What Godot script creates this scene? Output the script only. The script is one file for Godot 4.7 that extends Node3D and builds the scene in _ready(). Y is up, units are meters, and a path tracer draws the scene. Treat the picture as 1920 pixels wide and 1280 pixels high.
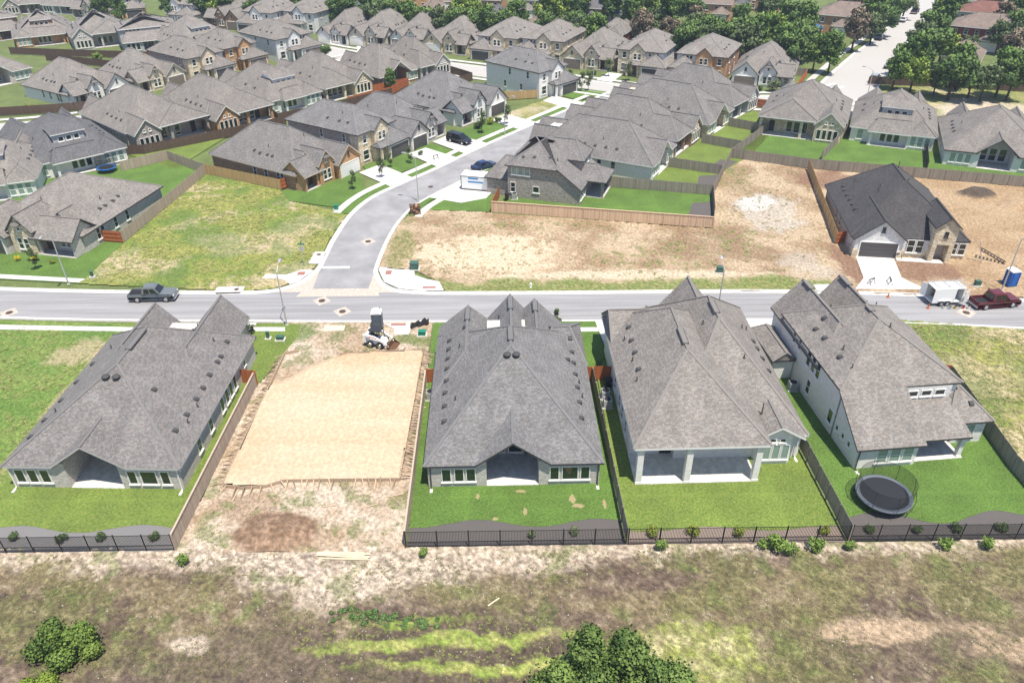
extends Node3D
# An aerial view over a half-built subdivision: a row of grey-roofed houses seen from behind,
# a street, vacant lots, and the older houses and trees farther off.  Units are metres, y is up.

var M := {}
var used := {}
var rng := RandomNumberGenerator.new()
var na := FastNoiseLite.new()
var nb := FastNoiseLite.new()
var nc := FastNoiseLite.new()
var mesh_cache := {}

func _ready() -> void:
	rng.seed = 20
	# camera, sky, sun, exposure
	var cam := Camera3D.new()
	cam.name = "camera"
	cam.position = Vector3(0, 49.1, 0)
	cam.rotation_degrees = Vector3(-33.3, 0, -0.55)
	cam.fov = 47.92
	cam.far = 3000
	add_child(cam)
	cam.current = true
	var env := Environment.new()
	env.background_mode = Environment.BG_SKY
	var sky := Sky.new()
	var sm := ProceduralSkyMaterial.new()
	sm.sky_top_color = Color(0.50, 0.60, 0.76)
	sm.sky_horizon_color = Color(0.82, 0.85, 0.88)
	sm.sky_curve = 0.12
	sm.ground_horizon_color = Color(0.5, 0.52, 0.5)
	sm.ground_bottom_color = Color(0.3, 0.3, 0.26)
	sm.sky_energy_multiplier = 0.95
	sky.sky_material = sm
	env.sky = sky
	env.tonemap_mode = Environment.TONE_MAPPER_LINEAR
	env.tonemap_exposure = 1.45
	env.sdfgi_enabled = true
	env.ssao_enabled = true
	env.ssil_enabled = true
	env.fog_enabled = true
	env.fog_density = 0.00025
	env.fog_light_color = Color(0.72, 0.79, 0.88)
	var we := WorldEnvironment.new()
	we.name = "environment"
	we.environment = env
	add_child(we)
	var sun := DirectionalLight3D.new()
	sun.name = "sun"
	sun.light_energy = 1.55
	sun.light_color = Color(1.0, 0.965, 0.91)
	sun.light_angular_distance = 0.5
	sun.shadow_enabled = true
	add_child(sun)
	sun.look_at_from_position(Vector3.ZERO, Vector3(-0.95, -5.2, -1.45), Vector3.RIGHT)
	# noises for ground
	na.seed = 1
	na.frequency = 0.11
	na.fractal_octaves = 4
	nb.seed = 2
	nb.frequency = 0.45
	nb.fractal_octaves = 3
	nc.seed = 3
	nc.frequency = 1.3
	nc.fractal_octaves = 2
	make_materials()
	build_setting()
	near_row()
	street_houses()
	fences()
	street_things()
	site_things()
	plants()

# ------------------------------------------------------------------ small helpers
func lin(r: float, g: float, b: float) -> Color:
	return Color(r, g, b).linear_to_srgb()

func numbered(n: String) -> String:
	if not used.has(n):
		used[n] = 0
		return n
	used[n] += 1
	return "%s_%03d" % [n, used[n]]

func tag(o: Node, label: String, category: String, group := "", kind := "") -> Node:
	if label != "": o.set_meta("label", label)
	if category != "": o.set_meta("category", category)
	if group != "": o.set_meta("group", group)
	if kind != "": o.set_meta("kind", kind)
	return o

func base(n: String, label: String, category: String, at := Vector3.ZERO, turn := 0.0, group := "") -> Node3D:
	var o := Node3D.new()
	o.name = numbered(n)
	add_child(o)
	o.position = at
	o.rotation_degrees.y = turn
	tag(o, label, category, group)
	return o

func tool() -> SurfaceTool:
	var s := SurfaceTool.new()
	s.begin(Mesh.PRIMITIVE_TRIANGLES)
	return s

func part(n: String, mesh, m: Material, parent: Node, at := Vector3.ZERO, basis := Basis.IDENTITY) -> MeshInstance3D:
	var o := MeshInstance3D.new()
	o.name = n
	if mesh is SurfaceTool:
		mesh = mesh.commit()
	o.mesh = mesh
	o.material_override = m
	parent.add_child(o, true)
	o.transform = Transform3D(basis, at)
	return o

func ground_part(n: String, mesh, m: Material) -> MeshInstance3D:
	var o := part(numbered(n), mesh, m, self)
	o.set_meta("kind", "structure")
	return o

func tri(s: SurfaceTool, a: Vector3, b: Vector3, c: Vector3, hint := Vector3.ZERO) -> void:
	var n := (c - a).cross(b - a).normalized()
	if hint != Vector3.ZERO and n.dot(hint) < 0.0:
		var t := b
		b = c
		c = t
		n = -n
	s.set_normal(n); s.add_vertex(a)
	s.set_normal(n); s.add_vertex(b)
	s.set_normal(n); s.add_vertex(c)

func quad(s: SurfaceTool, a: Vector3, b: Vector3, c: Vector3, d: Vector3, hint := Vector3.ZERO) -> void:
	tri(s, a, b, c, hint)
	tri(s, a, c, d, hint)

func box(s: SurfaceTool, c: Vector3, z: Vector3, bs := Basis.IDENTITY) -> void:
	var h := z * 0.5
	var v := []
	for i in 8:
		v.append(c + bs * Vector3(h.x * (1 if i & 1 else -1), h.y * (1 if i & 2 else -1), h.z * (1 if i & 4 else -1)))
	quad(s, v[0], v[2], v[3], v[1], -bs.z)
	quad(s, v[4], v[5], v[7], v[6], bs.z)
	quad(s, v[0], v[4], v[6], v[2], -bs.x)
	quad(s, v[1], v[3], v[7], v[5], bs.x)
	quad(s, v[2], v[6], v[7], v[3], bs.y)
	quad(s, v[0], v[1], v[5], v[4], -bs.y)

func bar(s: SurfaceTool, a: Vector3, b: Vector3, w: float, h: float) -> void:
	var d := b - a
	var z := d.normalized()
	var x := Vector3.UP.cross(z)
	if x.length() < 0.01: x = Vector3.RIGHT
	x = x.normalized()
	box(s, (a + b) * 0.5, Vector3(w, h, d.length()), Basis(x, z.cross(x), z))

func tube(s: SurfaceTool, a: Vector3, b: Vector3, ra: float, rb: float, n := 8, caps := true) -> void:
	var z := (b - a).normalized()
	var x := Vector3.UP.cross(z)
	if x.length() < 0.01: x = Vector3.RIGHT
	x = x.normalized()
	var y := z.cross(x)
	for i in n:
		var t0 := TAU * i / n
		var t1 := TAU * (i + 1) / n
		var d0 := x * cos(t0) + y * sin(t0)
		var d1 := x * cos(t1) + y * sin(t1)
		quad(s, a + d0 * ra, a + d1 * ra, b + d1 * rb, b + d0 * rb, d0 + d1)
		if caps:
			tri(s, b, b + d0 * rb, b + d1 * rb, z)
			tri(s, a, a + d0 * ra, a + d1 * ra, -z)

# solid of a side outline (points x,y) pushed out along z, both faces and the rim
func slab_outline(s: SurfaceTool, pts: PackedVector2Array, z0: float, z1: float) -> void:
	var idx := Geometry2D.triangulate_polygon(pts)
	for k in range(0, idx.size(), 3):
		var a := pts[idx[k]]; var b := pts[idx[k + 1]]; var c := pts[idx[k + 2]]
		tri(s, Vector3(a.x, a.y, z0), Vector3(b.x, b.y, z0), Vector3(c.x, c.y, z0), Vector3(0, 0, -1))
		tri(s, Vector3(a.x, a.y, z1), Vector3(b.x, b.y, z1), Vector3(c.x, c.y, z1), Vector3(0, 0, 1))
	var cw := Geometry2D.is_polygon_clockwise(pts)
	for k in pts.size():
		var a := pts[k]
		var b := pts[(k + 1) % pts.size()]
		var e := b - a
		var n := Vector3(-e.y, e.x, 0)
		if not cw: n = -n
		quad(s, Vector3(a.x, a.y, z0), Vector3(b.x, b.y, z0), Vector3(b.x, b.y, z1), Vector3(a.x, a.y, z1), n)

# a flat sheet with a rim, from ground outline points (x, z)
func sheet(pts: PackedVector2Array, y: float, depth := 0.06) -> SurfaceTool:
	var s := tool()
	var idx := Geometry2D.triangulate_polygon(pts)
	for k in range(0, idx.size(), 3):
		var a := pts[idx[k]]; var b := pts[idx[k + 1]]; var c := pts[idx[k + 2]]
		tri(s, Vector3(a.x, y, a.y), Vector3(b.x, y, b.y), Vector3(c.x, y, c.y), Vector3.UP)
	var cw := Geometry2D.is_polygon_clockwise(pts)
	for k in pts.size():
		var a := pts[k]
		var b := pts[(k + 1) % pts.size()]
		var e := b - a
		var n := Vector3(-e.y, 0, e.x)
		if not cw: n = -n
		quad(s, Vector3(a.x, y, a.y), Vector3(b.x, y, b.y), Vector3(b.x, y - depth, b.y), Vector3(a.x, y - depth, a.y), n)
	return s

func smooth_line(pts: PackedVector2Array, steps := 6) -> PackedVector2Array:
	var out := PackedVector2Array()
	for i in pts.size() - 1:
		var p0 := pts[maxi(i - 1, 0)]; var p1 := pts[i]; var p2 := pts[i + 1]; var p3 := pts[mini(i + 2, pts.size() - 1)]
		for k in steps:
			out.append(p1.cubic_interpolate(p2, p0, p3, float(k) / steps))
	out.append(pts[pts.size() - 1])
	return out

func offset_line(pts: PackedVector2Array, d: float) -> PackedVector2Array:
	var out := PackedVector2Array()
	for i in pts.size():
		var a := pts[maxi(i - 1, 0)]
		var b := pts[mini(i + 1, pts.size() - 1)]
		var t := (b - a).normalized()
		out.append(pts[i] + Vector2(-t.y, t.x) * d)
	return out

func ribbon(pts: PackedVector2Array, d0: float, d1: float) -> PackedVector2Array:
	var a := offset_line(pts, d0)
	var b := offset_line(pts, d1)
	b.reverse()
	a.append_array(b)
	return a

# strip mesh along a line with a cross section given as [offset, height] pairs
func sweep(pts: PackedVector2Array, sec: Array) -> SurfaceTool:
	var s := tool()
	var lines := []
	for c in sec: lines.append(offset_line(pts, c[0]))
	for k in sec.size() - 1:
		for i in pts.size() - 1:
			var a: Vector2 = lines[k][i]; var b: Vector2 = lines[k][i + 1]
			var c: Vector2 = lines[k + 1][i + 1]; var d: Vector2 = lines[k + 1][i]
			var h0: float = sec[k][1]; var h1: float = sec[k + 1][1]
			var hint := Vector3.UP
			if absf(h1 - h0) > absf(sec[k + 1][0] - sec[k][0]):
				var o := (a - d) if h0 < h1 else (d - a)
				hint = Vector3(o.x, 0.01, o.y)
			quad(s, Vector3(a.x, h0, a.y), Vector3(b.x, h0, b.y), Vector3(c.x, h1, c.y), Vector3(d.x, h1, d.y), hint)
	return s

# ------------------------------------------------------------------ textures and materials
func noise_image(seed_: int, freq: float, size := 512, octaves := 4, lo := 0.0, hi := 1.0) -> Image:
	var n := FastNoiseLite.new()
	n.seed = seed_
	n.frequency = freq
	n.fractal_octaves = octaves
	n.fractal_gain = 0.6
	var im := n.get_seamless_image(size, size)
	im.convert(Image.FORMAT_L8)
	var d := im.get_data()
	for i in d.size():
		d[i] = clampi(int(lerpf(lo, hi, d[i] / 255.0) * 255.0), 0, 255)
	return Image.create_from_data(size, size, false, Image.FORMAT_L8, d)

func tex(im: Image) -> ImageTexture:
	im.generate_mipmaps()
	return ImageTexture.create_from_image(im)

func normal_tex(im: Image, strength: float) -> ImageTexture:
	var h := im.duplicate()
	h.convert(Image.FORMAT_RGBA8)
	h.bump_map_to_normal_map(strength)
	return tex(h)

func mat(n: String, c: Color, rough := 0.85, t: Texture2D = null, scale := 1.0, nt: Texture2D = null, metal := 0.0) -> StandardMaterial3D:
	var m := StandardMaterial3D.new()
	m.resource_name = n
	m.albedo_color = c
	m.roughness = rough
	m.metallic = metal
	if t:
		m.albedo_texture = t
		m.uv1_triplanar = true
		m.uv1_scale = Vector3.ONE * scale
	if nt:
		m.normal_enabled = true
		m.normal_texture = nt
		m.normal_scale = 0.8
	M[n] = m
	return m

# a second, coarser pattern multiplied over the first so that repeats do not show
func coarse(m: StandardMaterial3D, t: Texture2D, scale: float) -> void:
	m.detail_enabled = true
	m.detail_blend_mode = BaseMaterial3D.BLEND_MODE_MUL
	m.detail_albedo = t
	m.detail_uv_layer = BaseMaterial3D.DETAIL_UV_2
	m.uv2_triplanar = true
	m.uv2_world_triplanar = true
	m.uv2_scale = Vector3.ONE * scale

# laid rows of pieces, each of its own tone: shingles, brick, stone courses
func course_image(seed_: int, rows: int, w0: int, w1: int, joint: int, tone0: float, tone1: float, joint_tone: float, tint: Array, size := 512) -> Array:
	var r := RandomNumberGenerator.new()
	r.seed = seed_
	var im := Image.create(size, size, false, Image.FORMAT_RGB8)
	var hi := Image.create(size, size, false, Image.FORMAT_L8)
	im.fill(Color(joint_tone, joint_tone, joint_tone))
	hi.fill(Color(0.2, 0.2, 0.2))
	var rh := size / rows
	for k in rows:
		var x := -r.randi_range(0, w1)
		while x < size:
			var w := r.randi_range(w0, w1)
			var t := r.randf_range(tone0, tone1)
			if r.randf() < 0.07: t = lerpf(t, tone0, 0.9)
			var c: Color = tint[r.randi() % tint.size()]
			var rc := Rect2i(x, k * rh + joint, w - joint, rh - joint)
			if x + w > size: rc = Rect2i(x, k * rh + joint, size - x, rh - joint)
			if rc.position.x < 0:
				rc.size.x += rc.position.x
				rc.position.x = 0
			if rc.size.x > 0:
				im.fill_rect(rc, Color(c.r * t, c.g * t, c.b * t))
				var g := r.randf_range(0.6, 1.0)
				hi.fill_rect(rc, Color(g, g, g))
			x += w
	return [im, hi]

func grain_over(im: Image, noise: Image, amount: float) -> Image:
	im.convert(Image.FORMAT_RGB8)
	var d := im.get_data()
	var n := noise.get_data()
	for i in n.size():
		var f := 1.0 + (n[i] / 255.0 - 0.5) * 2.0 * amount
		d[i * 3] = clampi(int(d[i * 3] * f), 0, 255)
		d[i * 3 + 1] = clampi(int(d[i * 3 + 1] * f), 0, 255)
		d[i * 3 + 2] = clampi(int(d[i * 3 + 2] * f), 0, 255)
	return Image.create_from_data(im.get_width(), im.get_height(), false, Image.FORMAT_RGB8, d)

func make_materials() -> void:
	var fine := noise_image(3, 0.09, 512, 5)
	var soft := noise_image(5, 0.012, 512, 5, 0.82, 1.0)
	var grit := noise_image(7, 0.16, 512, 3, 0.68, 1.04)
	var t_soft := tex(soft)
	var clod := noise_image(8, 0.1, 512, 5, 0.66, 1.12)
	var t_clod := tex(clod)
	var n_clod := normal_tex(clod, 9.0)
	var t_grit := tex(grit)
	var n_fine := normal_tex(fine, 5.0)
	var n_rough := normal_tex(fine, 14.0)
	# shingles: 32 courses in 4.6 m
	var w := Color(1, 1, 1)
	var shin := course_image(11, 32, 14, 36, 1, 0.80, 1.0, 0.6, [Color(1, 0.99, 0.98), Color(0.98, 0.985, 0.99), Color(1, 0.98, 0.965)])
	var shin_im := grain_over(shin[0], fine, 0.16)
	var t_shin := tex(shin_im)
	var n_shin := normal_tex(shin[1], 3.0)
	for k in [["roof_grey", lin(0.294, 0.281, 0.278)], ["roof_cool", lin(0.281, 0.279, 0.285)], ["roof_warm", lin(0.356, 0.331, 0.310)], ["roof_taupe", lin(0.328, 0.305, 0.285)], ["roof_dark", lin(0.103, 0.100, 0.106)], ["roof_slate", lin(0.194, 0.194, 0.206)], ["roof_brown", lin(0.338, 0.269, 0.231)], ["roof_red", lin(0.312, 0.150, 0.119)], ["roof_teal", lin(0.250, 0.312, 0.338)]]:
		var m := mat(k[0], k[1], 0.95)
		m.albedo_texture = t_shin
		m.uv1_scale = Vector3(0.217, 0.217, 1)
		m.normal_enabled = true
		m.normal_texture = n_shin
		m.normal_scale = 0.7
		coarse(m, t_soft, 0.06)
		var cap := mat(k[0] + "_cap", (k[1] as Color).darkened(0.05), 0.95, t_grit, 1.3, n_rough)
		cap.normal_scale = 0.6
	# brick: 3 m tile, courses of about 8 cm
	for k in [["brick_grey", 21, [Color(1, .98, .96), Color(.9, .89, .89), Color(.97, .94, .92)], lin(.66, .64, .62)], ["brick_white", 22, [Color(1, 1, 1), Color(.98, .98, .98), Color(.96, .955, .95)], lin(.86, .85, .83)],
			["brick_tan", 23, [Color(1, .86, .7), Color(.85, .68, .52), Color(1, .9, .78)], lin(.62, .47, .33)], ["brick_brown", 24, [Color(1, .9, .82), Color(.82, .7, .62), Color(.92, .8, .74)], lin(.46, .35, .27)], ["brick_dark", 25, [Color(1, .97, .95), Color(.8, .77, .76), Color(.9, .87, .85)], lin(.5, .47, .44)], ["brick_red", 26, [Color(1, .8, .75), Color(.8, .6, .55), Color(.95, .78, .7)], lin(.27, .1, .075)]]:
		var b := course_image(k[1], 32, 34, 44, 2, 0.86 if k[1] != 22 else 0.94, 1.0, 0.9 if k[1] != 22 else 0.96, k[2])
		mat(k[0], k[3], 0.9, tex(grain_over(b[0], fine, 0.12)), 1.0 / 3.0, normal_tex(b[1], 2.0))
	# rough limestone
	var stn := course_image(31, 16, 36, 110, 3, 0.84, 1.0, 0.85, [Color(1, .95, .86), Color(.95, .9, .82), Color(1, .98, .93), Color(.9, .83, .72)])
	mat("stone", lin(.84, .79, .69), 0.9, tex(grain_over(stn[0], fine, 0.14)), 1.0 / 3.2, normal_tex(stn[1], 4.0))
	mat("stucco_white", lin(.88, .88, .87), 0.9, t_soft, 0.35, n_fine)
	mat("stucco_cream", lin(.66, .6, .5), 0.9, t_soft, 0.35, n_fine)
	mat("siding_grey", lin(.5, .52, .54), 0.85, t_soft, 0.3)
	mat("trim_white", lin(.8, .8, .78), 0.6)
	mat("trim_grey", lin(.46, .46, .46), 0.6)
	mat("trim_dark", lin(.05, .05, .055), 0.6)
	mat("trim_tan", lin(.55, .49, .41), 0.6)
	mat("glass", lin(.012, .022, .02), 0.04)
	M.glass.metallic_specular = 0.9
	mat("blind", lin(.25, .33, .31), 0.12)
	M.blind.metallic_specular = 0.8
	mat("garage_dark", lin(.075, .07, .072), 0.55)
	mat("garage_brown", lin(.2, .16, .135), 0.6)
	mat("garage_white", lin(.75, .74, .72), 0.55)
	mat("door_wood", lin(.11, .06, .035), 0.5)
	mat("door_black", lin(.02, .02, .022), 0.4)
	mat("vent", lin(.055, .054, .056), 0.7)
	mat("pipe", lin(.04, .04, .042), 0.6)
	mat("concrete", lin(.62, .6, .565), 0.85, t_soft, 0.22, n_fine)
	mat("concrete_new", lin(.76, .74, .71), 0.85, t_soft, 0.2, n_fine)
	mat("concrete_pink", lin(.6, .52, .45), 0.9, t_soft, 0.3, n_fine)
	mat("brick_ramp", lin(.42, .19, .15), 0.9, t_grit, 1.0)
	# road surface: chip seal worn pale, lane-long patches of tone
	var asp := mat("asphalt", lin(.50, .495, .51), 0.92, t_grit, 0.8, n_fine)
	coarse(asp, t_soft, 0.035)
	var lane := mat("asphalt_lane", lin(.50, .495, .51), 0.92, t_grit, 0.8, n_fine)
	coarse(lane, t_soft, 0.035)
	lane.uv2_scale = Vector3(0.006, 0.05, 0.16)
	mat("asphalt_pale", lin(.62, .60, .575), 0.92, t_grit, 0.6, n_fine)
	mat("paint_white", lin(.8, .8, .79), 0.6, t_soft, 0.6)
	mat("iron_cover", lin(.1, .065, .05), 0.7, t_grit, 3.0)
	# lawns: tufts of several greens
	var gi := noise_image(41, 0.05, 512, 5)
	var gd := gi.get_data()
	var g2 := noise_image(42, 0.14, 512, 3).get_data()
	for kind in ["lawn", "lawn_rich", "lawn_dry", "lawn_far"]:
		var cols: Array = {"lawn": [Color(.14, .25, .035), Color(.30, .36, .08)], "lawn_rich": [Color(.10, .22, .03), Color(.19, .30, .06)], "lawn_dry": [Color(.25, .28, .1), Color(.5, .43, .22)], "lawn_far": [Color(.12, .2, .045), Color(.27, .3, .11)]}[kind]
		var d := PackedByteArray()
		d.resize(512 * 512 * 3)
		for i in 512 * 512:
			var t := clampf((gd[i] / 255.0 - 0.5) * 1.5 + 0.5, 0, 1)
			var f := 0.72 + 0.5 * g2[i] / 255.0
			d[i * 3] = clampi(int((cols[0].r + (cols[1].r - cols[0].r) * t) * f * 255), 0, 255)
			d[i * 3 + 1] = clampi(int((cols[0].g + (cols[1].g - cols[0].g) * t) * f * 255), 0, 255)
			d[i * 3 + 2] = clampi(int((cols[0].b + (cols[1].b - cols[0].b) * t) * f * 255), 0, 255)
		var im := Image.create_from_data(512, 512, false, Image.FORMAT_RGB8, d)
		# values above are linear: store them as sRGB
		im.linear_to_srgb()
		var m := mat(kind, Color(1, 1, 1), 0.95, tex(im), 0.11, n_rough)
		m.uv1_world_triplanar = true
		coarse(m, t_soft, 0.03)
	# bare ground: colour per vertex, grain from the texture
	var soil := mat("soil", Color(1, 1, 1), 0.97, t_clod, 0.17, n_clod)
	soil.uv1_world_triplanar = true
	soil.vertex_color_use_as_albedo = true
	soil.normal_scale = 1.0
	coarse(soil, t_clod, 0.041)
	var sand := mat("sand", Color(1, 1, 1), 0.97, t_soft, 0.3, n_clod)
	sand.uv1_world_triplanar = true
	sand.vertex_color_use_as_albedo = true
	sand.normal_scale = 0.25
	coarse(sand, t_grit, 0.3)
	var far_ground := mat("far_ground", lin(.2, .23, .1), 0.97, t_grit, 0.2)
	far_ground.uv1_world_triplanar = true
	mat("mulch", lin(.15, .135, .13), 0.98, t_clod, 0.35, n_clod)
	mat("mulch_grey", lin(.24, .232, .235), 0.98, t_clod, 0.35, n_clod)
	mat("mulch_brown", lin(.33, .26, .22), 0.98, t_clod, 0.35, n_clod)
	mat("mulch_brown_dry", lin(.40, .33, .17), 0.98, t_clod, 0.3, n_clod)
	M.mulch.normal_scale = 1.5
	# wood: boards of several tones through vertex colours
	var wg := Image.create(256, 256, false, Image.FORMAT_L8)
	var wn := FastNoiseLite.new()
	wn.seed = 9
	wn.frequency = 0.03
	for y in 256:
		for x in 256:
			var v := 0.92 + 0.08 * wn.get_noise_2d(x * 3.0, y * 0.25)
			wg.set_pixel(x, y, Color(v, v, v))
	for k in [["wood_weathered", lin(.52, .42, .33)], ["wood_new", lin(.82, .58, .40)], ["wood_stained", lin(.50, .15, .05)], ["wood_dark", lin(.135, .085, .062)], ["wood_grey", lin(.36, .315, .265)], ["wood_form", lin(.54, .41, .29)], ["wood_pale", lin(.78, .66, .46)], ["wood_ochre", lin(.62, .42, .20)]]:
		var m := mat(k[0], k[1], 0.9, tex(wg), 0.5)
		m.vertex_color_use_as_albedo = true
	mat("iron", lin(.012, .012, .013), 0.55)
	mat("galvanised", lin(.5, .51, .52), 0.45, null, 1.0, null, 0.5)
	mat("green_box", lin(.045, .11, .085), 0.55)
	mat("rubber", lin(.015, .015, .016), 0.8)
	mat("chrome", lin(.6, .6, .62), 0.25, null, 1.0, null, 0.9)
	mat("car_glass", lin(.01, .012, .014), 0.04)
	M.car_glass.metallic_specular = 0.9
	for k in [["paint_grey", lin(.13, .145, .15)], ["paint_red", lin(.11, .008, .01)], ["paint_blue", lin(.012, .03, .1)], ["paint_black", lin(.012, .013, .02)], ["paint_pale", lin(.7, .71, .72)], ["paint_silver", lin(.33, .35, .37)], ["paint_navy", lin(.02, .04, .08)], ["paint_trailer", lin(.76, .77, .77)]]:
		var m := mat(k[0], k[1], 0.35)
		m.clearcoat_enabled = true
		m.clearcoat = 0.7
		m.clearcoat_roughness = 0.08
	mat("lamp_red", lin(.3, .01, .01), 0.3)
	mat("lamp_clear", lin(.7, .7, .68), 0.15)
	mat("plastic_blue", lin(.01, .11, .42), 0.5)
	mat("plastic_grey", lin(.09, .115, .14), 0.5)
	mat("plastic_white", lin(.82, .82, .82), 0.5)
	mat("plastic_black", lin(.015, .015, .017), 0.6)
	mat("plastic_red", lin(.5, .03, .02), 0.5)
	mat("plastic_yellow", lin(.6, .36, .03), 0.5)
	mat("plastic_orange", lin(.5, .14, .04), 0.6)
	mat("steel_dark", lin(.05, .05, .053), 0.5, null, 1.0, null, 0.5)
	mat("rust", lin(.16, .075, .035), 0.8, t_grit, 2.0)
	mat("net", lin(.02, .022, .025), 0.9)
	M.net.transparency = BaseMaterial3D.TRANSPARENCY_ALPHA
	M.net.albedo_color.a = 0.38
	mat("mat_black", lin(.012, .014, .02), 0.75)
	mat("pad_blue", lin(.015, .14, .42), 0.6)
	mat("pad_grey", lin(.12, .14, .17), 0.6)
	mat("sign_green", lin(.01, .19, .12), 0.5)
	mat("print_blue", lin(.02, .2, .5), 0.5)
	mat("rock", lin(.62, .57, .5), 0.95, t_grit, 2.0, n_rough)
	mat("bark", lin(.11, .085, .065), 0.95, t_grit, 3.0, n_rough)
	for k in [["leaf", lin(1, 1, 1)]]:
		var m := mat(k[0], k[1], 0.75)
		m.vertex_color_use_as_albedo = true
		m.cull_mode = BaseMaterial3D.CULL_DISABLED
		m.backlight_enabled = true
		m.backlight = lin(.05, .08, .01)

# ------------------------------------------------------------------ houses
# A house is a set of masses (walls under a hip or gable roof) in its own axes; z grows towards the near side.
func house(label: String, x: float, z: float, yaw: float, roof: String, trim := "trim_dark", mir := false, group := "") -> Dictionary:
	var root := base("house", label, "house", Vector3(x, 0, z), yaw, group)
	return {"root": root, "mir": mir, "roof": roof, "trim": trim, "walls": {}, "rs": tool(), "fs": tool(), "cs": tool(), "masses": [], "pieces": []}

func wall_tool(h: Dictionary, m: String) -> SurfaceTool:
	if not h.walls.has(m): h.walls[m] = tool()
	return h.walls[m]

func face(s: SurfaceTool, pts: Array, hint: Vector3, u: Vector3, n_off := Vector3.ZERO) -> void:
	var n: Vector3 = ((pts[2] as Vector3) - pts[0]).cross((pts[1] as Vector3) - pts[0]).normalized()
	var o := pts.duplicate()
	if n.dot(hint) < 0.0:
		o.reverse()
		n = -n
	var v: Vector3 = n.cross(u).normalized()
	for k in range(1, o.size() - 1):
		for p in [o[0], o[k], o[k + 1]]:
			s.set_normal(n)
			s.set_uv(Vector2(p.dot(u), p.dot(v)))
			s.add_vertex(p)

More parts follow.
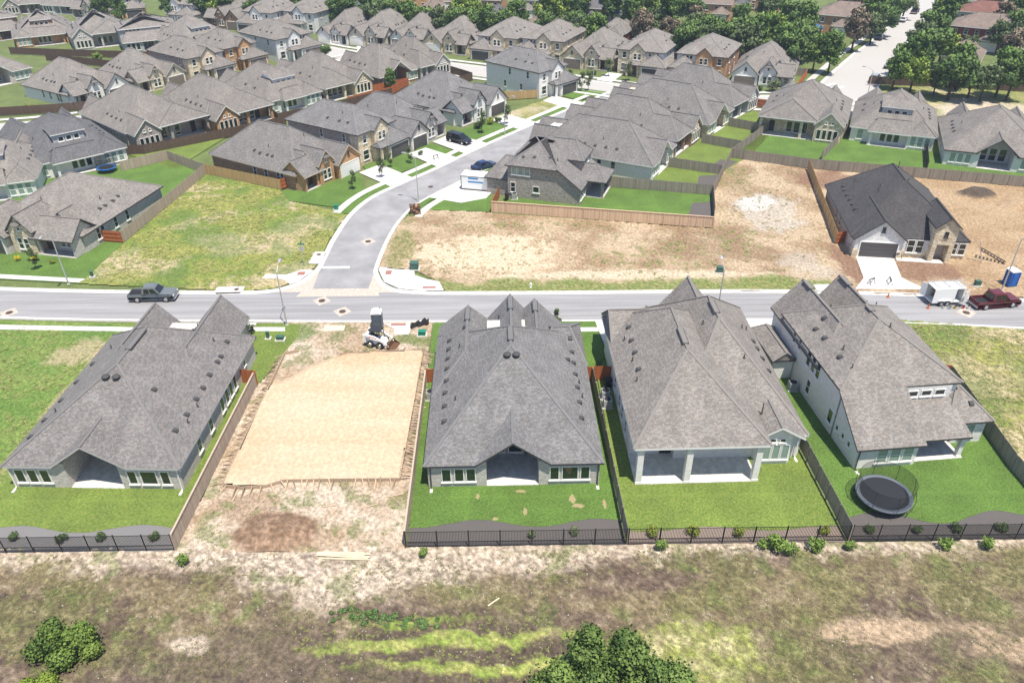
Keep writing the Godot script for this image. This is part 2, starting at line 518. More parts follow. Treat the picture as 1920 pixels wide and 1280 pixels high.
# roof over the rectangle; ridge along axis, in_a / in_b = how far the ridge stops short of each end (0 is a gable)
func mass(h: Dictionary, x0: float, x1: float, z0: float, z1: float, e: float, ridge: float, axis: String, in_a: float, in_b: float, wall := "", ov := 0.4, y0 := 0.0, gable_wall := "", notch := []) -> void:
	if h.mir:
		var t := x0
		x0 = -x1
		x1 = -t
		if axis == "x":
			t = in_a
			in_a = in_b
			in_b = t
	var X0 := x0 - ov; var X1 := x1 + ov; var Z0 := z0 - ov; var Z1 := z1 + ov
	var t := 0.2
	var half := (X1 - X0) * 0.5 if axis == "z" else (Z1 - Z0) * 0.5
	var p := (ridge - e) / half
	var c := [Vector3(X0, e, Z0), Vector3(X1, e, Z0), Vector3(X1, e, Z1), Vector3(X0, e, Z1)]
	var ra: Vector3; var rb: Vector3
	var down := Vector3(0, -t, 0)
	var polys := []
	if axis == "z":
		var cx := (X0 + X1) * 0.5
		ra = Vector3(cx, ridge, Z0 + in_a)
		rb = Vector3(cx, ridge, Z1 - in_b)
		polys = [[[c[0], c[3], rb, ra], Vector3.BACK], [[c[1], c[2], rb, ra], Vector3.BACK]]
		if in_a > 0: polys.append([[c[0], c[1], ra], Vector3.RIGHT])
		if notch.size() == 3 and in_b > 0:
			# the near slope is cut open under a gabled porch roof: left foot, right foot, height of the valley's top
			var nl := Vector3(notch[0], e, Z1)
			var nr := Vector3(notch[1], e, Z1)
			var na_ := Vector3((notch[0] + notch[1]) * 0.5, notch[2], Z1 - (notch[2] - e) / (ridge - e) * in_b)
			polys.append_array([[[c[3], nl, rb], Vector3.RIGHT], [[nl, na_, rb], Vector3.RIGHT], [[na_, nr, rb], Vector3.RIGHT], [[nr, c[2], rb], Vector3.RIGHT]])
		elif in_b > 0: polys.append([[c[3], c[2], rb], Vector3.RIGHT])
	else:
		var cz := (Z0 + Z1) * 0.5
		ra = Vector3(X0 + in_a, ridge, cz)
		rb = Vector3(X1 - in_b, ridge, cz)
		polys = [[[c[0], c[1], rb, ra], Vector3.RIGHT], [[c[3], c[2], rb, ra], Vector3.RIGHT]]
		if in_a > 0: polys.append([[c[0], c[3], ra], Vector3.BACK])
		if in_b > 0: polys.append([[c[1], c[2], rb], Vector3.BACK])
	for q in polys:
		var lo := []
		for v in q[0]: lo.append(v + down)
		var pts: Array = q[0]
		if pts.size() == 4 and (pts[2] as Vector3).distance_to(pts[3]) < 0.02:
			pts = [pts[0], pts[1], pts[2]]
			lo = [lo[0], lo[1], lo[2]]
		face(h.rs, pts, Vector3.UP, q[1])
		face(h.fs, lo, Vector3.DOWN, q[1])
	# fascia and rake boards
	var mid := Vector3((X0 + X1) * 0.5, e, (Z0 + Z1) * 0.5)
	var edges := []
	if axis == "z":
		edges = [[c[0], c[3]], [c[1], c[2]]]
		if in_a > 0: edges.append([c[0], c[1]])
		else: edges.append_array([[c[0], ra], [ra, c[1]]])
		if notch.size() == 3: edges.append_array([[c[3], Vector3(notch[0], e, Z1)], [Vector3(notch[1], e, Z1), c[2]]])
		elif in_b > 0: edges.append([c[3], c[2]])
		else: edges.append_array([[c[3], rb], [rb, c[2]]])
	else:
		edges = [[c[0], c[1]], [c[3], c[2]]]
		if in_a > 0: edges.append([c[0], c[3]])
		else: edges.append_array([[c[0], ra], [ra, c[3]]])
		if in_b > 0: edges.append([c[1], c[2]])
		else: edges.append_array([[c[1], rb], [rb, c[2]]])
	for g in edges:
		var a: Vector3 = g[0]
		var b: Vector3 = g[1]
		var o := (a + b) * 0.5 - mid
		o.y = 0
		var along := (b - a)
		along.y = 0
		var n := Vector3(along.z, 0, -along.x)
		if n.dot(o) < 0: n = -n
		quad(h.fs, a, b, b + down, a + down, n)
	# caps over ridge and hips
	var caps := [[ra, rb]]
	if axis == "z":
		if in_a > 0: caps.append_array([[c[0], ra], [c[1], ra]])
		if in_b > 0: caps.append_array([[c[3], rb], [c[2], rb]])
	else:
		if in_a > 0: caps.append_array([[c[0], ra], [c[3], ra]])
		if in_b > 0: caps.append_array([[c[1], rb], [c[2], rb]])
	for g in caps:
		if (g[0] as Vector3).distance_to(g[1]) > 0.3:
			bar(h.cs, g[0] + Vector3(0, 0.005, 0), g[1] + Vector3(0, 0.005, 0), 0.26, 0.05)
	h.masses.append([X0, X1, Z0, Z1, e, ridge, axis, in_a, in_b])
	if wall != "":
		var top := e + ov * p - t - 0.01
		var s := tool()
		if y0 == 0.0: y0 = -0.2
		box(s, Vector3((x0 + x1) * 0.5, (y0 + top) * 0.5, (z0 + z1) * 0.5), Vector3(x1 - x0, top - y0, z1 - z0))
		part("wall", s, M[wall], h.root)
		var peak := ridge - t - 0.01
		for k in 2:
			if [in_a, in_b][k] > 0: continue
			# gable end as a slim prism flush with the wall below
			var gs := tool()
			var pr := PackedVector2Array([Vector2(-half + ov, top), Vector2(half - ov, top), Vector2(0, peak)])
			slab_outline(gs, pr, -0.1, 0.1)
			var gm: Material = M[gable_wall if gable_wall != "" else wall]
			if axis == "z":
				part("gable", gs, gm, h.root, Vector3((x0 + x1) * 0.5, 0, z0 + 0.1 if k == 0 else z1 - 0.1))
			else:
				part("gable", gs, gm, h.root, Vector3(x0 + 0.1 if k == 0 else x1 - 0.1, 0, (z0 + z1) * 0.5), Basis(Vector3.UP, PI / 2))

# walls without a roof of their own
func wallbox(h: Dictionary, x0: float, x1: float, z0: float, z1: float, y0: float, y1: float, wall: String) -> void:
	if h.mir:
		var t := x0
		x0 = -x1
		x1 = -t
	if y0 == 0.0: y0 = -0.2
	var s := tool()
	box(s, Vector3((x0 + x1) * 0.5, (y0 + y1) * 0.5, (z0 + z1) * 0.5), Vector3(x1 - x0, y1 - y0, z1 - z0))
	part("wall", s, M[wall], h.root)

# a dormer or clerestory that stands out of a slope: front wall at zf facing +z, a shed roof running back
func dormer(h: Dictionary, x0: float, x1: float, zf: float, zb: float, y0: float, yf: float, yb: float, wall: String) -> void:
	if h.mir:
		var t := x0
		x0 = -x1
		x1 = -t
	var s := tool()
	quad(s, Vector3(x0, y0, zf), Vector3(x1, y0, zf), Vector3(x1, yf, zf), Vector3(x0, yf, zf), Vector3.BACK)
	for k in 2:
		var x: float = [x0, x1][k]
		tri(s, Vector3(x, y0, zf), Vector3(x, yf, zf), Vector3(x, yb, zb), Vector3([-1, 1][k], 0, 0))
		tri(s, Vector3(x, y0, zf), Vector3(x, yb, zb), Vector3(x, y0, zb), Vector3([-1, 1][k], 0, 0))
	part("dormer_wall", s, M[wall], h.root)
	var o := 0.3
	var p := (yb - yf) / (zf - zb)
	var a := Vector3(x0 - o, yf + 0.12 - o * p, zf + o)
	var b := Vector3(x1 + o, yf + 0.12 - o * p, zf + o)
	var c := Vector3(x1 + o, yb + 0.12, zb)
	var d := Vector3(x0 - o, yb + 0.12, zb)
	face(h.rs, [a, b, c, d], Vector3.UP, Vector3.RIGHT)
	var dn := Vector3(0, -0.14, 0)
	quad(h.fs, a + dn, b + dn, c + dn, d + dn, Vector3.DOWN)
	quad(h.fs, a, b, b + dn, a + dn, Vector3.BACK)
	quad(h.fs, a, d, d + dn, a + dn, Vector3.LEFT)
	quad(h.fs, b, c, c + dn, b + dn, Vector3.RIGHT)

func roof_y(h: Dictionary, x: float, z: float) -> float:
	var best := -1.0
	for m in h.masses:
		if x < m[0] or x > m[1] or z < m[2] or z > m[3]: continue
		var rise: float = m[5] - m[4]
		var f: float
		if m[6] == "z":
			f = minf(x - m[0], m[1] - x) / ((m[1] - m[0]) * 0.5)
			if m[7] > 0: f = minf(f, (z - m[2]) / m[7])
			if m[8] > 0: f = minf(f, (m[3] - z) / m[8])
		else:
			f = minf(z - m[2], m[3] - z) / ((m[3] - m[2]) * 0.5)
			if m[7] > 0: f = minf(f, (x - m[0]) / m[7])
			if m[8] > 0: f = minf(f, (m[1] - x) / m[8])
		best = maxf(best, m[4] + rise * clampf(f, 0, 1))
	return best

func piece(h: Dictionary, n: String, mesh: Mesh, m: String, at: Vector3, bs := Basis.IDENTITY) -> MeshInstance3D:
	return part(n, mesh, M[m], h.root, at, bs)

func face_basis(f: int) -> Basis:
	return Basis(Vector3.UP, [0.0, PI, PI / 2, -PI / 2][f])

# window on a wall: x,z on the wall face, f is the side it looks to (0 +z, 1 -z, 2 +x, 3 -x)
func win(h: Dictionary, x: float, z: float, f: int, sill: float, w: float, ht: float, rail := true, frame := "trim_white", glass := "glass") -> void:
	if h.mir:
		x = -x
		if f == 2: f = 3
		elif f == 3: f = 2
	var key := "win%.2f_%.2f_%s" % [w, ht, rail]
	if not mesh_cache.has(key):
		var s := tool()
		var b := 0.075
		box(s, Vector3(-w / 2 + b / 2, ht / 2, 0.035), Vector3(b, ht, 0.07))
		box(s, Vector3(w / 2 - b / 2, ht / 2, 0.035), Vector3(b, ht, 0.07))
		box(s, Vector3(0, ht - b / 2, 0.035), Vector3(w - 2 * b, b, 0.07))
		box(s, Vector3(0, b / 2, 0.035), Vector3(w - 2 * b, b, 0.07))
		if rail: box(s, Vector3(0, ht * 0.5, 0.028), Vector3(w - 2 * b, 0.05, 0.055))
		var si := tool()
		box(si, Vector3(0, -0.06, 0.06), Vector3(w + 0.16, 0.11, 0.12))
		var g := tool()
		box(g, Vector3(0, ht / 2, 0.01), Vector3(w - 0.13, ht - 0.13, 0.02))
		mesh_cache[key] = [s.commit(), g.commit(), si.commit()]
	var c: Array = mesh_cache[key]
	var o := part("window", c[0], M[frame], h.root, Vector3(x, sill, z), face_basis(f))
	part("pane", c[1], M[glass], o)
	part("sill", c[2], M[frame], o)

func wins(h: Dictionary, xs: Array, z: float, f: int, sill: float, w: float, ht: float, rail := false, frame := "trim_white", glass := "glass") -> void:
	for v in xs:
		if f < 2: win(h, v, z, f, sill, w, ht, rail, frame, glass)
		else: win(h, z, v, f, sill, w, ht, rail, frame, glass)

func garage_door(h: Dictionary, x: float, z: float, f: int, w: float, m := "garage_dark") -> void:
	if h.mir:
		x = -x
		if f == 2: f = 3
		elif f == 3: f = 2
	var key := "gar%.2f" % w
	if not mesh_cache.has(key):
		var s := tool()
		for k in 4:
			box(s, Vector3(0, 0.27 + k * 0.55, 0.03), Vector3(w, 0.53, 0.05))
			var n := int(w / 0.6)
			for j in n:
				box(s, Vector3(-w / 2 + w * (j + 0.5) / n, 0.27 + k * 0.55, 0.06), Vector3(w / n - 0.14, 0.36, 0.02))
		var fr := tool()
		box(fr, Vector3(-w / 2 - 0.08, 1.12, 0.05), Vector3(0.14, 2.24, 0.1))
		box(fr, Vector3(w / 2 + 0.08, 1.12, 0.05), Vector3(0.14, 2.24, 0.1))
		box(fr, Vector3(0, 2.31, 0.05), Vector3(w + 0.3, 0.14, 0.1))
		mesh_cache[key] = [s.commit(), fr.commit()]
	var o := part("garage_door", mesh_cache[key][0], M[m], h.root, Vector3(x, 0, z), face_basis(f))
	part("door_frame", mesh_cache[key][1], M["trim_white"], o)

func door(h: Dictionary, x: float, z: float, f: int, m := "door_wood", w := 1.0, ht := 2.2) -> void:
	if h.mir:
		x = -x
		if f == 2: f = 3
		elif f == 3: f = 2
	var key := "door%.2f" % w
	if not mesh_cache.has(key):
		var s := tool()
		box(s, Vector3(0, ht / 2, 0.025), Vector3(w, ht, 0.05))
		box(s, Vector3(0, ht * 0.72, 0.055), Vector3(w * 0.7, ht * 0.4, 0.02))
		box(s, Vector3(0, ht * 0.25, 0.055), Vector3(w * 0.7, ht * 0.3, 0.02))
		var k := tool()
		tube(k, Vector3(w * 0.4, 1.0, 0.05), Vector3(w * 0.4, 1.0, 0.12), 0.035, 0.035, 6)
		mesh_cache[key] = [s.commit(), k.commit()]
	var o := part("door", mesh_cache[key][0], M[m], h.root, Vector3(x, 0.03, z), face_basis(f))
	part("handle", mesh_cache[key][1], M["chrome"], o)

func column(h: Dictionary, x: float, z: float, ht: float, w: float, m: String) -> void:
	if h.mir: x = -x
	var s := tool()
	box(s, Vector3(0, ht / 2 + 0.02, 0), Vector3(w, ht - 0.04, w))
	box(s, Vector3(0, 0.14, 0), Vector3(w + 0.08, 0.2, w + 0.08))
	box(s, Vector3(0, ht - 0.12, 0), Vector3(w + 0.08, 0.14, w + 0.08))
	part("column", s, M[m], h.root, Vector3(x, 0, z))

func patio(h: Dictionary, x0: float, x1: float, z0: float, z1: float, m := "concrete_new", y := 0.1) -> void:
	if h.mir:
		var t := x0
		x0 = -x1
		x1 = -t
	var s := tool()
	box(s, Vector3((x0 + x1) / 2, y / 2 - 0.05, (z0 + z1) / 2), Vector3(x1 - x0, y + 0.1, z1 - z0))
	part("patio_slab", s, M[m], h.root)

func roof_normal(h: Dictionary, x: float, z: float) -> Vector3:
	var dx := roof_y(h, x + 0.1, z) - roof_y(h, x - 0.1, z)
	var dz := roof_y(h, x, z + 0.1) - roof_y(h, x, z - 0.1)
	return Vector3(-dx / 0.2, 1, -dz / 0.2).normalized()

# low slant-backed roof vents
func vents(h: Dictionary, spots: Array) -> void:
	if not mesh_cache.has("vent"):
		var s := tool()
		slab_outline(s, PackedVector2Array([Vector2(-0.26, 0.0), Vector2(-0.22, 0.17), Vector2(-0.05, 0.21), Vector2(0.26, 0.04), Vector2(0.26, 0.0)]), -0.21, 0.21)
		box(s, Vector3(0, 0.006, 0), Vector3(0.56, 0.012, 0.46))
		mesh_cache["vent"] = s.commit()
	for v in spots:
		var x: float = -v[0] if h.mir else v[0]
		var n := roof_normal(h, x, v[1])
		var down := (Vector3.DOWN - n * Vector3.DOWN.dot(n)).normalized()
		var bs := Basis(-down, n, (-down).cross(n))
		part("roof_vent", mesh_cache["vent"], M["vent"], h.root, Vector3(x, roof_y(h, x, v[1]) + 0.004, v[1]), bs)

func pipes(h: Dictionary, spots: Array, ht := 0.45) -> void:
	var key := "pipe%.2f" % ht
	if not mesh_cache.has(key):
		var s := tool()
		tube(s, Vector3(0, -0.1, 0), Vector3(0, ht, 0), 0.055, 0.055, 8)
		tube(s, Vector3(0, 0.0, 0), Vector3(0, 0.1, 0), 0.16, 0.07, 8, false)
		mesh_cache[key] = s.commit()
	for v in spots:
		var x: float = -v[0] if h.mir else v[0]
		part("vent_pipe", mesh_cache[key], M["pipe"], h.root, Vector3(x, roof_y(h, x, v[1]), v[1]))

func ridge_vent(h: Dictionary, x: float, z0: float, z1: float) -> void:
	if h.mir: x = -x
	var s := tool()
	bar(s, Vector3(x, roof_y(h, x, z0) + 0.03, z0), Vector3(x, roof_y(h, x, z1) + 0.03, z1), 0.62, 0.08)
	var o := part("ridge_vent", s, M["vent"], h.root)
	var t := tool()
	bar(t, Vector3(x, roof_y(h, x, z0) + 0.06, z0 - 0.06), Vector3(x, roof_y(h, x, z1) + 0.06, z1 + 0.06), 0.46, 0.08)
	part("vent_cover", t, M[h.roof + "_cap"], o)

func fan_vent(h: Dictionary, x: float, z: float) -> void:
	if h.mir: x = -x
	var s := tool()
	var y := roof_y(h, x, z)
	tube(s, Vector3(x, y - 0.1, z), Vector3(x, y + 0.24, z), 0.26, 0.26, 14)
	tube(s, Vector3(x, y + 0.24, z), Vector3(x, y + 0.34, z), 0.38, 0.3, 16)
	tube(s, Vector3(x, y + 0.34, z), Vector3(x, y + 0.38, z), 0.3, 0.16, 16)
	part("turbine_vent", s, M["vent"], h.root)

func downspout(h: Dictionary, x: float, z: float, top: float, m := "trim_grey") -> void:
	if h.mir: x = -x
	var s := tool()
	box(s, Vector3(x, top / 2 + 0.04, z), Vector3(0.09, top - 0.1, 0.08))
	box(s, Vector3(x, 0.09, z + 0.12), Vector3(0.09, 0.08, 0.28))
	part("downspout", s, M[m], h.root)
	var b := tool()
	box(b, Vector3(x, 0.04, z + 0.45), Vector3(0.25, 0.07, 0.5))
	part("splash_block", b, M["concrete_new"], h.root)

func finish(h: Dictionary) -> Node3D:
	for k in h.walls:
		part("wall", h.walls[k], M[k], h.root)
	var r := part("roof", h.rs, M[h.roof], h.root)
	part("fascia", h.fs, M[h.trim], r)
	part("ridge_cap", h.cs, M[h.roof + "_cap"], r)
	return h.root

# ---- the plans met again and again on these streets.  Near side is +z, origin in the middle of the near wall line.
# o: w, d, wall, gable, stone, garage material, two (storeys), variant
func front_house(label: String, x: float, z: float, yaw: float, roof: String, o: Dictionary) -> void:
	var mir: bool = o.get("mir", false)
	var trim: String = o.get("trim", "trim_dark")
	var h := house(label, x, z, yaw, roof, trim, mir, o.get("group", ""))
	var w: float = o.get("w", 15.0)
	var d: float = o.get("d", 19.0)
	var wall: String = o.get("wall", "brick_white")
	var side: String = o.get("side", wall)
	var front: String = o.get("front", wall)
	var gar: String = o.get("garage", "garage_dark")
	var fr: String = o.get("frame", "trim_white")
	var a := w / 2
	var det: bool = o.get("detail", true)
	if not o.get("two", false):
		var rg: float = o.get("ridge", 8.0)
		mass(h, -a, a, -d, -2.6, 2.7, rg, "z", minf(a + .4, (d - 2.6) / 2 - .2), minf(a + .4, (d - 2.6) / 2 - .2), side)
		# garage gable
		var gw := minf(6.1, w * 0.43)
		var er := a - gw - 0.3
		var el := er - minf(3.8, w * 0.27)
		mass(h, a - gw, a, -8.5, 0.3, 2.7, 2.7 + gw * 0.5, "z", 3.2, 0, front, 0.35, 0.0, o.get("gable", ""))
		garage_door(h, a - gw / 2, 0.3, 0, minf(4.9, gw - 1.0), gar)
		win(h, a - gw / 2, 0.31, 0, 3.5, 0.4, 0.75, false, "trim_dark")
		# tall entry gable with a small hooded window
		mass(h, el, er, -7, -0.5, 3.5, 3.5 + (er - el) * 0.66, "z", 1.6, 0, o.get("entry", front), 0.3)
		var em := (el + er) / 2
		wins(h, [em - 0.5, em + 0.5], -0.5, 0, 0.7, 0.85, 1.75, true, fr)
		win(h, em, -0.5, 0, 3.6, 0.6, 0.8, true, fr)
		var s := tool()
		var hx: float = -em if mir else em
		slab_outline(s, PackedVector2Array([Vector2(0, 0), Vector2(0, 0.45), Vector2(0.06, 0.45), Vector2(0.6, 0.06), Vector2(0.6, 0)]), -0.65, 0.65)
		part("window_hood", s, M[roof], h.root, Vector3(hx, 4.45, -0.5), Basis(Vector3.UP, -PI / 2))
		# porch with a side gable
		mass(h, -a + 0.2, el + 0.4, -5.6, -0.6, 2.65, 5.0, "x", 0, 0.6, "", 0.35)
		wallbox(h, -a + 0.2, el, -5.6, -2.3, 0, 3.1, front)
		wallbox(h, -a + 0.2, -a + 0.5, -2.3, -0.6, 0, 2.6, front)
		var gs := tool()
		var gx: float = (a - 0.2) if mir else (-a + 0.2)
		tri(gs, Vector3(gx, 2.5, -5.6), Vector3(gx, 2.5, -0.6), Vector3(gx, 4.75, -3.1), Vector3(1 if mir else -1, 0, 0))
		part("gable", gs, M[front], h.root)
		var pw := el + a - 0.2
		win(h, -a + 0.2 + pw * 0.36, -2.3, 0, 0.7, 0.9, 1.7, true, fr)
		if pw > 3.6: win(h, -a + 1.15 + pw * 0.36, -2.3, 0, 0.7, 0.9, 1.7, true, fr)
		door(h, el - 0.65, -2.3, 0, o.get("door", "door_wood"))
		column(h, -a + 0.45, -0.85, 2.5, 0.34, o.get("post", front))
		column(h, el - 0.35, -0.85, 2.5, 0.34, o.get("post", front))
		patio(h, -a + 0.2, el, -2.3, -0.5, "concrete")
		# false dormer
		mass(h, -a + 2.2, -a + 4.8, -6.0, -3.4, 4.0, 5.55, "z", 0, 0, "stucco_white", 0.2, 2.6)
		win(h, -a + 3.5, -3.38, 0, 4.05, 0.4, 0.75, false, "trim_dark")
		if det:
			wins(h, [-9.5, -12.2], -a, 3, 0.8, 0.8, 1.7, true, fr)
			wins(h, [-5.6, -6.6], -a, 3, 0.7, 0.8, 1.9, true, fr)
			wins(h, [-9.0, -13.0], a, 2, 0.8, 0.8, 1.5, true, fr)
			vents(h, [[-a + 1.6, -9], [-a + 1.6, -10.2], [-a + 1.6, -12], [-a + 1.8, -13.5], [a - 1.8, -10]])
			pipes(h, [[-a + 2.8, -11], [a - 3, -13], [1, -7]])
	else:
		var e2 := 5.6
		mass(h, -a, a - 1.2, -d, -1.6, e2, 8.9, "z", a, a, side)
		# front bay with a little gable over paired windows
		mass(h, -a + 3.2, -a + 7.0, -6.5, -0.6, e2, 7.5, "z", 2.2, 0, front, 0.25)
		wallbox(h, -a - 0.01, -a + 3.2, -3.5, -1.58, 0, e2, front)
		wins(h, [-a + 1.6], -1.58, 0, 3.6, 1.0, 1.5, true, fr)
		wins(h, [-a + 1.6], -1.58, 0, 0.6, 1.5, 1.8, true, fr)
		wins(h, [-a + 4.6, -a + 5.7], -0.6, 0, 3.6, 0.85, 1.5, true, fr)
		# entry hood and door
		mass(h, -a + 2.9, -a + 6.2, -1.2, 0.9, 2.75, 3.5, "x", 0.6, 0.6, "", 0.2)
		column(h, -a + 3.2, 0.75, 2.7, 0.4, o.get("post", front))
		column(h, -a + 6.0, 0.75, 2.7, 0.4, o.get("post", front))
		door(h, -a + 4.6, -0.6, 0, o.get("door", "door_wood"))
		# garage under its own low roof, upper windows behind
		mass(h, a - 6.2, a, -6.5, 1.0, 2.8, 5.2, "z", 0.01, 2.6, front, 0.35)
		garage_door(h, a - 3.1, 1.0, 0, 4.9, gar)
		wallbox(h, a - 6.0, a - 1.25, -4.5, -1.58, 2.8, e2, "stucco_white")
		wins(h, [a - 4.6, a - 3.7, a - 2.8], -1.58, 0, 4.4, 0.75, 0.9, false, fr)
		if det:
			wins(h, [-5.0, -10.5], -a, 3, 3.7, 0.8, 1.5, true, fr)
			wins(h, [-7.0, -12.0], -a, 3, 0.8, 0.8, 1.5, true, fr)
			wins(h, [-5.0, -7.0, -12.5], a - 1.2, 2, 3.7, 0.8, 1.5, true, fr)
			vents(h, [[-a + 1.5, -5], [-a + 1.5, -7], [-a + 1.6, -10], [a - 3, -9]])
			pipes(h, [[-a + 3, -7.5], [a - 4, -11]])
	finish(h)

# seen from the garden: bay with a gable, covered patio on columns, hipped main roof
func rear_house(label: String, x: float, z: float, yaw: float, roof: String, o: Dictionary) -> void:
	var mir: bool = o.get("mir", false)
	var h := house(label, x, z, yaw, roof, o.get("trim", "trim_white"), mir, o.get("group", ""))
	var w: float = o.get("w", 15.0)
	var d: float = o.get("d", 20.0)
	var wall: String = o.get("wall", "brick_white")
	var a := w / 2
	var fr: String = o.get("frame", "trim_white")
	var rg: float = o.get("ridge", 8.2)
	var e: float = o.get("e", 2.75)
	var v: int = o.get("v", 0)
	var post: String = o.get("post", wall)
	if v == 0:
		# gabled bay left of an open patio
		mass(h, -a, a, -d, -3.2, e, rg, "z", a, a, wall)
		mass(h, -a + 0.3, -a + 5.2, -7, 0, e, e + 2.5, "z", 0, 0, wall, 0.3)
		wins(h, [-a + 1.3, -a + 2.3, -a + 3.3, -a + 4.3], 0.0, 0, 0.5, 0.8, 1.9, false, fr, "glass")
		wins(h, [-a + 2.2, -a + 3.3], 0.0, 0, e + 0.15, 0.5, 0.5, false, fr)
		mass(h, -a + 5.0, a, -7, -0.4, e + 0.4, e + 3.4, "z", 1.0, 3.2, "", 0.4)
		column(h, a - 0.3, -0.7, e + 0.4, 0.5, post)
		column(h, -a + 7.6, -0.7, e + 0.4, 0.5, post)
		patio(h, -a + 5.2, a, -3.2, -0.3)
		wins(h, [-a + 7.2, -a + 8.6, -a + 10.0], -3.2, 0, 0.3, 1.15, 2.1, false, fr)
		door(h, a - 2.2, -3.2, 0, "door_black")
	elif v == 1:
		# long slope with a clerestory dormer over the patio
		mass(h, -a, a, -d, -1.2, e, rg, "z", a, a * 1.15, wall)
		dormer(h, -2.6, 2.6, -4.4, -8.5, 3.6, 6.1, 7.0, "siding_grey" if o.get("dw", "") == "" else o.dw)
		wins(h, [-1.3, 0.0, 1.3], -4.38, 0, 4.75, 0.95, 0.85, false, fr)
		mass(h, -a + 0.2, -a + 4.6, -5, 0, e, e + 2.0, "z", 0, 2.2, wall, 0.35)
		wins(h, [-a + 1.2, -a + 2.4, -a + 3.6], 0, 0, 0.5, 0.95, 1.9, true, fr, "blind")
		mass(h, -a + 4.4, a - 3.2, -4, 0.4, e, e + 1.9, "x", 0.4, 1.6, "", 0.35)
		column(h, a - 3.6, 0.1, e, 0.42, post)
		patio(h, -a + 4.6, a - 3.2, -1.2, 0.5)
		wins(h, [-a + 6.4, -a + 7.6, -a + 8.8], -1.2, 0, 0.5, 1.0, 1.8, false, fr)
		wins(h, [a - 1.7], -1.2, 0, 0.5, 1.1, 1.9, true, fr, "blind")
	elif v == 2:
		# broad open gable over a recessed patio between two window walls
		mass(h, -a, a, -d, 0, e, rg, "z", a, a * 1.2, "", 0.4, 0.0, "", [-3.1, 3.1, e + 2.6])
		wallbox(h, -a, -2.6, -d, 0, 0, e + 0.12, wall)
		wallbox(h, 2.6, a, -d, 0, 0, e + 0.12, wall)
		wallbox(h, -2.6, 2.6, -d, -4, 0, 4.8, wall)
		mass(h, -2.9, 2.9, -7, 0.1, e + 0.1, e + 2.7, "z", 0, 0, "", 0.35)
		patio(h, -2.6, 2.6, -4, 0.2)
		wins(h, [-1.5, 0, 1.5], -4, 0, 0.3, 1.2, 2.2, false, fr)
		wins(h, [-a + 1.3, -a + 2.5, -a + 3.7], 0, 0, 0.6, 0.95, 1.7, false, fr, "blind")
		wins(h, [a - 1.3, a - 2.5, a - 3.7], 0, 0, 0.6, 0.95, 1.7, false, fr, "blind")
	elif v == 3:
		# two storeys at the back, a lower wing with a shed roof
		mass(h, -a, a, -d, -4.0, 5.5, rg, "z", a, a, wall)
		mass(h, -a + 0.3, a - 0.3, -6, 0, 2.75, 4.9, "x", 2.0, 2.0, "", 0.4)
		wallbox(h, -a + 0.3, -a + 5.2, -5, 0, 0, 2.8, wall)
		column(h, a - 0.6, -0.3, 2.75, 0.4, post)
		column(h, 0.6, -0.3, 2.75, 0.4, post)
		patio(h, -a + 5.2, a - 0.3, -4, 0)
		wins(h, [-a + 1.4, -a + 2.6, -a + 3.8], 0, 0, 0.5, 1.0, 1.8, false, fr)
		wins(h, [-a + 2.0, -a + 3.0, -a + 4.0, -a + 5.0, a - 2.5], -4, 0, 4.3, 0.8, 1.0, false, fr)
		wins(h, [-a + 7.0, -a + 8.4], -4, 0, 0.3, 1.2, 2.1, false, fr)
	wins(h, [-8, -10.5, -13], a, 2, 0.8, 0.85, 1.6, true, fr)
	wins(h, [-7, -9.6, -13], -a, 3, 0.8, 0.85, 1.6, true, fr)
	# gables towards the street
	mass(h, a - 6.2, a - 0.3, -d - 2.5, -d + 7, 2.75, 5.5, "z", 0, 3.5, wall, 0.35)
	mass(h, -a + 1.5, -a + 5.5, -d - 1.6, -d + 7, 3.2, 5.7, "z", 0, 2.5, wall, 0.3)
	vents(h, [[-a + 1.4, -7], [-a + 1.4, -9], [-a + 1.4, -11], [-a + 1.5, -13], [a - 1.4, -8], [a - 1.5, -12]])
	pipes(h, [[-a + 2.6, -10], [a - 3, -9], [-1.2, -d + 4]])
	finish(h)

# ------------------------------------------------------------------ fences
func vbox(s: SurfaceTool, c: Vector3, z: Vector3, tone: float) -> void:
	s.set_color(Color(tone, tone, tone))
	box(s, c, z)

func picket_panel(seed_: int, ht: float, fine := true) -> Array:
	var key := "panel%d_%.2f_%s" % [seed_, ht, fine]
	if not mesh_cache.has(key):
		var r := RandomNumberGenerator.new()
		r.seed = 100 + seed_
		var s := tool()
		var n := 17 if fine else 6
		for k in n:
			var pw := 2.4 / n
			vbox(s, Vector3(-1.2 + (k + 0.5) * pw, ht / 2 + 0.03 + r.randf_range(-0.012, 0.012), r.randf_range(-0.004, 0.004)), Vector3(pw - 0.008, ht - 0.06, 0.02), r.randf_range(0.78, 1.12))
		var rl := tool()
		for y in [0.3, ht * 0.5, ht - 0.3]:
			vbox(rl, Vector3(0, y, -0.035), Vector3(2.4, 0.09, 0.045), r.randf_range(0.85, 1.0))
		mesh_cache[key] = [s.commit(), rl.commit()]
	return mesh_cache[key]

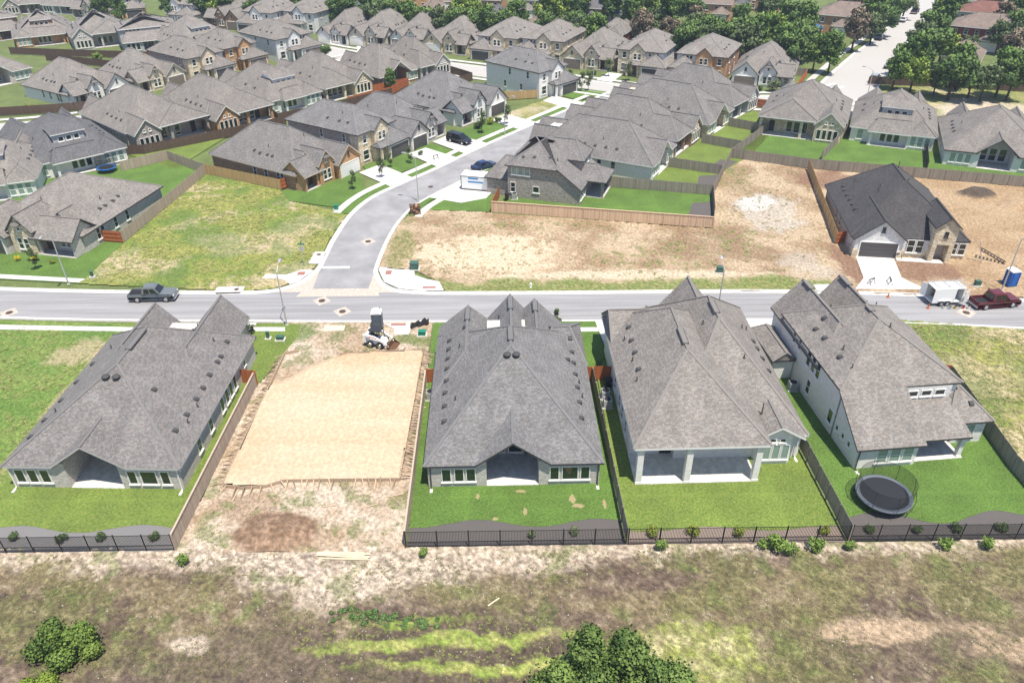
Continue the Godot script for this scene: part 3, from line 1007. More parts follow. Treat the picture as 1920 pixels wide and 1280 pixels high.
# boards face the left of the walking direction; rails and posts are on the other side
func wood_fence(label: String, pts: Array, m: String, ht := 1.83, flip := false, cap := false, post_m := "", group := "") -> void:
	var p0: Vector2 = pts[0]
	var o := base("wood_fence", label, "fence", Vector3(p0.x, 0, p0.y), 0, group)
	var key := "post%.2f" % ht
	if not mesh_cache.has(key):
		var s := tool()
		vbox(s, Vector3(0, ht / 2 - 0.05, 0), Vector3(0.1, ht - 0.02, 0.15), 0.82)
		mesh_cache[key] = s.commit()
	var pm: Material = M[post_m] if post_m != "" else M[m]
	for i in pts.size() - 1:
		var a: Vector2 = pts[i] - p0
		var b: Vector2 = pts[i + 1] - p0
		var d := b - a
		var n := maxi(1, roundi(d.length() / 2.44))
		var dir := Vector3(d.x, 0, d.y).normalized()
		var side := dir.cross(Vector3.UP)
		if flip: side = -side
		var bs := Basis(Vector3.UP.cross(side), Vector3.UP, side)
		for k in n:
			var c := a + d * ((k + 0.5) / n)
			var pan := picket_panel((k * 7 + i * 3) % 5, ht)
			var sb := Basis(bs.x * (d.length() / n / 2.4), bs.y, bs.z)
			var q := part("fence_panel", pan[0], M[m], o, Vector3(c.x, 0, c.y), sb)
			if m == "wood_stained": part("rail", pan[1], pm, q)
		for k in n + 1:
			if i > 0 and k == 0: continue
			var c := a + d * (float(k) / n)
			part("fence_post", mesh_cache[key], pm, o, Vector3(c.x, 0, c.y), bs)
		if cap:
			var s := tool()
			s.set_color(Color(1, 1, 1))
			bar(s, Vector3(a.x, ht + 0.02, a.y), Vector3(b.x, ht + 0.02, b.y), 0.16, 0.04)
			part("cap_rail", s, pm, o)

func iron_fence(label: String, a: Vector2, b: Vector2) -> void:
	var o := base("iron_fence", label, "fence", Vector3(a.x, 0, a.y))
	var d := b - a
	var n := maxi(1, roundi(d.length() / 2.44))
	var w := d.length() / n
	var s := tool()
	for y in [1.78, 0.62, 0.12]: box(s, Vector3(0, y, 0), Vector3(w, 0.04, 0.03))
	for k in 21: box(s, Vector3(-w / 2 + w * (k + 0.5) / 21.0, 0.93, 0), Vector3(0.028, 1.66, 0.028))
	var pm := s.commit()
	var ps := tool()
	box(ps, Vector3(0, 0.92, 0), Vector3(0.075, 1.84, 0.075))
	box(ps, Vector3(0, 1.86, 0), Vector3(0.095, 0.05, 0.095))
	var pk := ps.commit()
	var bs := Basis(Vector3.UP, atan2(-d.y, d.x))
	for k in n:
		var c := d * ((k + 0.5) / n)
		part("fence_panel", pm, M.iron, o, Vector3(c.x, 0, c.y), bs)
	for k in n + 1:
		var c := d * (float(k) / n)
		part("fence_post", pk, M.iron, o, Vector3(c.x, 0, c.y), bs)

# ------------------------------------------------------------------ street furniture
func street_lamp(label: String, x: float, z: float, arm_yaw: float, ht := 7.2) -> void:
	var o := base("street_lamp", label, "street lamp", Vector3(x, 0, z), arm_yaw, "street lamps")
	var s := tool()
	tube(s, Vector3.ZERO, Vector3(0, ht, 0), 0.1, 0.06, 10)
	part("pole", s, M.galvanised, o)
	var b := tool()
	tube(b, Vector3(0, 0, 0), Vector3(0, 0.12, 0), 0.2, 0.18, 10)
	part("pole_base", b, M.concrete, o)
	var a := tool()
	tube(a, Vector3(0, ht - 0.1, 0), Vector3(0.8, ht + 0.45, 0), 0.04, 0.035, 8)
	tube(a, Vector3(0.8, ht + 0.45, 0), Vector3(1.7, ht + 0.6, 0), 0.035, 0.03, 8)
	part("arm", a, M.galvanised, o)
	var l := tool()
	slab_outline(l, PackedVector2Array([Vector2(1.6, ht + 0.56), Vector2(1.7, ht + 0.7), Vector2(2.2, ht + 0.68), Vector2(2.35, ht + 0.6), Vector2(2.3, ht + 0.54)]), -0.14, 0.14)
	part("lamp_head", l, M.galvanised, o)

func utility_box(label: String, x: float, z: float, sz := Vector3(0.9, 0.8, 0.8), yaw := 0.0, m := "green_box") -> void:
	var o := base("utility_box", label, "utility box", Vector3(x, 0, z), yaw)
	var s := tool()
	box(s, Vector3(0, sz.y / 2 + 0.06, 0), sz)
	part("cabinet", s, M[m], o)
	var t := tool()
	slab_outline(t, PackedVector2Array([Vector2(-sz.x / 2 - 0.04, 0), Vector2(-sz.x / 2 - 0.02, 0.1), Vector2(sz.x / 2 + 0.02, 0.06), Vector2(sz.x / 2 + 0.04, 0)]), -sz.z / 2 - 0.04, sz.z / 2 + 0.04)
	part("lid", t, M[m], o, Vector3(0, sz.y + 0.06, 0))
	var c := tool()
	box(c, Vector3(0, 0.03, 0), Vector3(sz.x + 0.4, 0.12, sz.z + 0.4))
	part("pad", c, M.concrete, o)

func manhole(label: String, x: float, z: float, yaw := 45.0, collar := true) -> void:
	var o := base("manhole_cover", label, "manhole", Vector3(x, -0.12, z), yaw)
	if collar:
		var c := tool()
		box(c, Vector3(0, 0, 0), Vector3(1.7, 0.02, 1.7))
		part("collar", c, M.concrete_pink, o)
	var s := tool()
	tube(s, Vector3(0, -0.01, 0), Vector3(0, 0.018, 0), 0.44, 0.43, 24)
	part("cover", s, M.iron_cover, o)

func curb_inlet(label: String, x: float, z: float, yaw: float) -> void:
	var o := base("curb_inlet", label, "storm drain", Vector3(x, 0, z), yaw)
	var s := tool()
	box(s, Vector3(0, -0.02, -0.75), Vector3(3.6, 0.12, 1.5))
	part("top_slab", s, M.concrete_new, o)
	var d := tool()
	box(d, Vector3(0, -0.075, 0.05), Vector3(3.1, 0.1, 0.16))
	part("throat", d, M.plastic_black, o)
	var c := tool()
	tube(c, Vector3(0.9, 0.02, -0.7), Vector3(0.9, 0.05, -0.7), 0.32, 0.32, 16)
	part("cover", c, M.iron_cover, o)

func porta_toilet(label: String, x: float, z: float, yaw: float, m: String) -> void:
	var o := base("portable_toilet", label, "portable toilet", Vector3(x, 0, z), yaw)
	var s := tool()
	box(s, Vector3(0, 1.08, 0), Vector3(1.1, 2.0, 1.1))
	for k in 4:
		box(s, Vector3(0.56 if k & 1 else -0.56, 1.08, 0.56 if k & 2 else -0.56), Vector3(0.1, 2.02, 0.1))
	part("cabin", s, M[m], o)
	var b := tool()
	box(b, Vector3(0, 0.05, 0), Vector3(1.25, 0.1, 1.25))
	part("skid", b, M.plastic_grey, o)
	var d := tool()
	box(d, Vector3(0, 1.06, 0.565), Vector3(0.72, 1.86, 0.05))
	box(d, Vector3(0, 0.6, 0.6), Vector3(0.56, 0.7, 0.03))
	box(d, Vector3(0, 1.5, 0.6), Vector3(0.56, 0.7, 0.03))
	part("door", d, M[m], o)
	var r := tool()
	slab_outline(r, PackedVector2Array([Vector2(-0.63, 2.08), Vector2(-0.6, 2.18), Vector2(-0.25, 2.34), Vector2(0.25, 2.34), Vector2(0.6, 2.18), Vector2(0.63, 2.08)]), -0.63, 0.63)
	part("roof", r, M.plastic_white, o)
	var p := tool()
	tube(p, Vector3(0.4, 2.1, -0.4), Vector3(0.4, 2.55, -0.4), 0.05, 0.05, 8)
	part("vent_pipe", p, M.plastic_grey, o)

func ac_unit(label: String, x: float, z: float) -> void:
	var o := base("air_conditioner", label, "air conditioner", Vector3(x, 0, z))
	var p := tool()
	box(p, Vector3(0, 0.05, 0), Vector3(1.1, 0.1, 1.1))
	part("pad", p, M.concrete, o)
	var s := tool()
	box(s, Vector3(0, 0.55, 0), Vector3(0.82, 0.86, 0.82))
	for k in 7:
		box(s, Vector3(0, 0.2 + k * 0.11, 0), Vector3(0.86, 0.03, 0.86))
	part("housing", s, M.galvanised, o)
	var f := tool()
	tube(f, Vector3(0, 0.98, 0), Vector3(0, 1.02, 0), 0.36, 0.36, 16)
	part("fan_grille", f, M.plastic_black, o)

func trampoline(label: String, x: float, z: float, r: float, ht: float, pad: String, tilt := 0.0) -> void:
	var o := base("trampoline", label, "trampoline", Vector3(x, 0, z))
	var s := tool()
	tube(s, Vector3(0, ht - 0.02, 0), Vector3(0, ht, 0), r - 0.3, r - 0.3, 40)
	part("jumping_mat", s, M.mat_black, o)
	var p := tool()
	var n := 40
	for i in n:
		var t0 := TAU * i / n
		var t1 := TAU * (i + 1) / n
		var d0 := Vector3(cos(t0), 0, sin(t0))
		var d1 := Vector3(cos(t1), 0, sin(t1))
		var u := Vector3(0, ht + 0.06, 0)
		var l := Vector3(0, ht - 0.04, 0)
		quad(p, d0 * (r - 0.32) + u, d1 * (r - 0.32) + u, d1 * r + u, d0 * r + u, Vector3.UP)
		quad(p, d0 * r + u, d1 * r + u, d1 * (r + 0.03) + l, d0 * (r + 0.03) + l, d0)
		quad(p, d0 * (r - 0.32) + u, d1 * (r - 0.32) + u, d1 * (r - 0.32) + l, d0 * (r - 0.32) + l, -d0)
	part("safety_pad", p, M[pad], o)
	for i in 4:
		var t := TAU * (i + 0.5) / 4
		var d := Vector3(cos(t), 0, sin(t))
		var e := Vector3(-sin(t), 0, cos(t))
		var l := tool()
		for k in [-0.55, 0.55]:
			tube(l, d * (r - 0.08) + e * k + Vector3(0, 0.04, 0), d * (r - 0.08) + e * k + Vector3(0, ht, 0), 0.025, 0.025, 6)
		tube(l, d * (r - 0.08) + e * -0.6 + Vector3(0, 0.04, 0), d * (r - 0.08) + e * 0.6 + Vector3(0, 0.04, 0), 0.03, 0.03, 6)
		part("leg", l, M.steel_dark, o)
	var top := 1.75
	for i in 8:
		var t := TAU * i / 8
		var d := Vector3(cos(t), 0, sin(t))
		var l := tool()
		tube(l, d * (r + 0.08) + Vector3(0, ht - 0.5, 0), d * (r + 0.2) + Vector3(0, ht + 0.7, 0), 0.022, 0.022, 6)
		tube(l, d * (r + 0.2) + Vector3(0, ht + 0.7, 0), d * (r - 0.05) + Vector3(0, ht + top, 0), 0.022, 0.022, 6)
		part("net_pole", l, M.steel_dark, o)
	var w := tool()
	for i in 32:
		var t0 := TAU * i / 32
		var t1 := TAU * (i + 1) / 32
		var d0 := Vector3(cos(t0), 0, sin(t0)) * (r - 0.05)
		var d1 := Vector3(cos(t1), 0, sin(t1)) * (r - 0.05)
		quad(w, d0 + Vector3(0, ht + 0.08, 0), d1 + Vector3(0, ht + 0.08, 0), d1 + Vector3(0, ht + top, 0), d0 + Vector3(0, ht + top, 0), d0)
	part("net", w, M.net, o)
	var rim := tool()
	for i in 32:
		var t0 := TAU * i / 32
		var t1 := TAU * (i + 1) / 32
		tube(rim, Vector3(cos(t0), 0, sin(t0)) * (r - 0.05) + Vector3(0, ht + top, 0), Vector3(cos(t1), 0, sin(t1)) * (r - 0.05) + Vector3(0, ht + top, 0), 0.02, 0.02, 5, false)
	part("top_ring", rim, M.steel_dark, o)

# ------------------------------------------------------------------ vehicles: nose to +x
func wheel(parent: Node, x: float, z: float, r: float) -> void:
	var key := "wheel%.2f" % r
	if not mesh_cache.has(key):
		var t := tool()
		tube(t, Vector3(0, 0, -0.12), Vector3(0, 0, 0.12), r, r, 20)
		var m := tool()
		for k in [-1, 1]:
			tube(m, Vector3(0, 0, 0.1 * k), Vector3(0, 0, 0.128 * k), r * 0.64, r * 0.6, 14)
		mesh_cache[key] = [t.commit(), m.commit()]
	var o := part("wheel", mesh_cache[key][0], M.rubber, parent, Vector3(x, r, z))
	part("rim", mesh_cache[key][1], M.chrome, o)

func arch(pts: Array, cx: float, r: float, y: float) -> void:
	for k in 7:
		var t := PI * k / 6
		pts.append(Vector2(cx + cos(t) * r, y + sin(t) * r))

func vehicle(n: String, label: String, category: String, x: float, z: float, yaw: float, paint: String, kind: String, y := -0.12, group := "") -> Node3D:
	var o := base(n, label, category, Vector3(x, y, z), yaw, group)
	var q: Dictionary = {
		"pickup": {"l": 2.9, "w": 0.98, "wx": [1.85, -1.75], "r": 0.4, "belt": 1.18, "hood": 1.16, "nose": 1.04, "tail": 1.12, "cab": [-1.05, 1.3, -0.85, 0.62], "top": 1.92},
		"sedan": {"l": 2.4, "w": 0.9, "wx": [1.42, -1.4], "r": 0.33, "belt": 0.92, "hood": 0.9, "nose": 0.7, "tail": 0.98, "cab": [-1.9, 1.0, -1.1, 0.25], "top": 1.45},
		"suv": {"l": 2.4, "w": 0.95, "wx": [1.45, -1.4], "r": 0.37, "belt": 1.05, "hood": 1.05, "nose": 0.85, "tail": 1.1, "cab": [-2.3, 1.05, -2.05, 0.35], "top": 1.72},
		"van": {"l": 2.55, "w": 0.98, "wx": [1.55, -1.45], "r": 0.35, "belt": 1.05, "hood": 1.05, "nose": 0.8, "tail": 1.1, "cab": [-2.5, 1.6, -2.35, 0.6], "top": 1.78}}[kind]
	var pts := []
	var l: float = q.l
	var w: float = q.w
	var r: float = q.r
	var bot := 0.32
	pts.append(Vector2(l, bot + 0.1)); pts.append(Vector2(l - 0.15, bot))
	arch(pts, q.wx[0], r + 0.07, bot)
	arch(pts, q.wx[1], r + 0.07, bot)
	pts.append(Vector2(-l + 0.15, bot)); pts.append(Vector2(-l, bot + 0.12))
	if kind == "pickup":
		pts.append(Vector2(-l, 0.78)); pts.append(Vector2(-1.05, 0.78)); pts.append(Vector2(-1.05, q.belt))
	else:
		pts.append(Vector2(-l, q.tail - 0.18)); pts.append(Vector2(-l + 0.1, q.tail)); pts.append(Vector2(q.cab[0], q.belt + 0.02))
	pts.append(Vector2(q.cab[1], q.hood)); pts.append(Vector2(l - 0.35, q.nose + 0.06)); pts.append(Vector2(l - 0.05, q.nose - 0.06)); pts.append(Vector2(l, q.nose - 0.25))
	var s := tool()
	slab_outline(s, PackedVector2Array(pts), -w + 0.03, w - 0.03)
	# tumblehome: a belt strip proud of the flanks
	for e in [-1, 1]: box(s, Vector3(0.0, q.belt - 0.28, e * (w - 0.03)), Vector3(2 * l - 0.5, 0.16, 0.06))
	if kind == "pickup":
		for k in [-1, 1]: box(s, Vector3(-1.97, 0.93, k * (w - 0.08)), Vector3(1.84, 0.32, 0.12))
		box(s, Vector3(-l + 0.05, 0.93, 0), Vector3(0.1, 0.32, 2 * w - 0.1))
	part("body", s, M[paint], o)
	if kind == "pickup":
		var bl := tool()
		box(bl, Vector3(-1.95, 0.79, 0), Vector3(1.7, 0.02, 2 * w - 0.3))
		part("bed_liner", bl, M.plastic_black, o)
	# cabin
	var y0: float = q.belt - 0.02
	var y1: float = q.top
	var c: Array = q.cab
	var hw := w - 0.06
	var tw := w - 0.24
	var A := [Vector3(c[0], y0, -hw), Vector3(c[1], y0, -hw), Vector3(c[1], y0, hw), Vector3(c[0], y0, hw)]
	var B := [Vector3(c[2], y1, -tw), Vector3(c[3], y1, -tw), Vector3(c[3], y1, tw), Vector3(c[2], y1, tw)]
	var cs := tool()
	for k in 4: quad(cs, A[k], A[(k + 1) % 4], B[(k + 1) % 4], B[k], (A[k] + A[(k + 1) % 4]) * 0.5 - Vector3((c[0] + c[1]) / 2, y0, 0))
	quad(cs, B[0], B[1], B[2], B[3], Vector3.UP)
	quad(cs, B[0] + Vector3(0.12, 0.03, 0.1), B[1] + Vector3(-0.12, 0.03, 0.1), B[2] + Vector3(-0.12, 0.03, -0.1), B[3] + Vector3(0.12, 0.03, -0.1), Vector3.UP)
	part("cabin", cs, M[paint], o)
	for k in 4:
		var a: Vector3 = A[k]; var b: Vector3 = A[(k + 1) % 4]; var cc: Vector3 = B[(k + 1) % 4]; var d: Vector3 = B[k]
		var out := (a + b) * 0.5 - Vector3((c[0] + c[1]) / 2, y0, 0)
		var n2 := (b - a).cross(d - a).normalized()
		if n2.dot(out) < 0: n2 = -n2
		var spans := [[0.06, 0.94]] if k == 1 or k == 3 else ([[0.1, 0.48], [0.53, 0.88]] if kind != "van" and kind != "suv" else [[0.06, 0.32], [0.36, 0.6], [0.64, 0.9]])
		for sp in spans:
			var g := tool()
			var lo0 := a.lerp(d, 0.1).lerp(b.lerp(cc, 0.1), sp[0]); var lo1 := a.lerp(d, 0.1).lerp(b.lerp(cc, 0.1), sp[1])
			var hi0 := a.lerp(d, 0.88).lerp(b.lerp(cc, 0.88), sp[0]); var hi1 := a.lerp(d, 0.88).lerp(b.lerp(cc, 0.88), sp[1])
			var off := n2 * 0.012
			quad(g, lo0 + off, lo1 + off, hi1 + off, hi0 + off, n2)
			for e in [[lo0, lo1], [lo1, hi1], [hi1, hi0], [hi0, lo0]]:
				quad(g, e[0] + off, e[1] + off, e[1] - off, e[0] - off, e[0] - (lo0 + hi1) * 0.5)
			part("windshield" if k == 1 else ("rear_window" if k == 3 else "side_window"), g, M.car_glass, o)
	for k in 2:
		for e in [-1, 1]: wheel(o, q.wx[k], e * (w - 0.1), r)
	for e in [-1, 1]:
		var hl := tool()
		box(hl, Vector3(l - 0.05, q.nose - 0.16, e * (w - 0.25)), Vector3(0.12, 0.16, 0.36))
		part("headlight", hl, M.lamp_clear, o)
		var tl := tool()
		box(tl, Vector3(-l + 0.03, q.tail - 0.25, e * (w - 0.13)), Vector3(0.08, 0.3, 0.14))
		part("tail_light", tl, M.lamp_red, o)
		var mi := tool()
		box(mi, Vector3(c[1] - 0.3, q.belt + 0.1, e * (w + 0.08)), Vector3(0.12, 0.16, 0.2))
		part("mirror", mi, M.plastic_black, o)
	for e in [-1, 1]:
		var bp := tool()
		box(bp, Vector3(e * (l + 0.02), 0.48, 0), Vector3(0.12, 0.2, 2 * w - 0.16))
		part("bumper", bp, M.chrome if kind == "pickup" else M.plastic_black, o)
	return o

func skid_steer(label: String, x: float, z: float, yaw: float) -> void:
	var o := base("skid_steer_loader", label, "loader", Vector3(x, 0, z), yaw)
	var s := tool()
	slab_outline(s, PackedVector2Array([Vector2(-1.55, 0.45), Vector2(-1.6, 1.15), Vector2(-1.45, 1.5), Vector2(-0.9, 1.55), Vector2(-0.8, 1.1), Vector2(0.75, 0.85), Vector2(0.95, 0.4)]), -0.62, 0.62)
	part("chassis", s, M.plastic_white, o)
	for e in [-1, 1]:
		for k in [-0.75, 0.45]: wheel(o, k, e * 0.78, 0.42)
		var a := tool()
		bar(a, Vector3(-1.4, 1.55, e * 0.78), Vector3(-0.2, 1.5, e * 0.78), 0.16, 0.26)
		bar(a, Vector3(-0.2, 1.5, e * 0.78), Vector3(1.1, 0.95, e * 0.78), 0.16, 0.24)
		bar(a, Vector3(1.1, 0.95, e * 0.78), Vector3(1.45, 0.42, e * 0.7), 0.16, 0.2)
		box(a, Vector3(-1.4, 1.1, e * 0.76), Vector3(0.34, 1.0, 0.16))
		part("lift_arm", a, M.plastic_white, o)
		var st := tool()
		box(st, Vector3(-0.3, 1.42, e * 0.868), Vector3(0.9, 0.1, 0.012), Basis(Vector3(0, 0, 1), -0.1))
		part("stripe", st, M.plastic_red, o)
	var c := tool()
	for e in [-1, 1]:
		bar(c, Vector3(-0.85, 1.1, e * 0.52), Vector3(-0.8, 2.1, e * 0.5), 0.07, 0.07)
		bar(c, Vector3(0.55, 0.9, e * 0.52), Vector3(0.4, 2.1, e * 0.5), 0.07, 0.07)
		for k in 4: bar(c, Vector3(-0.8 + k * 0.32, 1.15, e * 0.52), Vector3(-0.8 + k * 0.32, 2.05, e * 0.5), 0.02, 0.03)
	box(c, Vector3(-0.2, 2.12, 0), Vector3(1.45, 0.09, 1.18))
	box(c, Vector3(-0.45, 1.15, 0), Vector3(0.7, 0.25, 0.6))
	box(c, Vector3(-0.75, 1.5, 0), Vector3(0.14, 0.6, 0.55))
	part("cab", c, M.steel_dark, o)
	var b := tool()
	slab_outline(b, PackedVector2Array([Vector2(1.35, 0.08), Vector2(1.4, 0.72), Vector2(1.46, 0.72), Vector2(1.5, 0.14), Vector2(2.25, 0.08), Vector2(2.25, 0.02)]), -0.92, 0.92)
	for e in [-1, 1]: slab_outline(b, PackedVector2Array([Vector2(1.4, 0.1), Vector2(1.4, 0.7), Vector2(2.2, 0.1)]), e * 0.92 - 0.02, e * 0.92 + 0.02)
	part("bucket", b, M.rust, o)

func work_trailer(label: String, x: float, z: float, yaw: float) -> void:
	var o := base("cargo_trailer", label, "trailer", Vector3(x, -0.12, z), yaw)
	var s := tool()
	var L := 1.95
	box(s, Vector3(0, 0.5, 0), Vector3(2 * L, 0.1, 1.9))
	box(s, Vector3(0, 1.45, -0.93), Vector3(2 * L, 1.8, 0.05))
	box(s, Vector3(-0.55, 1.45, 0.93), Vector3(2.8, 1.8, 0.05))
	box(s, Vector3(1.85, 1.45, 0.93), Vector3(0.2, 1.8, 0.05))
	box(s, Vector3(0, 2.37, 0), Vector3(2 * L, 0.06, 1.92))
	box(s, Vector3(L - 0.03, 1.45, 0), Vector3(0.05, 1.8, 1.8))
	part("box_body", s, M.paint_trailer, o)
	var d := tool()
	box(d, Vector3(2.0, 1.4, 1.35), Vector3(0.9, 1.7, 0.04), Basis(Vector3.UP, 0.5))
	part("side_door", d, M.paint_trailer, o)
	var rp := tool()
	box(rp, Vector3(-L - 0.1, 1.35, -1.2), Vector3(0.06, 1.7, 0.9), Basis(Vector3.UP, 0.3))
	part("rear_door", rp, M.paint_trailer, o)
	var sh := tool()
	for k in 3: box(sh, Vector3(0.3, 0.95 + k * 0.5, -0.7), Vector3(3.2, 0.04, 0.42))
	part("shelving", sh, M.wood_form, o)
	for k in [-0.35, 0.45]:
		for e in [-1, 1]: wheel(o, -0.4 + k, e * 0.98, 0.34)
	var f := tool()
	for e in [-1, 1]: box(f, Vector3(-0.35, 0.82, e * 1.0), Vector3(1.7, 0.05, 0.26))
	part("fender", f, M.paint_trailer, o)
	var r := tool()
	for k in 3: box(r, Vector3(-1.4 + k * 1.4, 2.55, 0), Vector3(0.06, 0.06, 1.9))
	for e in [-0.75, 0.2]:
		for g in [0.0, 0.42]:
			tube(r, Vector3(-2.1, 2.66, e + g), Vector3(2.3, 2.66, e + g), 0.03, 0.03, 6)
		for k in 11: tube(r, Vector3(-2.0 + k * 0.42, 2.66, e), Vector3(-2.0 + k * 0.42, 2.66, e + 0.42), 0.02, 0.02, 5)
	part("ladder_rack", r, M.galvanised, o)
	var t := tool()
	bar(t, Vector3(L, 0.48, 0.5), Vector3(L + 1.2, 0.5, 0), 0.1, 0.1)
	bar(t, Vector3(L, 0.48, -0.5), Vector3(L + 1.2, 0.5, 0), 0.1, 0.1)
	part("tow_bar", t, M.steel_dark, o)

func saw_horse(label: String, x: float, z: float, yaw: float, m := "plastic_black") -> void:
	var o := base("saw_horse", label, "saw horse", Vector3(x, 0, z), yaw)
	var b := tool()
	bar(b, Vector3(-0.5, 0.78, 0), Vector3(0.5, 0.78, 0), 0.1, 0.1)
	part("beam", b, M[m], o)
	for k in [-0.42, 0.42]:
		for e in [-1, 1]:
			var l := tool()
			bar(l, Vector3(k, 0.76, 0), Vector3(k * 1.1, 0.0, e * 0.32), 0.06, 0.06)
			part("leg", l, M[m], o)

func bucket(label: String, x: float, z: float, m: String, y := -0.12) -> void:
	var o := base("bucket", label, "bucket", Vector3(x, y, z))
	var s := tool()
	tube(s, Vector3.ZERO, Vector3(0, 0.37, 0), 0.13, 0.15, 14)
	tube(s, Vector3(0, 0.33, 0), Vector3(0, 0.37, 0), 0.165, 0.165, 14)
	part("pail", s, M[m], o)
	var h := tool()
	for k in 6:
		var t0 := PI * k / 6
		var t1 := PI * (k + 1) / 6
		tube(h, Vector3(cos(t0) * 0.16, 0.34 + sin(t0) * 0.12, 0), Vector3(cos(t1) * 0.16, 0.34 + sin(t1) * 0.12, 0), 0.008, 0.008, 5)
	part("handle", h, M.steel_dark, o)

func traffic_cone(label: String, x: float, z: float) -> void:
	var o := base("traffic_cone", label, "traffic cone", Vector3(x, -0.12, z))
	var s := tool()
	tube(s, Vector3(0, 0.03, 0), Vector3(0, 0.7, 0), 0.14, 0.03, 14)
	part("cone", s, M.plastic_orange, o)
	var b := tool()
	box(b, Vector3(0, 0.02, 0), Vector3(0.38, 0.04, 0.38))
	part("foot", b, M.plastic_orange, o)

func wheelie_bin(label: String, x: float, z: float, yaw := 0.0, m := "plastic_black") -> void:
	var o := base("rubbish_bin", label, "bin", Vector3(x, 0, z), yaw)
	var s := tool()
	slab_outline(s, PackedVector2Array([Vector2(-0.26, 0.06), Vector2(-0.34, 1.0), Vector2(0.34, 1.0), Vector2(0.26, 0.06)]), -0.3, 0.3)
	part("bin_body", s, M[m], o)
	var l := tool()
	slab_outline(l, PackedVector2Array([Vector2(-0.38, 1.0), Vector2(-0.3, 1.1), Vector2(0.3, 1.08), Vector2(0.4, 1.0)]), -0.33, 0.33)
	part("lid", l, M[m], o)
	for e in [-1, 1]:
		var w := tool()
		tube(w, Vector3(-0.26, 0.12, e * 0.24), Vector3(-0.26, 0.12, e * 0.31), 0.12, 0.12, 12)
		part("wheel", w, M.rubber, o)

func hydrant(label: String, x: float, z: float) -> void:
	var o := base("fire_hydrant", label, "hydrant", Vector3(x, 0, z))
	var s := tool()
	tube(s, Vector3.ZERO, Vector3(0, 0.06, 0), 0.16, 0.16, 12)
	tube(s, Vector3(0, 0.05, 0), Vector3(0, 0.6, 0), 0.11, 0.11, 12)
	tube(s, Vector3(-0.2, 0.42, 0), Vector3(0.2, 0.42, 0), 0.06, 0.06, 8)
	part("barrel", s, M.plastic_white, o)
	var b := tool()
	tube(b, Vector3(0, 0.6, 0), Vector3(0, 0.72, 0), 0.14, 0.06, 12)
	part("bonnet", b, M.plastic_white, o)

func street_sign(label: String, x: float, z: float, yaw: float, text := "") -> void:
	var o := base("street_sign", label, "street sign", Vector3(x, 0, z), yaw)
	var s := tool()
	tube(s, Vector3.ZERO, Vector3(0, 3.0, 0), 0.03, 0.03, 8)
	part("post", s, M.galvanised, o)
	for k in 2:
		var b := tool()
		box(b, Vector3(0, 0, 0), Vector3(0.9, 0.22, 0.015))
		part("sign_blade", b, M.sign_green, o, Vector3(0, 3.1 + k * 0.24, 0), Basis(Vector3.UP, k * PI / 2))
	var st := tool()
	var pts := PackedVector2Array()
	for k in 8: pts.append(Vector2(cos(TAU * (k + 0.5) / 8), sin(TAU * (k + 0.5) / 8)) * 0.36)
	slab_outline(st, pts, -0.01, 0.01)
	part("stop_plate", st, M.galvanised, o, Vector3(0, 2.4, -0.05))

# ------------------------------------------------------------------ plants
func leaf_mesh(seed_: int, blobs: Array, leaves: int, size: float, c0: Color, c1: Color) -> ArrayMesh:
	var r := RandomNumberGenerator.new()
	r.seed = seed_
	var vs := PackedVector3Array()
	var ns := PackedVector3Array()
	var cs := PackedColorArray()
	var ix := PackedInt32Array()
	var vol := 0.0
	for b in blobs: vol += pow(b[1], 2.0)
	for b in blobs:
		var c: Vector3 = b[0]
		var rad: float = b[1]
		var n := int(leaves * rad * rad / vol)
		var tone := r.randf()
		for k in n:
			var d := Vector3(r.randfn(), r.randfn(), r.randfn()).normalized()
			var rr := rad * pow(r.randf(), 0.38) * (1.35 if r.randf() < 0.14 else 1.0)
			var p := c + Vector3(d.x, d.y * 0.85, d.z) * rr
			var f := Vector3(r.randfn(), r.randfn() + 0.7, r.randfn()).normalized()
			var u := f.cross(Vector3(r.randfn(), r.randfn(), r.randfn())).normalized()
			var v := f.cross(u)
			var s := size * r.randf_range(0.6, 1.3)
			var i0 := vs.size()
			var nn := (f * (1.0 if f.dot(d) > 0 else -1.0) * 0.6 + d * 0.7).normalized()
			var col := c0.lerp(c1, clampf(tone * 0.6 + r.randf_range(-0.15, 0.55), 0, 1))
			for q in [-u - v * 0.5, u * 0.1 - v, u, -u * 0.1 + v]:
				vs.append(p + q * s)
				ns.append(nn)
				cs.append(col)
			if f.dot(d) > 0: ix.append_array(PackedInt32Array([i0, i0 + 2, i0 + 1, i0, i0 + 3, i0 + 2]))
			else: ix.append_array(PackedInt32Array([i0, i0 + 1, i0 + 2, i0, i0 + 2, i0 + 3]))
	var a := []
	a.resize(Mesh.ARRAY_MAX)
	a[Mesh.ARRAY_VERTEX] = vs
	a[Mesh.ARRAY_NORMAL] = ns
	a[Mesh.ARRAY_COLOR] = cs
	a[Mesh.ARRAY_INDEX] = ix
	var m := ArrayMesh.new()
	m.add_surface_from_arrays(Mesh.PRIMITIVE_TRIANGLES, a)
	return m

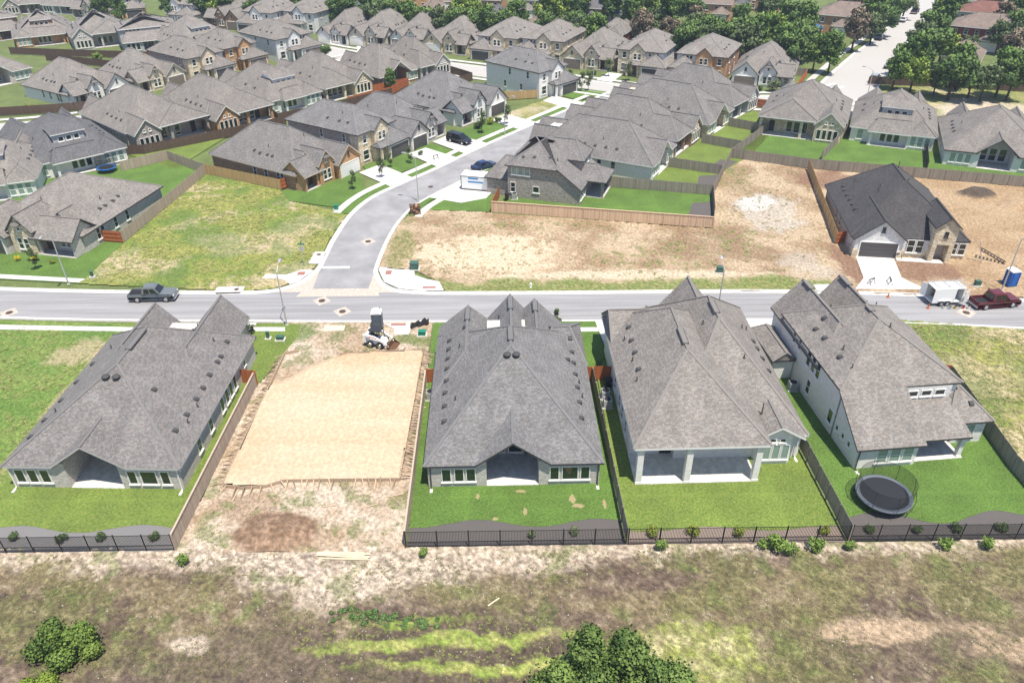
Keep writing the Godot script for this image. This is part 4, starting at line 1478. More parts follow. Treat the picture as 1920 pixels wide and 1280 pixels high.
# crown about 8 m across and 6 m high standing on a 2.5 m bole, scaled on planting
func tree_kind(k: int) -> Array:
	var key := "tree%d" % k
	if mesh_cache.has(key): return mesh_cache[key]
	var r := RandomNumberGenerator.new()
	r.seed = 500 + k
	var blobs := []
	var tall := k % 3 == 1
	for i in 36:
		var t := TAU * r.randf()
		var y := r.randf()
		var spread := sqrt(r.randf()) * (2.9 if not tall else 2.0) * sqrt(1.0 - pow(y * 1.5 - 0.6, 2.0) * 0.6)
		blobs.append([Vector3(cos(t) * spread, 3.2 + y * (3.6 if not tall else 5.0), sin(t) * spread), r.randf_range(0.55, 1.3)])
	var pal: Array = [[Color(.045, .10, .02), Color(.15, .23, .05)], [Color(.055, .13, .02), Color(.19, .28, .055)], [Color(.065, .105, .035), Color(.17, .22, .085)], [Color(.10, .19, .02), Color(.30, .37, .06)], [Color(.10, .10, .055), Color(.30, .22, .16)]][k % 5]
	var crown := leaf_mesh(600 + k, blobs, 4200, 0.22, pal[0], pal[1])
	var s := tool()
	tube(s, Vector3(0, -0.2, 0), Vector3(0.1, 3.0, 0), 0.26, 0.16, 8)
	for i in 5:
		var t := TAU * i / 5 + r.randf()
		tube(s, Vector3(0.08, 2.0 + i * 0.25, 0), Vector3(cos(t) * 1.9, 4.2 + r.randf() * 1.5, sin(t) * 1.9), 0.1, 0.03, 6)
	mesh_cache[key] = [crown, s.commit()]
	return mesh_cache[key]

func tree(label: String, x: float, z: float, sc: float, k: int, group := "", sy := 1.0) -> void:
	if group != "": label = ["dark green ", "tall green ", "grey-green ", "yellow-green ", "brownish "][k % 5] + label
	var o := base("tree", label, "tree", Vector3(x, 0, z), fmod(x * 37.0 + z * 11.0, 360.0), group)
	var m := tree_kind(k)
	var bs := Basis.IDENTITY.scaled(Vector3(sc, sc * sy, sc))
	part("trunk", m[1], M.bark, o, Vector3.ZERO, bs)
	part("crown", m[0], M.leaf, o, Vector3.ZERO, bs)

# young street tree: thin stem, narrow loose crown
func sapling(label: String, x: float, z: float, ht: float, k := 0, group := "") -> void:
	var o := base("young_tree", label, "tree", Vector3(x, 0, z), x * 50.0, group)
	var key := "sap%d" % (k % 3)
	if not mesh_cache.has(key):
		var r := RandomNumberGenerator.new()
		r.seed = 800 + k
		var blobs := []
		for i in 9:
			var t := TAU * r.randf()
			var y := float(i) / 9
			var w := 0.5 * sin(PI * (0.15 + y * 0.8))
			blobs.append([Vector3(cos(t) * w, 1.1 + y * 2.3, sin(t) * w), r.randf_range(0.3, 0.5)])
		var c := leaf_mesh(810 + k, blobs, 500, 0.1, Color(.05, .085, .025), Color(.14, .18, .06))
		var s := tool()
		tube(s, Vector3(0, -0.1, 0), Vector3(0.03, 2.8, 0), 0.045, 0.015, 6)
		for i in 4:
			var t := TAU * i / 4
			tube(s, Vector3(0.02, 1.2 + i * 0.3, 0), Vector3(cos(t) * 0.5, 1.8 + i * 0.35, sin(t) * 0.5), 0.018, 0.006, 5)
		mesh_cache[key] = [c, s.commit()]
	var bs := Basis.IDENTITY.scaled(Vector3.ONE * (ht / 3.6))
	part("trunk", mesh_cache[key][1], M.bark, o, Vector3.ZERO, bs)
	part("crown", mesh_cache[key][0], M.leaf, o, Vector3.ZERO, bs)

func shrub(label: String, x: float, z: float, sz: float, tone: int, group := "") -> void:
	var o := base("shrub", label, "shrub", Vector3(x, 0, z), x * 70.0, group)
	var key := "shrub%d" % tone
	if not mesh_cache.has(key):
		var r := RandomNumberGenerator.new()
		r.seed = 900 + tone
		var blobs := []
		for i in 8:
			var t := TAU * r.randf()
			blobs.append([Vector3(cos(t) * 0.25, 0.3 + r.randf() * 0.35, sin(t) * 0.25), r.randf_range(0.2, 0.32)])
		var pal: Array = [[Color(.03, .075, .02), Color(.1, .15, .04)], [Color(.13, .19, .02), Color(.33, .36, .05)], [Color(.08, .12, .05), Color(.22, .26, .13)], [Color(.12, .2, .03), Color(.2, .3, .06)], [Color(.5, .4, .02), Color(.7, .6, .05)]][tone]
		var s := tool()
		for i in 5:
			var t := TAU * i / 5
			tube(s, Vector3(0, -0.05, 0), Vector3(cos(t) * 0.2, 0.45, sin(t) * 0.2), 0.015, 0.006, 5)
		mesh_cache[key] = [leaf_mesh(910 + tone, blobs, 700, 0.055, pal[0], pal[1]), s.commit()]
	var bs := Basis.IDENTITY.scaled(Vector3.ONE * sz)
	part("stems", mesh_cache[key][1], M.bark, o, Vector3.ZERO, bs)
	part("foliage", mesh_cache[key][0], M.leaf, o, Vector3.ZERO, bs)

# big free-form bush or tree top near the camera
func thicket(n: String, label: String, x: float, z: float, blobs: Array, leaves: int, size: float, c0: Color, c1: Color, seed_: int) -> void:
	var o := base(n, label, "tree" if n == "tree" else "shrub", Vector3(x, 0, z))
	var s := tool()
	for b in blobs:
		var c: Vector3 = b[0]
		tube(s, Vector3(c.x * 0.25, -0.1, c.z * 0.25), c, 0.07, 0.02, 6)
	part("trunk", s, M.bark, o)
	part("crown", leaf_mesh(seed_, blobs, leaves, size, c0, c1), M.leaf, o)

# weeds, tussocks, clods and stones nobody could count
func scatter(n: String, label: String, category: String, mesh: Mesh, m: Material, spots: Array) -> void:
	var mm := MultiMesh.new()
	mm.transform_format = MultiMesh.TRANSFORM_3D
	mm.use_colors = true
	mm.mesh = mesh
	mm.instance_count = spots.size()
	for i in spots.size():
		var q: Array = spots[i]
		mm.set_instance_transform(i, Transform3D(Basis(Vector3.UP, q[1]).scaled(q[2]), q[0]))
		mm.set_instance_color(i, q[3])
	var o := MultiMeshInstance3D.new()
	o.name = numbered(n)
	o.multimesh = mm
	o.material_override = m
	add_child(o)
	tag(o, label, category, "", "stuff")

func tuft_mesh(blades: int, spread: float, ht: float, wd: float, seed_: int) -> ArrayMesh:
	var r := RandomNumberGenerator.new()
	r.seed = seed_
	var vs := PackedVector3Array()
	var ns := PackedVector3Array()
	var cs := PackedColorArray()
	for k in blades:
		var t := TAU * r.randf()
		var d := Vector3(cos(t), 0, sin(t))
		var e := Vector3(-d.z, 0, d.x) * wd
		var b := d * spread * r.randf() * 0.6
		var tip := b + d * spread * r.randf_range(0.3, 1.0) + Vector3(0, ht * r.randf_range(0.5, 1.0), 0)
		var n := (Vector3.UP - d * 0.3).normalized()
		var c := r.randf_range(0.75, 1.15)
		for p in [b + e, b - e, tip]:
			vs.append(p)
			ns.append(n)
			cs.append(Color(c, c, c))
	var a := []
	a.resize(Mesh.ARRAY_MAX)
	a[Mesh.ARRAY_VERTEX] = vs
	a[Mesh.ARRAY_NORMAL] = ns
	a[Mesh.ARRAY_COLOR] = cs
	var m := ArrayMesh.new()
	m.add_surface_from_arrays(Mesh.PRIMITIVE_TRIANGLES, a)
	return m

func stone_mesh(seed_: int) -> ArrayMesh:
	var r := RandomNumberGenerator.new()
	r.seed = seed_
	var s := tool()
	var ring := []
	for k in 6:
		var t := TAU * k / 6
		ring.append([Vector3(cos(t) * r.randf_range(0.8, 1.1), -0.2, sin(t) * r.randf_range(0.8, 1.1)), Vector3(cos(t) * r.randf_range(0.4, 0.8), r.randf_range(0.5, 0.75), sin(t) * r.randf_range(0.4, 0.8))])
	for k in 6:
		var a: Array = ring[k]
		var b: Array = ring[(k + 1) % 6]
		s.set_color(Color.WHITE)
		quad(s, a[0], b[0], b[1], a[1], a[0] + b[0])
		tri(s, a[1], b[1], Vector3(0, 0.8, 0), Vector3.UP)
	return s.commit()

# ------------------------------------------------------------------ ground
func poly(a: Array) -> PackedVector2Array:
	var o := PackedVector2Array()
	for i in range(0, a.size(), 2): o.append(Vector2(a[i], a[i + 1]))
	return o

# soft-edged spot weight with a ragged outline
func spot(x: float, z: float, cx: float, cz: float, rx: float, rz: float, rag := 0.5) -> float:
	var d := Vector2((x - cx) / rx, (z - cz) / rz).length()
	return 1.0 - smoothstep(0.65, 1.15, d + rag * (na.get_noise_2d(x, z) + 0.5 * nb.get_noise_2d(x, z)))

# a gridded piece of bare or weedy ground; shade(x, z) gives [colour, height]
func patch(n: String, outline: PackedVector2Array, cell: float, shade: Callable, ground := "soil") -> void:
	var lo := outline[0]
	var hi := outline[0]
	for p in outline:
		lo = lo.min(p)
		hi = hi.max(p)
	var nx := int((hi.x - lo.x) / cell) + 2
	var nz := int((hi.y - lo.y) / cell) + 2
	var idx := PackedInt32Array()
	idx.resize(nx * nz)
	idx.fill(-1)
	var vs := PackedVector3Array()
	var cs := PackedColorArray()
	var ix := PackedInt32Array()
	var inside := PackedByteArray()
	inside.resize(nx * nz)
	for j in nz - 1:
		# scanline crossings
		var zc := lo.y + (j + 0.5) * cell
		var xs := []
		for k in outline.size():
			var a := outline[k]
			var b := outline[(k + 1) % outline.size()]
			if (a.y > zc) != (b.y > zc): xs.append(a.x + (zc - a.y) / (b.y - a.y) * (b.x - a.x))
		xs.sort()
		for k in range(0, xs.size() - 1, 2):
			var i0 := maxi(0, int(ceil((xs[k] - lo.x) / cell - 0.5)))
			var i1 := mini(nx - 2, int(floor((xs[k + 1] - lo.x) / cell - 0.5)))
			for i in range(i0, i1 + 1):
				var q := [j * nx + i, j * nx + i + 1, (j + 1) * nx + i + 1, (j + 1) * nx + i]
				for g in q:
					if idx[g] < 0:
						var px: float = lo.x + (g % nx) * cell
						var pz: float = lo.y + (g / nx) * cell
						var c: Array = shade.call(px, pz)
						idx[g] = vs.size()
						vs.append(Vector3(px, c[1], pz))
						cs.append((c[0] as Color) * 1.3)
				ix.append_array(PackedInt32Array([idx[q[0]], idx[q[1]], idx[q[2]], idx[q[0]], idx[q[2]], idx[q[3]]]))
	var ns := PackedVector3Array()
	ns.resize(vs.size())
	for k in range(0, ix.size(), 3):
		var a := vs[ix[k]]
		var nn := (vs[ix[k + 2]] - a).cross(vs[ix[k + 1]] - a)
		ns[ix[k]] += nn
		ns[ix[k + 1]] += nn
		ns[ix[k + 2]] += nn
	for k in ns.size(): ns[k] = ns[k].normalized()
	var arr := []
	arr.resize(Mesh.ARRAY_MAX)
	arr[Mesh.ARRAY_VERTEX] = vs
	arr[Mesh.ARRAY_NORMAL] = ns
	arr[Mesh.ARRAY_COLOR] = cs
	arr[Mesh.ARRAY_INDEX] = ix
	var m := ArrayMesh.new()
	m.add_surface_from_arrays(Mesh.PRIMITIVE_TRIANGLES, arr)
	ground_part(n, m, M[ground])

# ------------------------------------------------------------------ ground colours (linear)
const SAND := Color(.76, .55, .36)
const CALICHE := Color(.62, .51, .40)
const TAN := Color(.44, .325, .215)
const BROWN := Color(.215, .15, .105)
const DARK := Color(.11, .08, .06)
const DRY := Color(.36, .30, .15)
const WEED := Color(.15, .19, .05)
const BRIGHT := Color(.23, .31, .055)
const GREYD := Color(.35, .29, .235)

func mixc(a: Color, b: Color, t: float) -> Color:
	return a.lerp(b, clampf(t, 0, 1))

# open ground in front of the garden fences: cleared soil, dry grass, wet green wheel ruts
func shade_field(x: float, z: float) -> Array:
	var n := na.get_noise_2d(x, z)
	var m := nb.get_noise_2d(x, z)
	var f := nc.get_noise_2d(x, z)
	var l := na.get_noise_2d(x * 0.35 + 90, z * 1.6)
	var c := mixc(Color(.15, .105, .075), Color(.235, .185, .10), 0.5 + l * 1.8 + m * 0.6)
	c = mixc(c, Color(.30, .235, .175), m * 1.0 + f * 0.6)
	var olive := smoothstep(0.0, 0.35, na.get_noise_2d(x * 0.9 - 40, z * 1.1 + 30) + 0.35 * f + (0.16 if x > 16 else 0.0))
	c = mixc(c, Color(.18, .175, .06), olive * 0.6)
	# pale rubble band along the fences, widest behind the vacant lot
	var w := 1.6 + 2.6 * exp(-pow((x + 12.0) / 12.0, 2.0)) + 1.5 * n
	if x > 12: w = 0.8 + 0.8 * n
	var band := 1.0 - smoothstep(w - 0.7, w + 0.8, z + 43.8 + m * 1.2)
	c = mixc(c, CALICHE, band * (0.75 + 0.4 * f))
	c = mixc(c, CALICHE, spot(x, z, -13.5, -39.6, 4.5, 2.4, 0.7) * 0.75)
	c = mixc(c, WEED, smoothstep(0.12, 0.3, nb.get_noise_2d(x * 0.8 + 7, z * 0.8)) * smoothstep(0.0, 0.3, n + 0.12) * 0.55)
	# dark soaked soil with ruts
	var wet := spot(x, z, -4.0, -33.6, 13.5, 4.0, 0.5)
	c = mixc(c, DARK, wet * 0.92)
	c = mixc(c, DARK * 1.25, spot(x, z, -19.0, -32.5, 10.0, 4.5, 0.6) * 0.7)
	c = mixc(c, DARK * 1.3, spot(x, z, 31.0, -34.0, 12.0, 2.0, 0.7) * 0.5)
	var h := 0.05 * n + 0.035 * m + 0.03 * f
	# grass ridges between the ruts run along the strip
	var run := sin((z + 0.05 * x + 1.1 * n + 0.35 * m) * 3.0)
	var gz := spot(x, z, -3.0, -34.4, 12.5, 2.7, 0.5)
	var g := gz * smoothstep(-0.15, 0.35, run + 0.9 * na.get_noise_2d(x * 0.6, z * 2.0)) * (1.0 - spot(x, z, -15.0, -36.0, 4.0, 1.5, 0.5))
	c = mixc(c, mixc(BRIGHT * 1.15, Color(.40, .40, .13), 0.5 + 1.4 * m), g * 0.95)
	h += g * 0.08 - wet * 0.04 * smoothstep(0.2, 0.8, -run)
	var y := spot(x, z, 13.2, -33.2, 6.3, 3.0, 0.55)
	c = mixc(c, mixc(Color(.33, .36, .09), Color(.44, .41, .2), 0.5 + m * 1.5), y * (0.75 + f * 0.5))
	h += y * 0.06
	c = mixc(c, TAN * 1.15, spot(x, z, 27.0, -35.4, 6.0, 0.9, 0.9) * 0.75)
	c = mixc(c, TAN, spot(x, z, 38.0, -33.8, 6.0, 1.0, 0.9) * 0.7)
	c = mixc(c, CALICHE * 0.95, spot(x, z, -24.2, -34.9, 2.0, 0.9, 0.8) * 0.8)
	c = c * (1.0 + 0.4 * f + 0.35 * nc.get_noise_2d(x * 2.7, z * 2.7) + 0.3 * m)
	return [c, h]

var pad_poly: PackedVector2Array
func shade_pad(x: float, z: float) -> Array:
	var n := na.get_noise_2d(x, z)
	var m := nb.get_noise_2d(x, z)
	var f := nc.get_noise_2d(x, z)
	var c := mixc(TAN, CALICHE, 0.55 + n * 1.1 + m * 0.6)
	c = mixc(c, Color(.37, .265, .175), spot(x, z, -23.5, -48.8, 4.5, 2.0, 0.6) * 0.7)
	c = mixc(c, TAN, spot(x, z, -20.0, -75.0, 6.0, 2.4, 0.5) * 0.5)
	c = mixc(c, WEED, smoothstep(0.16, 0.32, nb.get_noise_2d(x * 0.7 + 17, z * 0.7 - 8)) * 0.55)
	c = mixc(c, WEED * 1.1, spot(x, z, -12.6, -75.4, 2.4, 1.4, 0.8) * 0.8)
	c = mixc(c, Color(.13, .22, .05), spot(x, z, -25.8, -76.6, 2.6, 2.6, 0.8) * 0.75)
	var h := 0.03 * n + 0.03 * m
	# heap of dumped topsoil
	var d := Vector2((x + 20.2) / 4.0, (z + 45.7) / 2.5).length() + 0.16 * n + 0.12 * m
	var heap := 1.0 - smoothstep(0.75, 1.05, d)
	if heap > 0:
		c = mixc(c, mixc(Color(.23, .145, .09), Color(.36, .24, .16), 0.45 + m * 1.4 + f), heap)
		h += (1.0 - smoothstep(0.0, 1.05, d)) * 0.75 + heap * 0.16 * m
	c = c * (1.0 + 0.2 * f)
	return [c, h]

# compacted sand fill inside the forms, thinning out towards the far left
func shade_sand(x: float, z: float) -> Array:
	var n := na.get_noise_2d(x, z)
	var m := nb.get_noise_2d(x, z)
	var f := nc.get_noise_2d(x, z)
	var edge := (x + 25.9) * 0.62 + (-68.0 - z) * -0.75 + n * 0.8
	var t := smoothstep(0.0, 1.6, edge)
	var s := mixc(SAND, Color(.82, .645, .46), 0.5 + na.get_noise_2d(x * 0.3, z * 1.8) * 0.9 + 0.2 * m)
	s = mixc(s, Color(.70, .475, .285), smoothstep(0.0, 0.4, na.get_noise_2d(x * 0.35 + 60, z * 0.35)) * 0.4)
	return [s * (0.86 + 0.07 * f), lerpf(-0.12, 0.34 + 0.02 * n + 0.012 * sin((x * 0.4 + z) * 5.0 + n * 5.0), t)]

# corner plot west of the curved street and the plots at either end: patchy mown weeds
func shade_weedy(x: float, z: float) -> Array:
	var n := na.get_noise_2d(x, z)
	var m := nb.get_noise_2d(x, z)
	var f := nc.get_noise_2d(x, z)
	var c := mixc(Color(.19, .26, .045), Color(.34, .34, .09), 0.5 + n * 1.6 + m * 0.5)
	var bare := smoothstep(0.08, 0.4, na.get_noise_2d(x * 0.5 + 33, z * 0.8 + 12) + 0.45 * m)
	bare = maxf(bare, spot(x, z, -36.0, -101.5, 9.0, 4.0, 0.8) * (0.4 + 0.9 * smoothstep(-0.2, 0.3, m)))
	bare = maxf(bare, spot(x, z, -53.0, -95.0, 5.0, 5.0, 0.8) * (0.35 + 0.9 * smoothstep(-0.2, 0.3, m)))
	bare = maxf(bare, spot(x, z, 51.0, -68.0, 4.5, 3.5, 0.8) * 0.8)
	bare = maxf(bare, spot(x, z, -31.5, -106.0, 3.0, 4.5, 0.8) * 0.8)
	c = mixc(c, Color(.58, .47, .30), bare * 0.8)
	c = mixc(c, Color(.13, .2, .045), smoothstep(0.1, 0.4, -n + 0.3 * m) * 0.6)
	return [c * (1.0 + 0.28 * f), 0.03 * m + 0.02 * f]

func shade_green(x: float, z: float) -> Array:
	var n := na.get_noise_2d(x, z)
	var m := nb.get_noise_2d(x, z)
	var f := nc.get_noise_2d(x, z)
	var c := mixc(Color(.13, .23, .04), Color(.22, .30, .07), 0.5 + n * 1.4 + m * 0.6)
	c = mixc(c, Color(.48, .39, .24), spot(x, z, -49.0, -73.0, 4.0, 2.4, 0.9) * 0.75)
	c = mixc(c, Color(.48, .37, .22), spot(x, z, -47.4, -60.0, 0.9, 12.0, 0.9) * 0.6)
	return [c * (1.0 + 0.25 * f), 0.04 * m + 0.03 * f]

# scraped building plots north of the street
func shade_lot(x: float, z: float) -> Array:
	var n := na.get_noise_2d(x, z)
	var m := nb.get_noise_2d(x, z)
	var f := nc.get_noise_2d(x, z)
	var c := mixc(Color(.36, .245, .145), Color(.56, .43, .29), 0.5 + n * 1.7 + m * 0.6)
	c = mixc(c, Color(.29, .19, .115), spot(x, z, 30.0, -99.0, 9.0, 5.5, 0.9) * 0.55)
	c = mixc(c, Color(.36, .26, .15), spot(x, z, 36.0, -124.0, 6.0, 9.0, 0.8) * 0.6)
	c = mixc(c, Color(.82, .645, .46), spot(x, z, -3.0, -97.0, 10.0, 6.5, 0.7) * 0.8)
	c = mixc(c, Color(.74, .61, .45), spot(x, z, 16.0, -90.6, 17.0, 1.6, 0.6) * 0.8)
	c = mixc(c, Color(.60, .54, .46), spot(x, z, 40.5, -110.0, 5.5, 7.0, 0.9) * 0.75)
	c = mixc(c, Color(.68, .66, .62), spot(x, z, 38.5, -114.5, 3.0, 2.6, 0.8) * 0.8)
	c = mixc(c, Color(.56, .49, .41), spot(x, z, 40.5, -92.0, 3.5, 5.0, 0.8) * 0.6)
	# red-brown disturbed soil round the new house
	var red := maxf(spot(x, z, 56.0, -91.5, 6.5, 3.2, 0.5), spot(x, z, 62.0, -113.0, 7.0, 3.0, 0.7))
	red = maxf(red, spot(x, z, 46.0, -92.5, 1.6, 6.0, 0.5))
	red = maxf(red, spot(x, z, 54.0, -124.0, 6.0, 4.5, 0.5))
	c = mixc(c, Color(.27, .155, .10), red * 0.85)
	if x > 60: c = mixc(c, Color(.44, .30, .165), 0.6)
	# grass: verge, the left corner, ragged tufts in the middle
	var verge := (1.0 - smoothstep(2.2, 3.8, -86.4 - z + 2.0 * n + 0.6 * m)) * (1.0 if x < 42 and x > -13 else 0.0)
	var gr := 0.0
	gr = maxf(gr, spot(x, z, -16.0, -98.0, 1.9, 12.0, 0.7))
	gr = maxf(gr, smoothstep(0.0, 0.3, m + 0.5 * f) * spot(x, z, 20.0, -96.0, 11.0, 5.0, 0.5))
	gr = maxf(gr, smoothstep(0.05, 0.3, m) * spot(x, z, 33.0, -101.0, 5.0, 5.0, 0.5))
	gr = maxf(gr, smoothstep(-0.1, 0.3, m) * spot(x, z, 38.0, -126.0, 7.0, 5.0, 0.6))
	gr = maxf(gr, smoothstep(0.0, 0.3, m) * spot(x, z, 0.0, -106.5, 14.0, 1.6, 0.6))
	c = mixc(c, mixc(Color(.19, .22, .06), DRY, 0.5 + f), gr * 0.85)
	c = mixc(c, mixc(Color(.15, .235, .045), Color(.29, .29, .10), 0.45 + f + 0.5 * m), verge * 0.9)
	var h := 0.04 * n + 0.03 * m
	# heaps beside the back fence
	var d := Vector2((x - 75.6) / 3.4, (z + 116.6) / 2.2).length() + 0.2 * m
	var heap := 1.0 - smoothstep(0.3, 1.1, d)
	c = mixc(c, Color(.075, .06, .05), (1.0 - smoothstep(0.7, 0.95, d)) * 0.9)
	h += heap * 1.2
	var d2 := Vector2((x - 81.0) / 5.0, (z + 112.0) / 2.5).length() + 0.2 * m
	h += (1.0 - smoothstep(0.2, 1.1, d2)) * 0.8
	return [c * (1.0 + 0.24 * f), h]

func shade_far_lot(x: float, z: float) -> Array:
	var n := na.get_noise_2d(x, z)
	var m := nb.get_noise_2d(x, z)
	var c := mixc(Color(.22, .26, .07), Color(.36, .34, .13), 0.5 + n * 1.6 + m * 0.6)
	c = mixc(c, Color(.62, .52, .37), smoothstep(0.05, 0.3, na.get_noise_2d(x * 0.5 + 8, z * 0.6) + 0.3 * m) * 0.7)
	c = mixc(c, Color(.64, .55, .43), spot(x, z, 101.0, -160.0, 10.0, 11.0, 0.5) * 0.9)
	c = mixc(c, Color(.64, .53, .38), spot(x, z, -1.0, -166.0, 7.0, 5.0, 0.8) * 0.7)
	return [c * (1.0 + 0.2 * m), 0.03 * m]

# ------------------------------------------------------------------ setting
func kerb(pts: PackedVector2Array, side: float) -> void:
	ground_part("kerb", sweep(pts, [[-0.42 * side, -0.116], [0.0, -0.105], [0.03 * side, 0.035], [0.2 * side, 0.04], [0.24 * side, -0.14]]), M.concrete_new)

func concrete(n: String, a: Array, y := 0.045, m := "concrete_new") -> void:
	ground_part(n, sheet(poly(a), y, 0.1), M[m])

func lawn(a: Array, y := 0.03, m := "lawn") -> void:
	ground_part("lawn", sheet(poly(a), y, 0.12), M[m])

func wavy_yard(x0: float, x1: float, zf: float, ztop: Array, m: String, mulch: String, ph: float, amp: float, base_z: float) -> void:
	var near := PackedVector2Array()
	for k in 41:
		var x := lerpf(x0, x1, k / 40.0)
		near.append(Vector2(x, base_z + amp * sin((x - x0) / (x1 - x0) * 11.0 + ph) + 0.06 * nc.get_noise_2d(x * 3, ph)))
	var a := near.duplicate()
	for i in range(0, ztop.size(), 2): a.append(Vector2(ztop[i], ztop[i + 1]))
	ground_part("lawn", sheet(a, 0.04, 0.12), M[m])
	ground_part("planting_bed", sheet(poly([x0, zf, x1, zf, x1, base_z - 1.2, x0, base_z - 1.2]), 0.015, 0.1), M[mulch])

func build_setting() -> void:
	var gs := tool()
	box(gs, Vector3(0, -0.41, -200), Vector3(1600, 0.5, 1400))
	ground_part("ground", gs, M.lawn_far)
	# streets
	var main := smooth_line(poly([-190, -98, -120, -90.5, -65, -85.0, -32, -83.45, 0, -82.8, 36, -82.5, 62, -80.0, 85, -76.2, 130, -66, 190, -50]))
	ground_part("street", sheet(ribbon(main, -3.75, 3.75), -0.12, 0.02), M.asphalt_lane)
	var left := poly([-26.6, -84, -26.4, -92, -26.3, -97, -26.1, -103, -25.1, -111.5, -22.8, -118.3, -18.8, -124.1, -12.9, -131.8, -6.2, -141.6, 3.4, -154.3, 15.9, -170.1, 23.0, -179.0])
	var right := poly([-18.2, -84, -18.4, -92.5, -18.2, -99.4, -17.8, -104.1, -16.9, -109.6, -14.9, -115.5, -9.9, -123.0, -3.0, -132.0, 1.8, -138.5, 17.0, -160.0, 26.5, -172.5])
	left = smooth_line(left, 5)
	right = smooth_line(right, 5)
	var cs := left.duplicate()
	var rr := right.duplicate()
	rr.reverse()
	cs.append_array(rr)
	ground_part("street", sheet(cs, -0.125, 0.02), M.asphalt)
	var cross := smooth_line(poly([-150, -262, -95, -241, -60, -228, -45, -218.5, -7, -198.5, 15.3, -186.5, 30, -178.5, 48, -171.5, 66, -171.0, 80, -178]))
	ground_part("street", sheet(ribbon(cross, -4.4, 4.4), -0.13, 0.02), M.asphalt_pale)
	var diag := smooth_line(poly([62, -150, 76.6, -178, 96.2, -208.5, 109.5, -227.5, 148.5, -288.5, 240, -430]))
	ground_part("street", sheet(ribbon(diag, -6.2, 6.2), -0.135, 0.02), M.asphalt_pale)
	var second := smooth_line(poly([-170, -150, -112, -155, -86, -164, -72, -178, -58, -196, -40, -214]))
	ground_part("street", sheet(ribbon(second, -4, 4), -0.14, 0.02), M.asphalt_pale)
	var top := smooth_line(poly([-190, -245, -150, -256, -120, -263, -95, -241]))
	ground_part("street", sheet(ribbon(top, -4, 4), -0.145, 0.02), M.asphalt_pale)
	# kerbs
	kerb(offset_line(main, 3.55), 1.0)
	var nl := PackedVector2Array()
	for p in offset_line(main, -3.55):
		if p.x < -34.5: nl.append(p)
	nl.append_array(smooth_line(poly([-33.5, -87.1, -30.6, -87.7, -28.1, -89.6, -26.6, -93.0]), 5))
	for p in left:
		if p.y < -94.0: nl.append(p + Vector2(-0.05, 0))
	kerb(nl, -1.0)
	var nr := PackedVector2Array()
	var nrm := offset_line(main, -3.55)
	nrm.reverse()
	for p in nrm:
		if p.x > -11: nr.append(p)
	nr.append_array(smooth_line(poly([-11.6, -86.7, -14.8, -87.2, -17.1, -89.2, -18.4, -92.6]), 5))
	for p in right:
		if p.y < -93.5: nr.append(p)
	kerb(nr, 1.0)
	for d in [-4.3, 4.3]:
		kerb(offset_line(cross, d), signf(d))
	for d in [-6.1, 6.1]:
		kerb(offset_line(diag, d), signf(d))
	concrete("valley_gutter", [-27.8, -85.9, -17.0, -85.9, -17.6, -87.9, -26.9, -87.9], -0.112, "concrete_pink")
	concrete("apron", [-34.5, -86.7, -26.0, -86.5, -26.2, -94.6, -26.9, -93.0, -28.3, -89.8, -30.8, -87.9, -33.6, -87.2], -0.1215, "concrete_pink")
	concrete("apron", [-18.5, -94.6, -18.8, -86.5, -10.5, -86.3, -11.6, -86.8, -14.9, -87.3, -17.2, -89.4, -18.3, -92.6], -0.1215, "concrete_pink")
	concrete("stop_line", [-25.9, -93.6, -22.2, -93.6, -22.2, -94.2, -25.9, -94.2], -0.118, "paint_white")
	# corner ramps and pavements
	concrete("pavement", [-28.3, -89.85, -26.95, -92.9, -28.6, -93.0, -30.4, -91.6, -33.2, -91.9, -33.4, -90.7, -30.6, -90.4, -29.6, -89.5, -29.3, -89.0])
	concrete("pavement", [-16.86, -89.4, -18.05, -92.7, -18.0, -93.6, -15.8, -92.9, -13.2, -92.6, -13.0, -91.2, -11.3, -90.0, -9.6, -89.4, -8.8, -86.98, -11.5, -86.98, -14.62, -87.5])
	concrete("tactile_ramp", [-28.9, -91.5, -27.9, -91.5, -27.9, -92.4, -28.9, -92.4], 0.052, "brick_ramp")
	concrete("tactile_ramp", [-17.0, -91.4, -16.2, -91.4, -16.2, -92.5, -17.0, -92.5], 0.052, "brick_ramp")
	concrete("tactile_ramp", [-11.6, -87.5, -9.9, -87.5, -9.9, -88.0, -11.6, -88.0], 0.052, "brick_ramp")
	concrete("pavement", [-110, -82.6, -61, -79.4, -45.3, -78.6, -45.3, -77.7, -61, -78.4, -110, -81.5])
	concrete("pavement", [-34, -78.45, -27.3, -78.3, -27.1, -77.4, -34, -77.6])
	concrete("pavement", [-15.6, -79.0, -12.0, -79.0, -12.2, -76.5, -13.9, -76.4, -14.1, -77.8])
	concrete("tactile_ramp", [-14.6, -78.4, -12.8, -78.4, -12.8, -78.9, -14.6, -78.9], 0.052, "brick_ramp")
	concrete("pavement", [-8.0, -77.75, 10.3, -77.6, 10.3, -76.7, -8.0, -76.9])
	concrete("driveway", [10.1, -79.0, 14.8, -79.0, 14.4, -71, 11.0, -71, 10.6, -74.5], 0.05)
	concrete("driveway", [-2.6, -79.0, 2.4, -79.0, 2.0, -74.0, -2.2, -74.0], 0.05)
	concrete("driveway", [27.0, -78.9, 33.4, -78.8, 33.0, -72.0, 27.8, -72.5], 0.05)
	concrete("driveway", [-36.0, -79.4, -31.0, -79.3, -31.4, -73.0, -35.6, -73.0], 0.05)
	concrete("pavement", [15.2, -77.6, 27.0, -77.5, 27.0, -76.6, 15.2, -76.7])
	concrete("pavement", [-110, -96.0, -70, -92.6, -57.2, -91.0, -57.6, -90.0, -70, -91.5, -110, -94.8])
	var wl := PackedVector2Array()
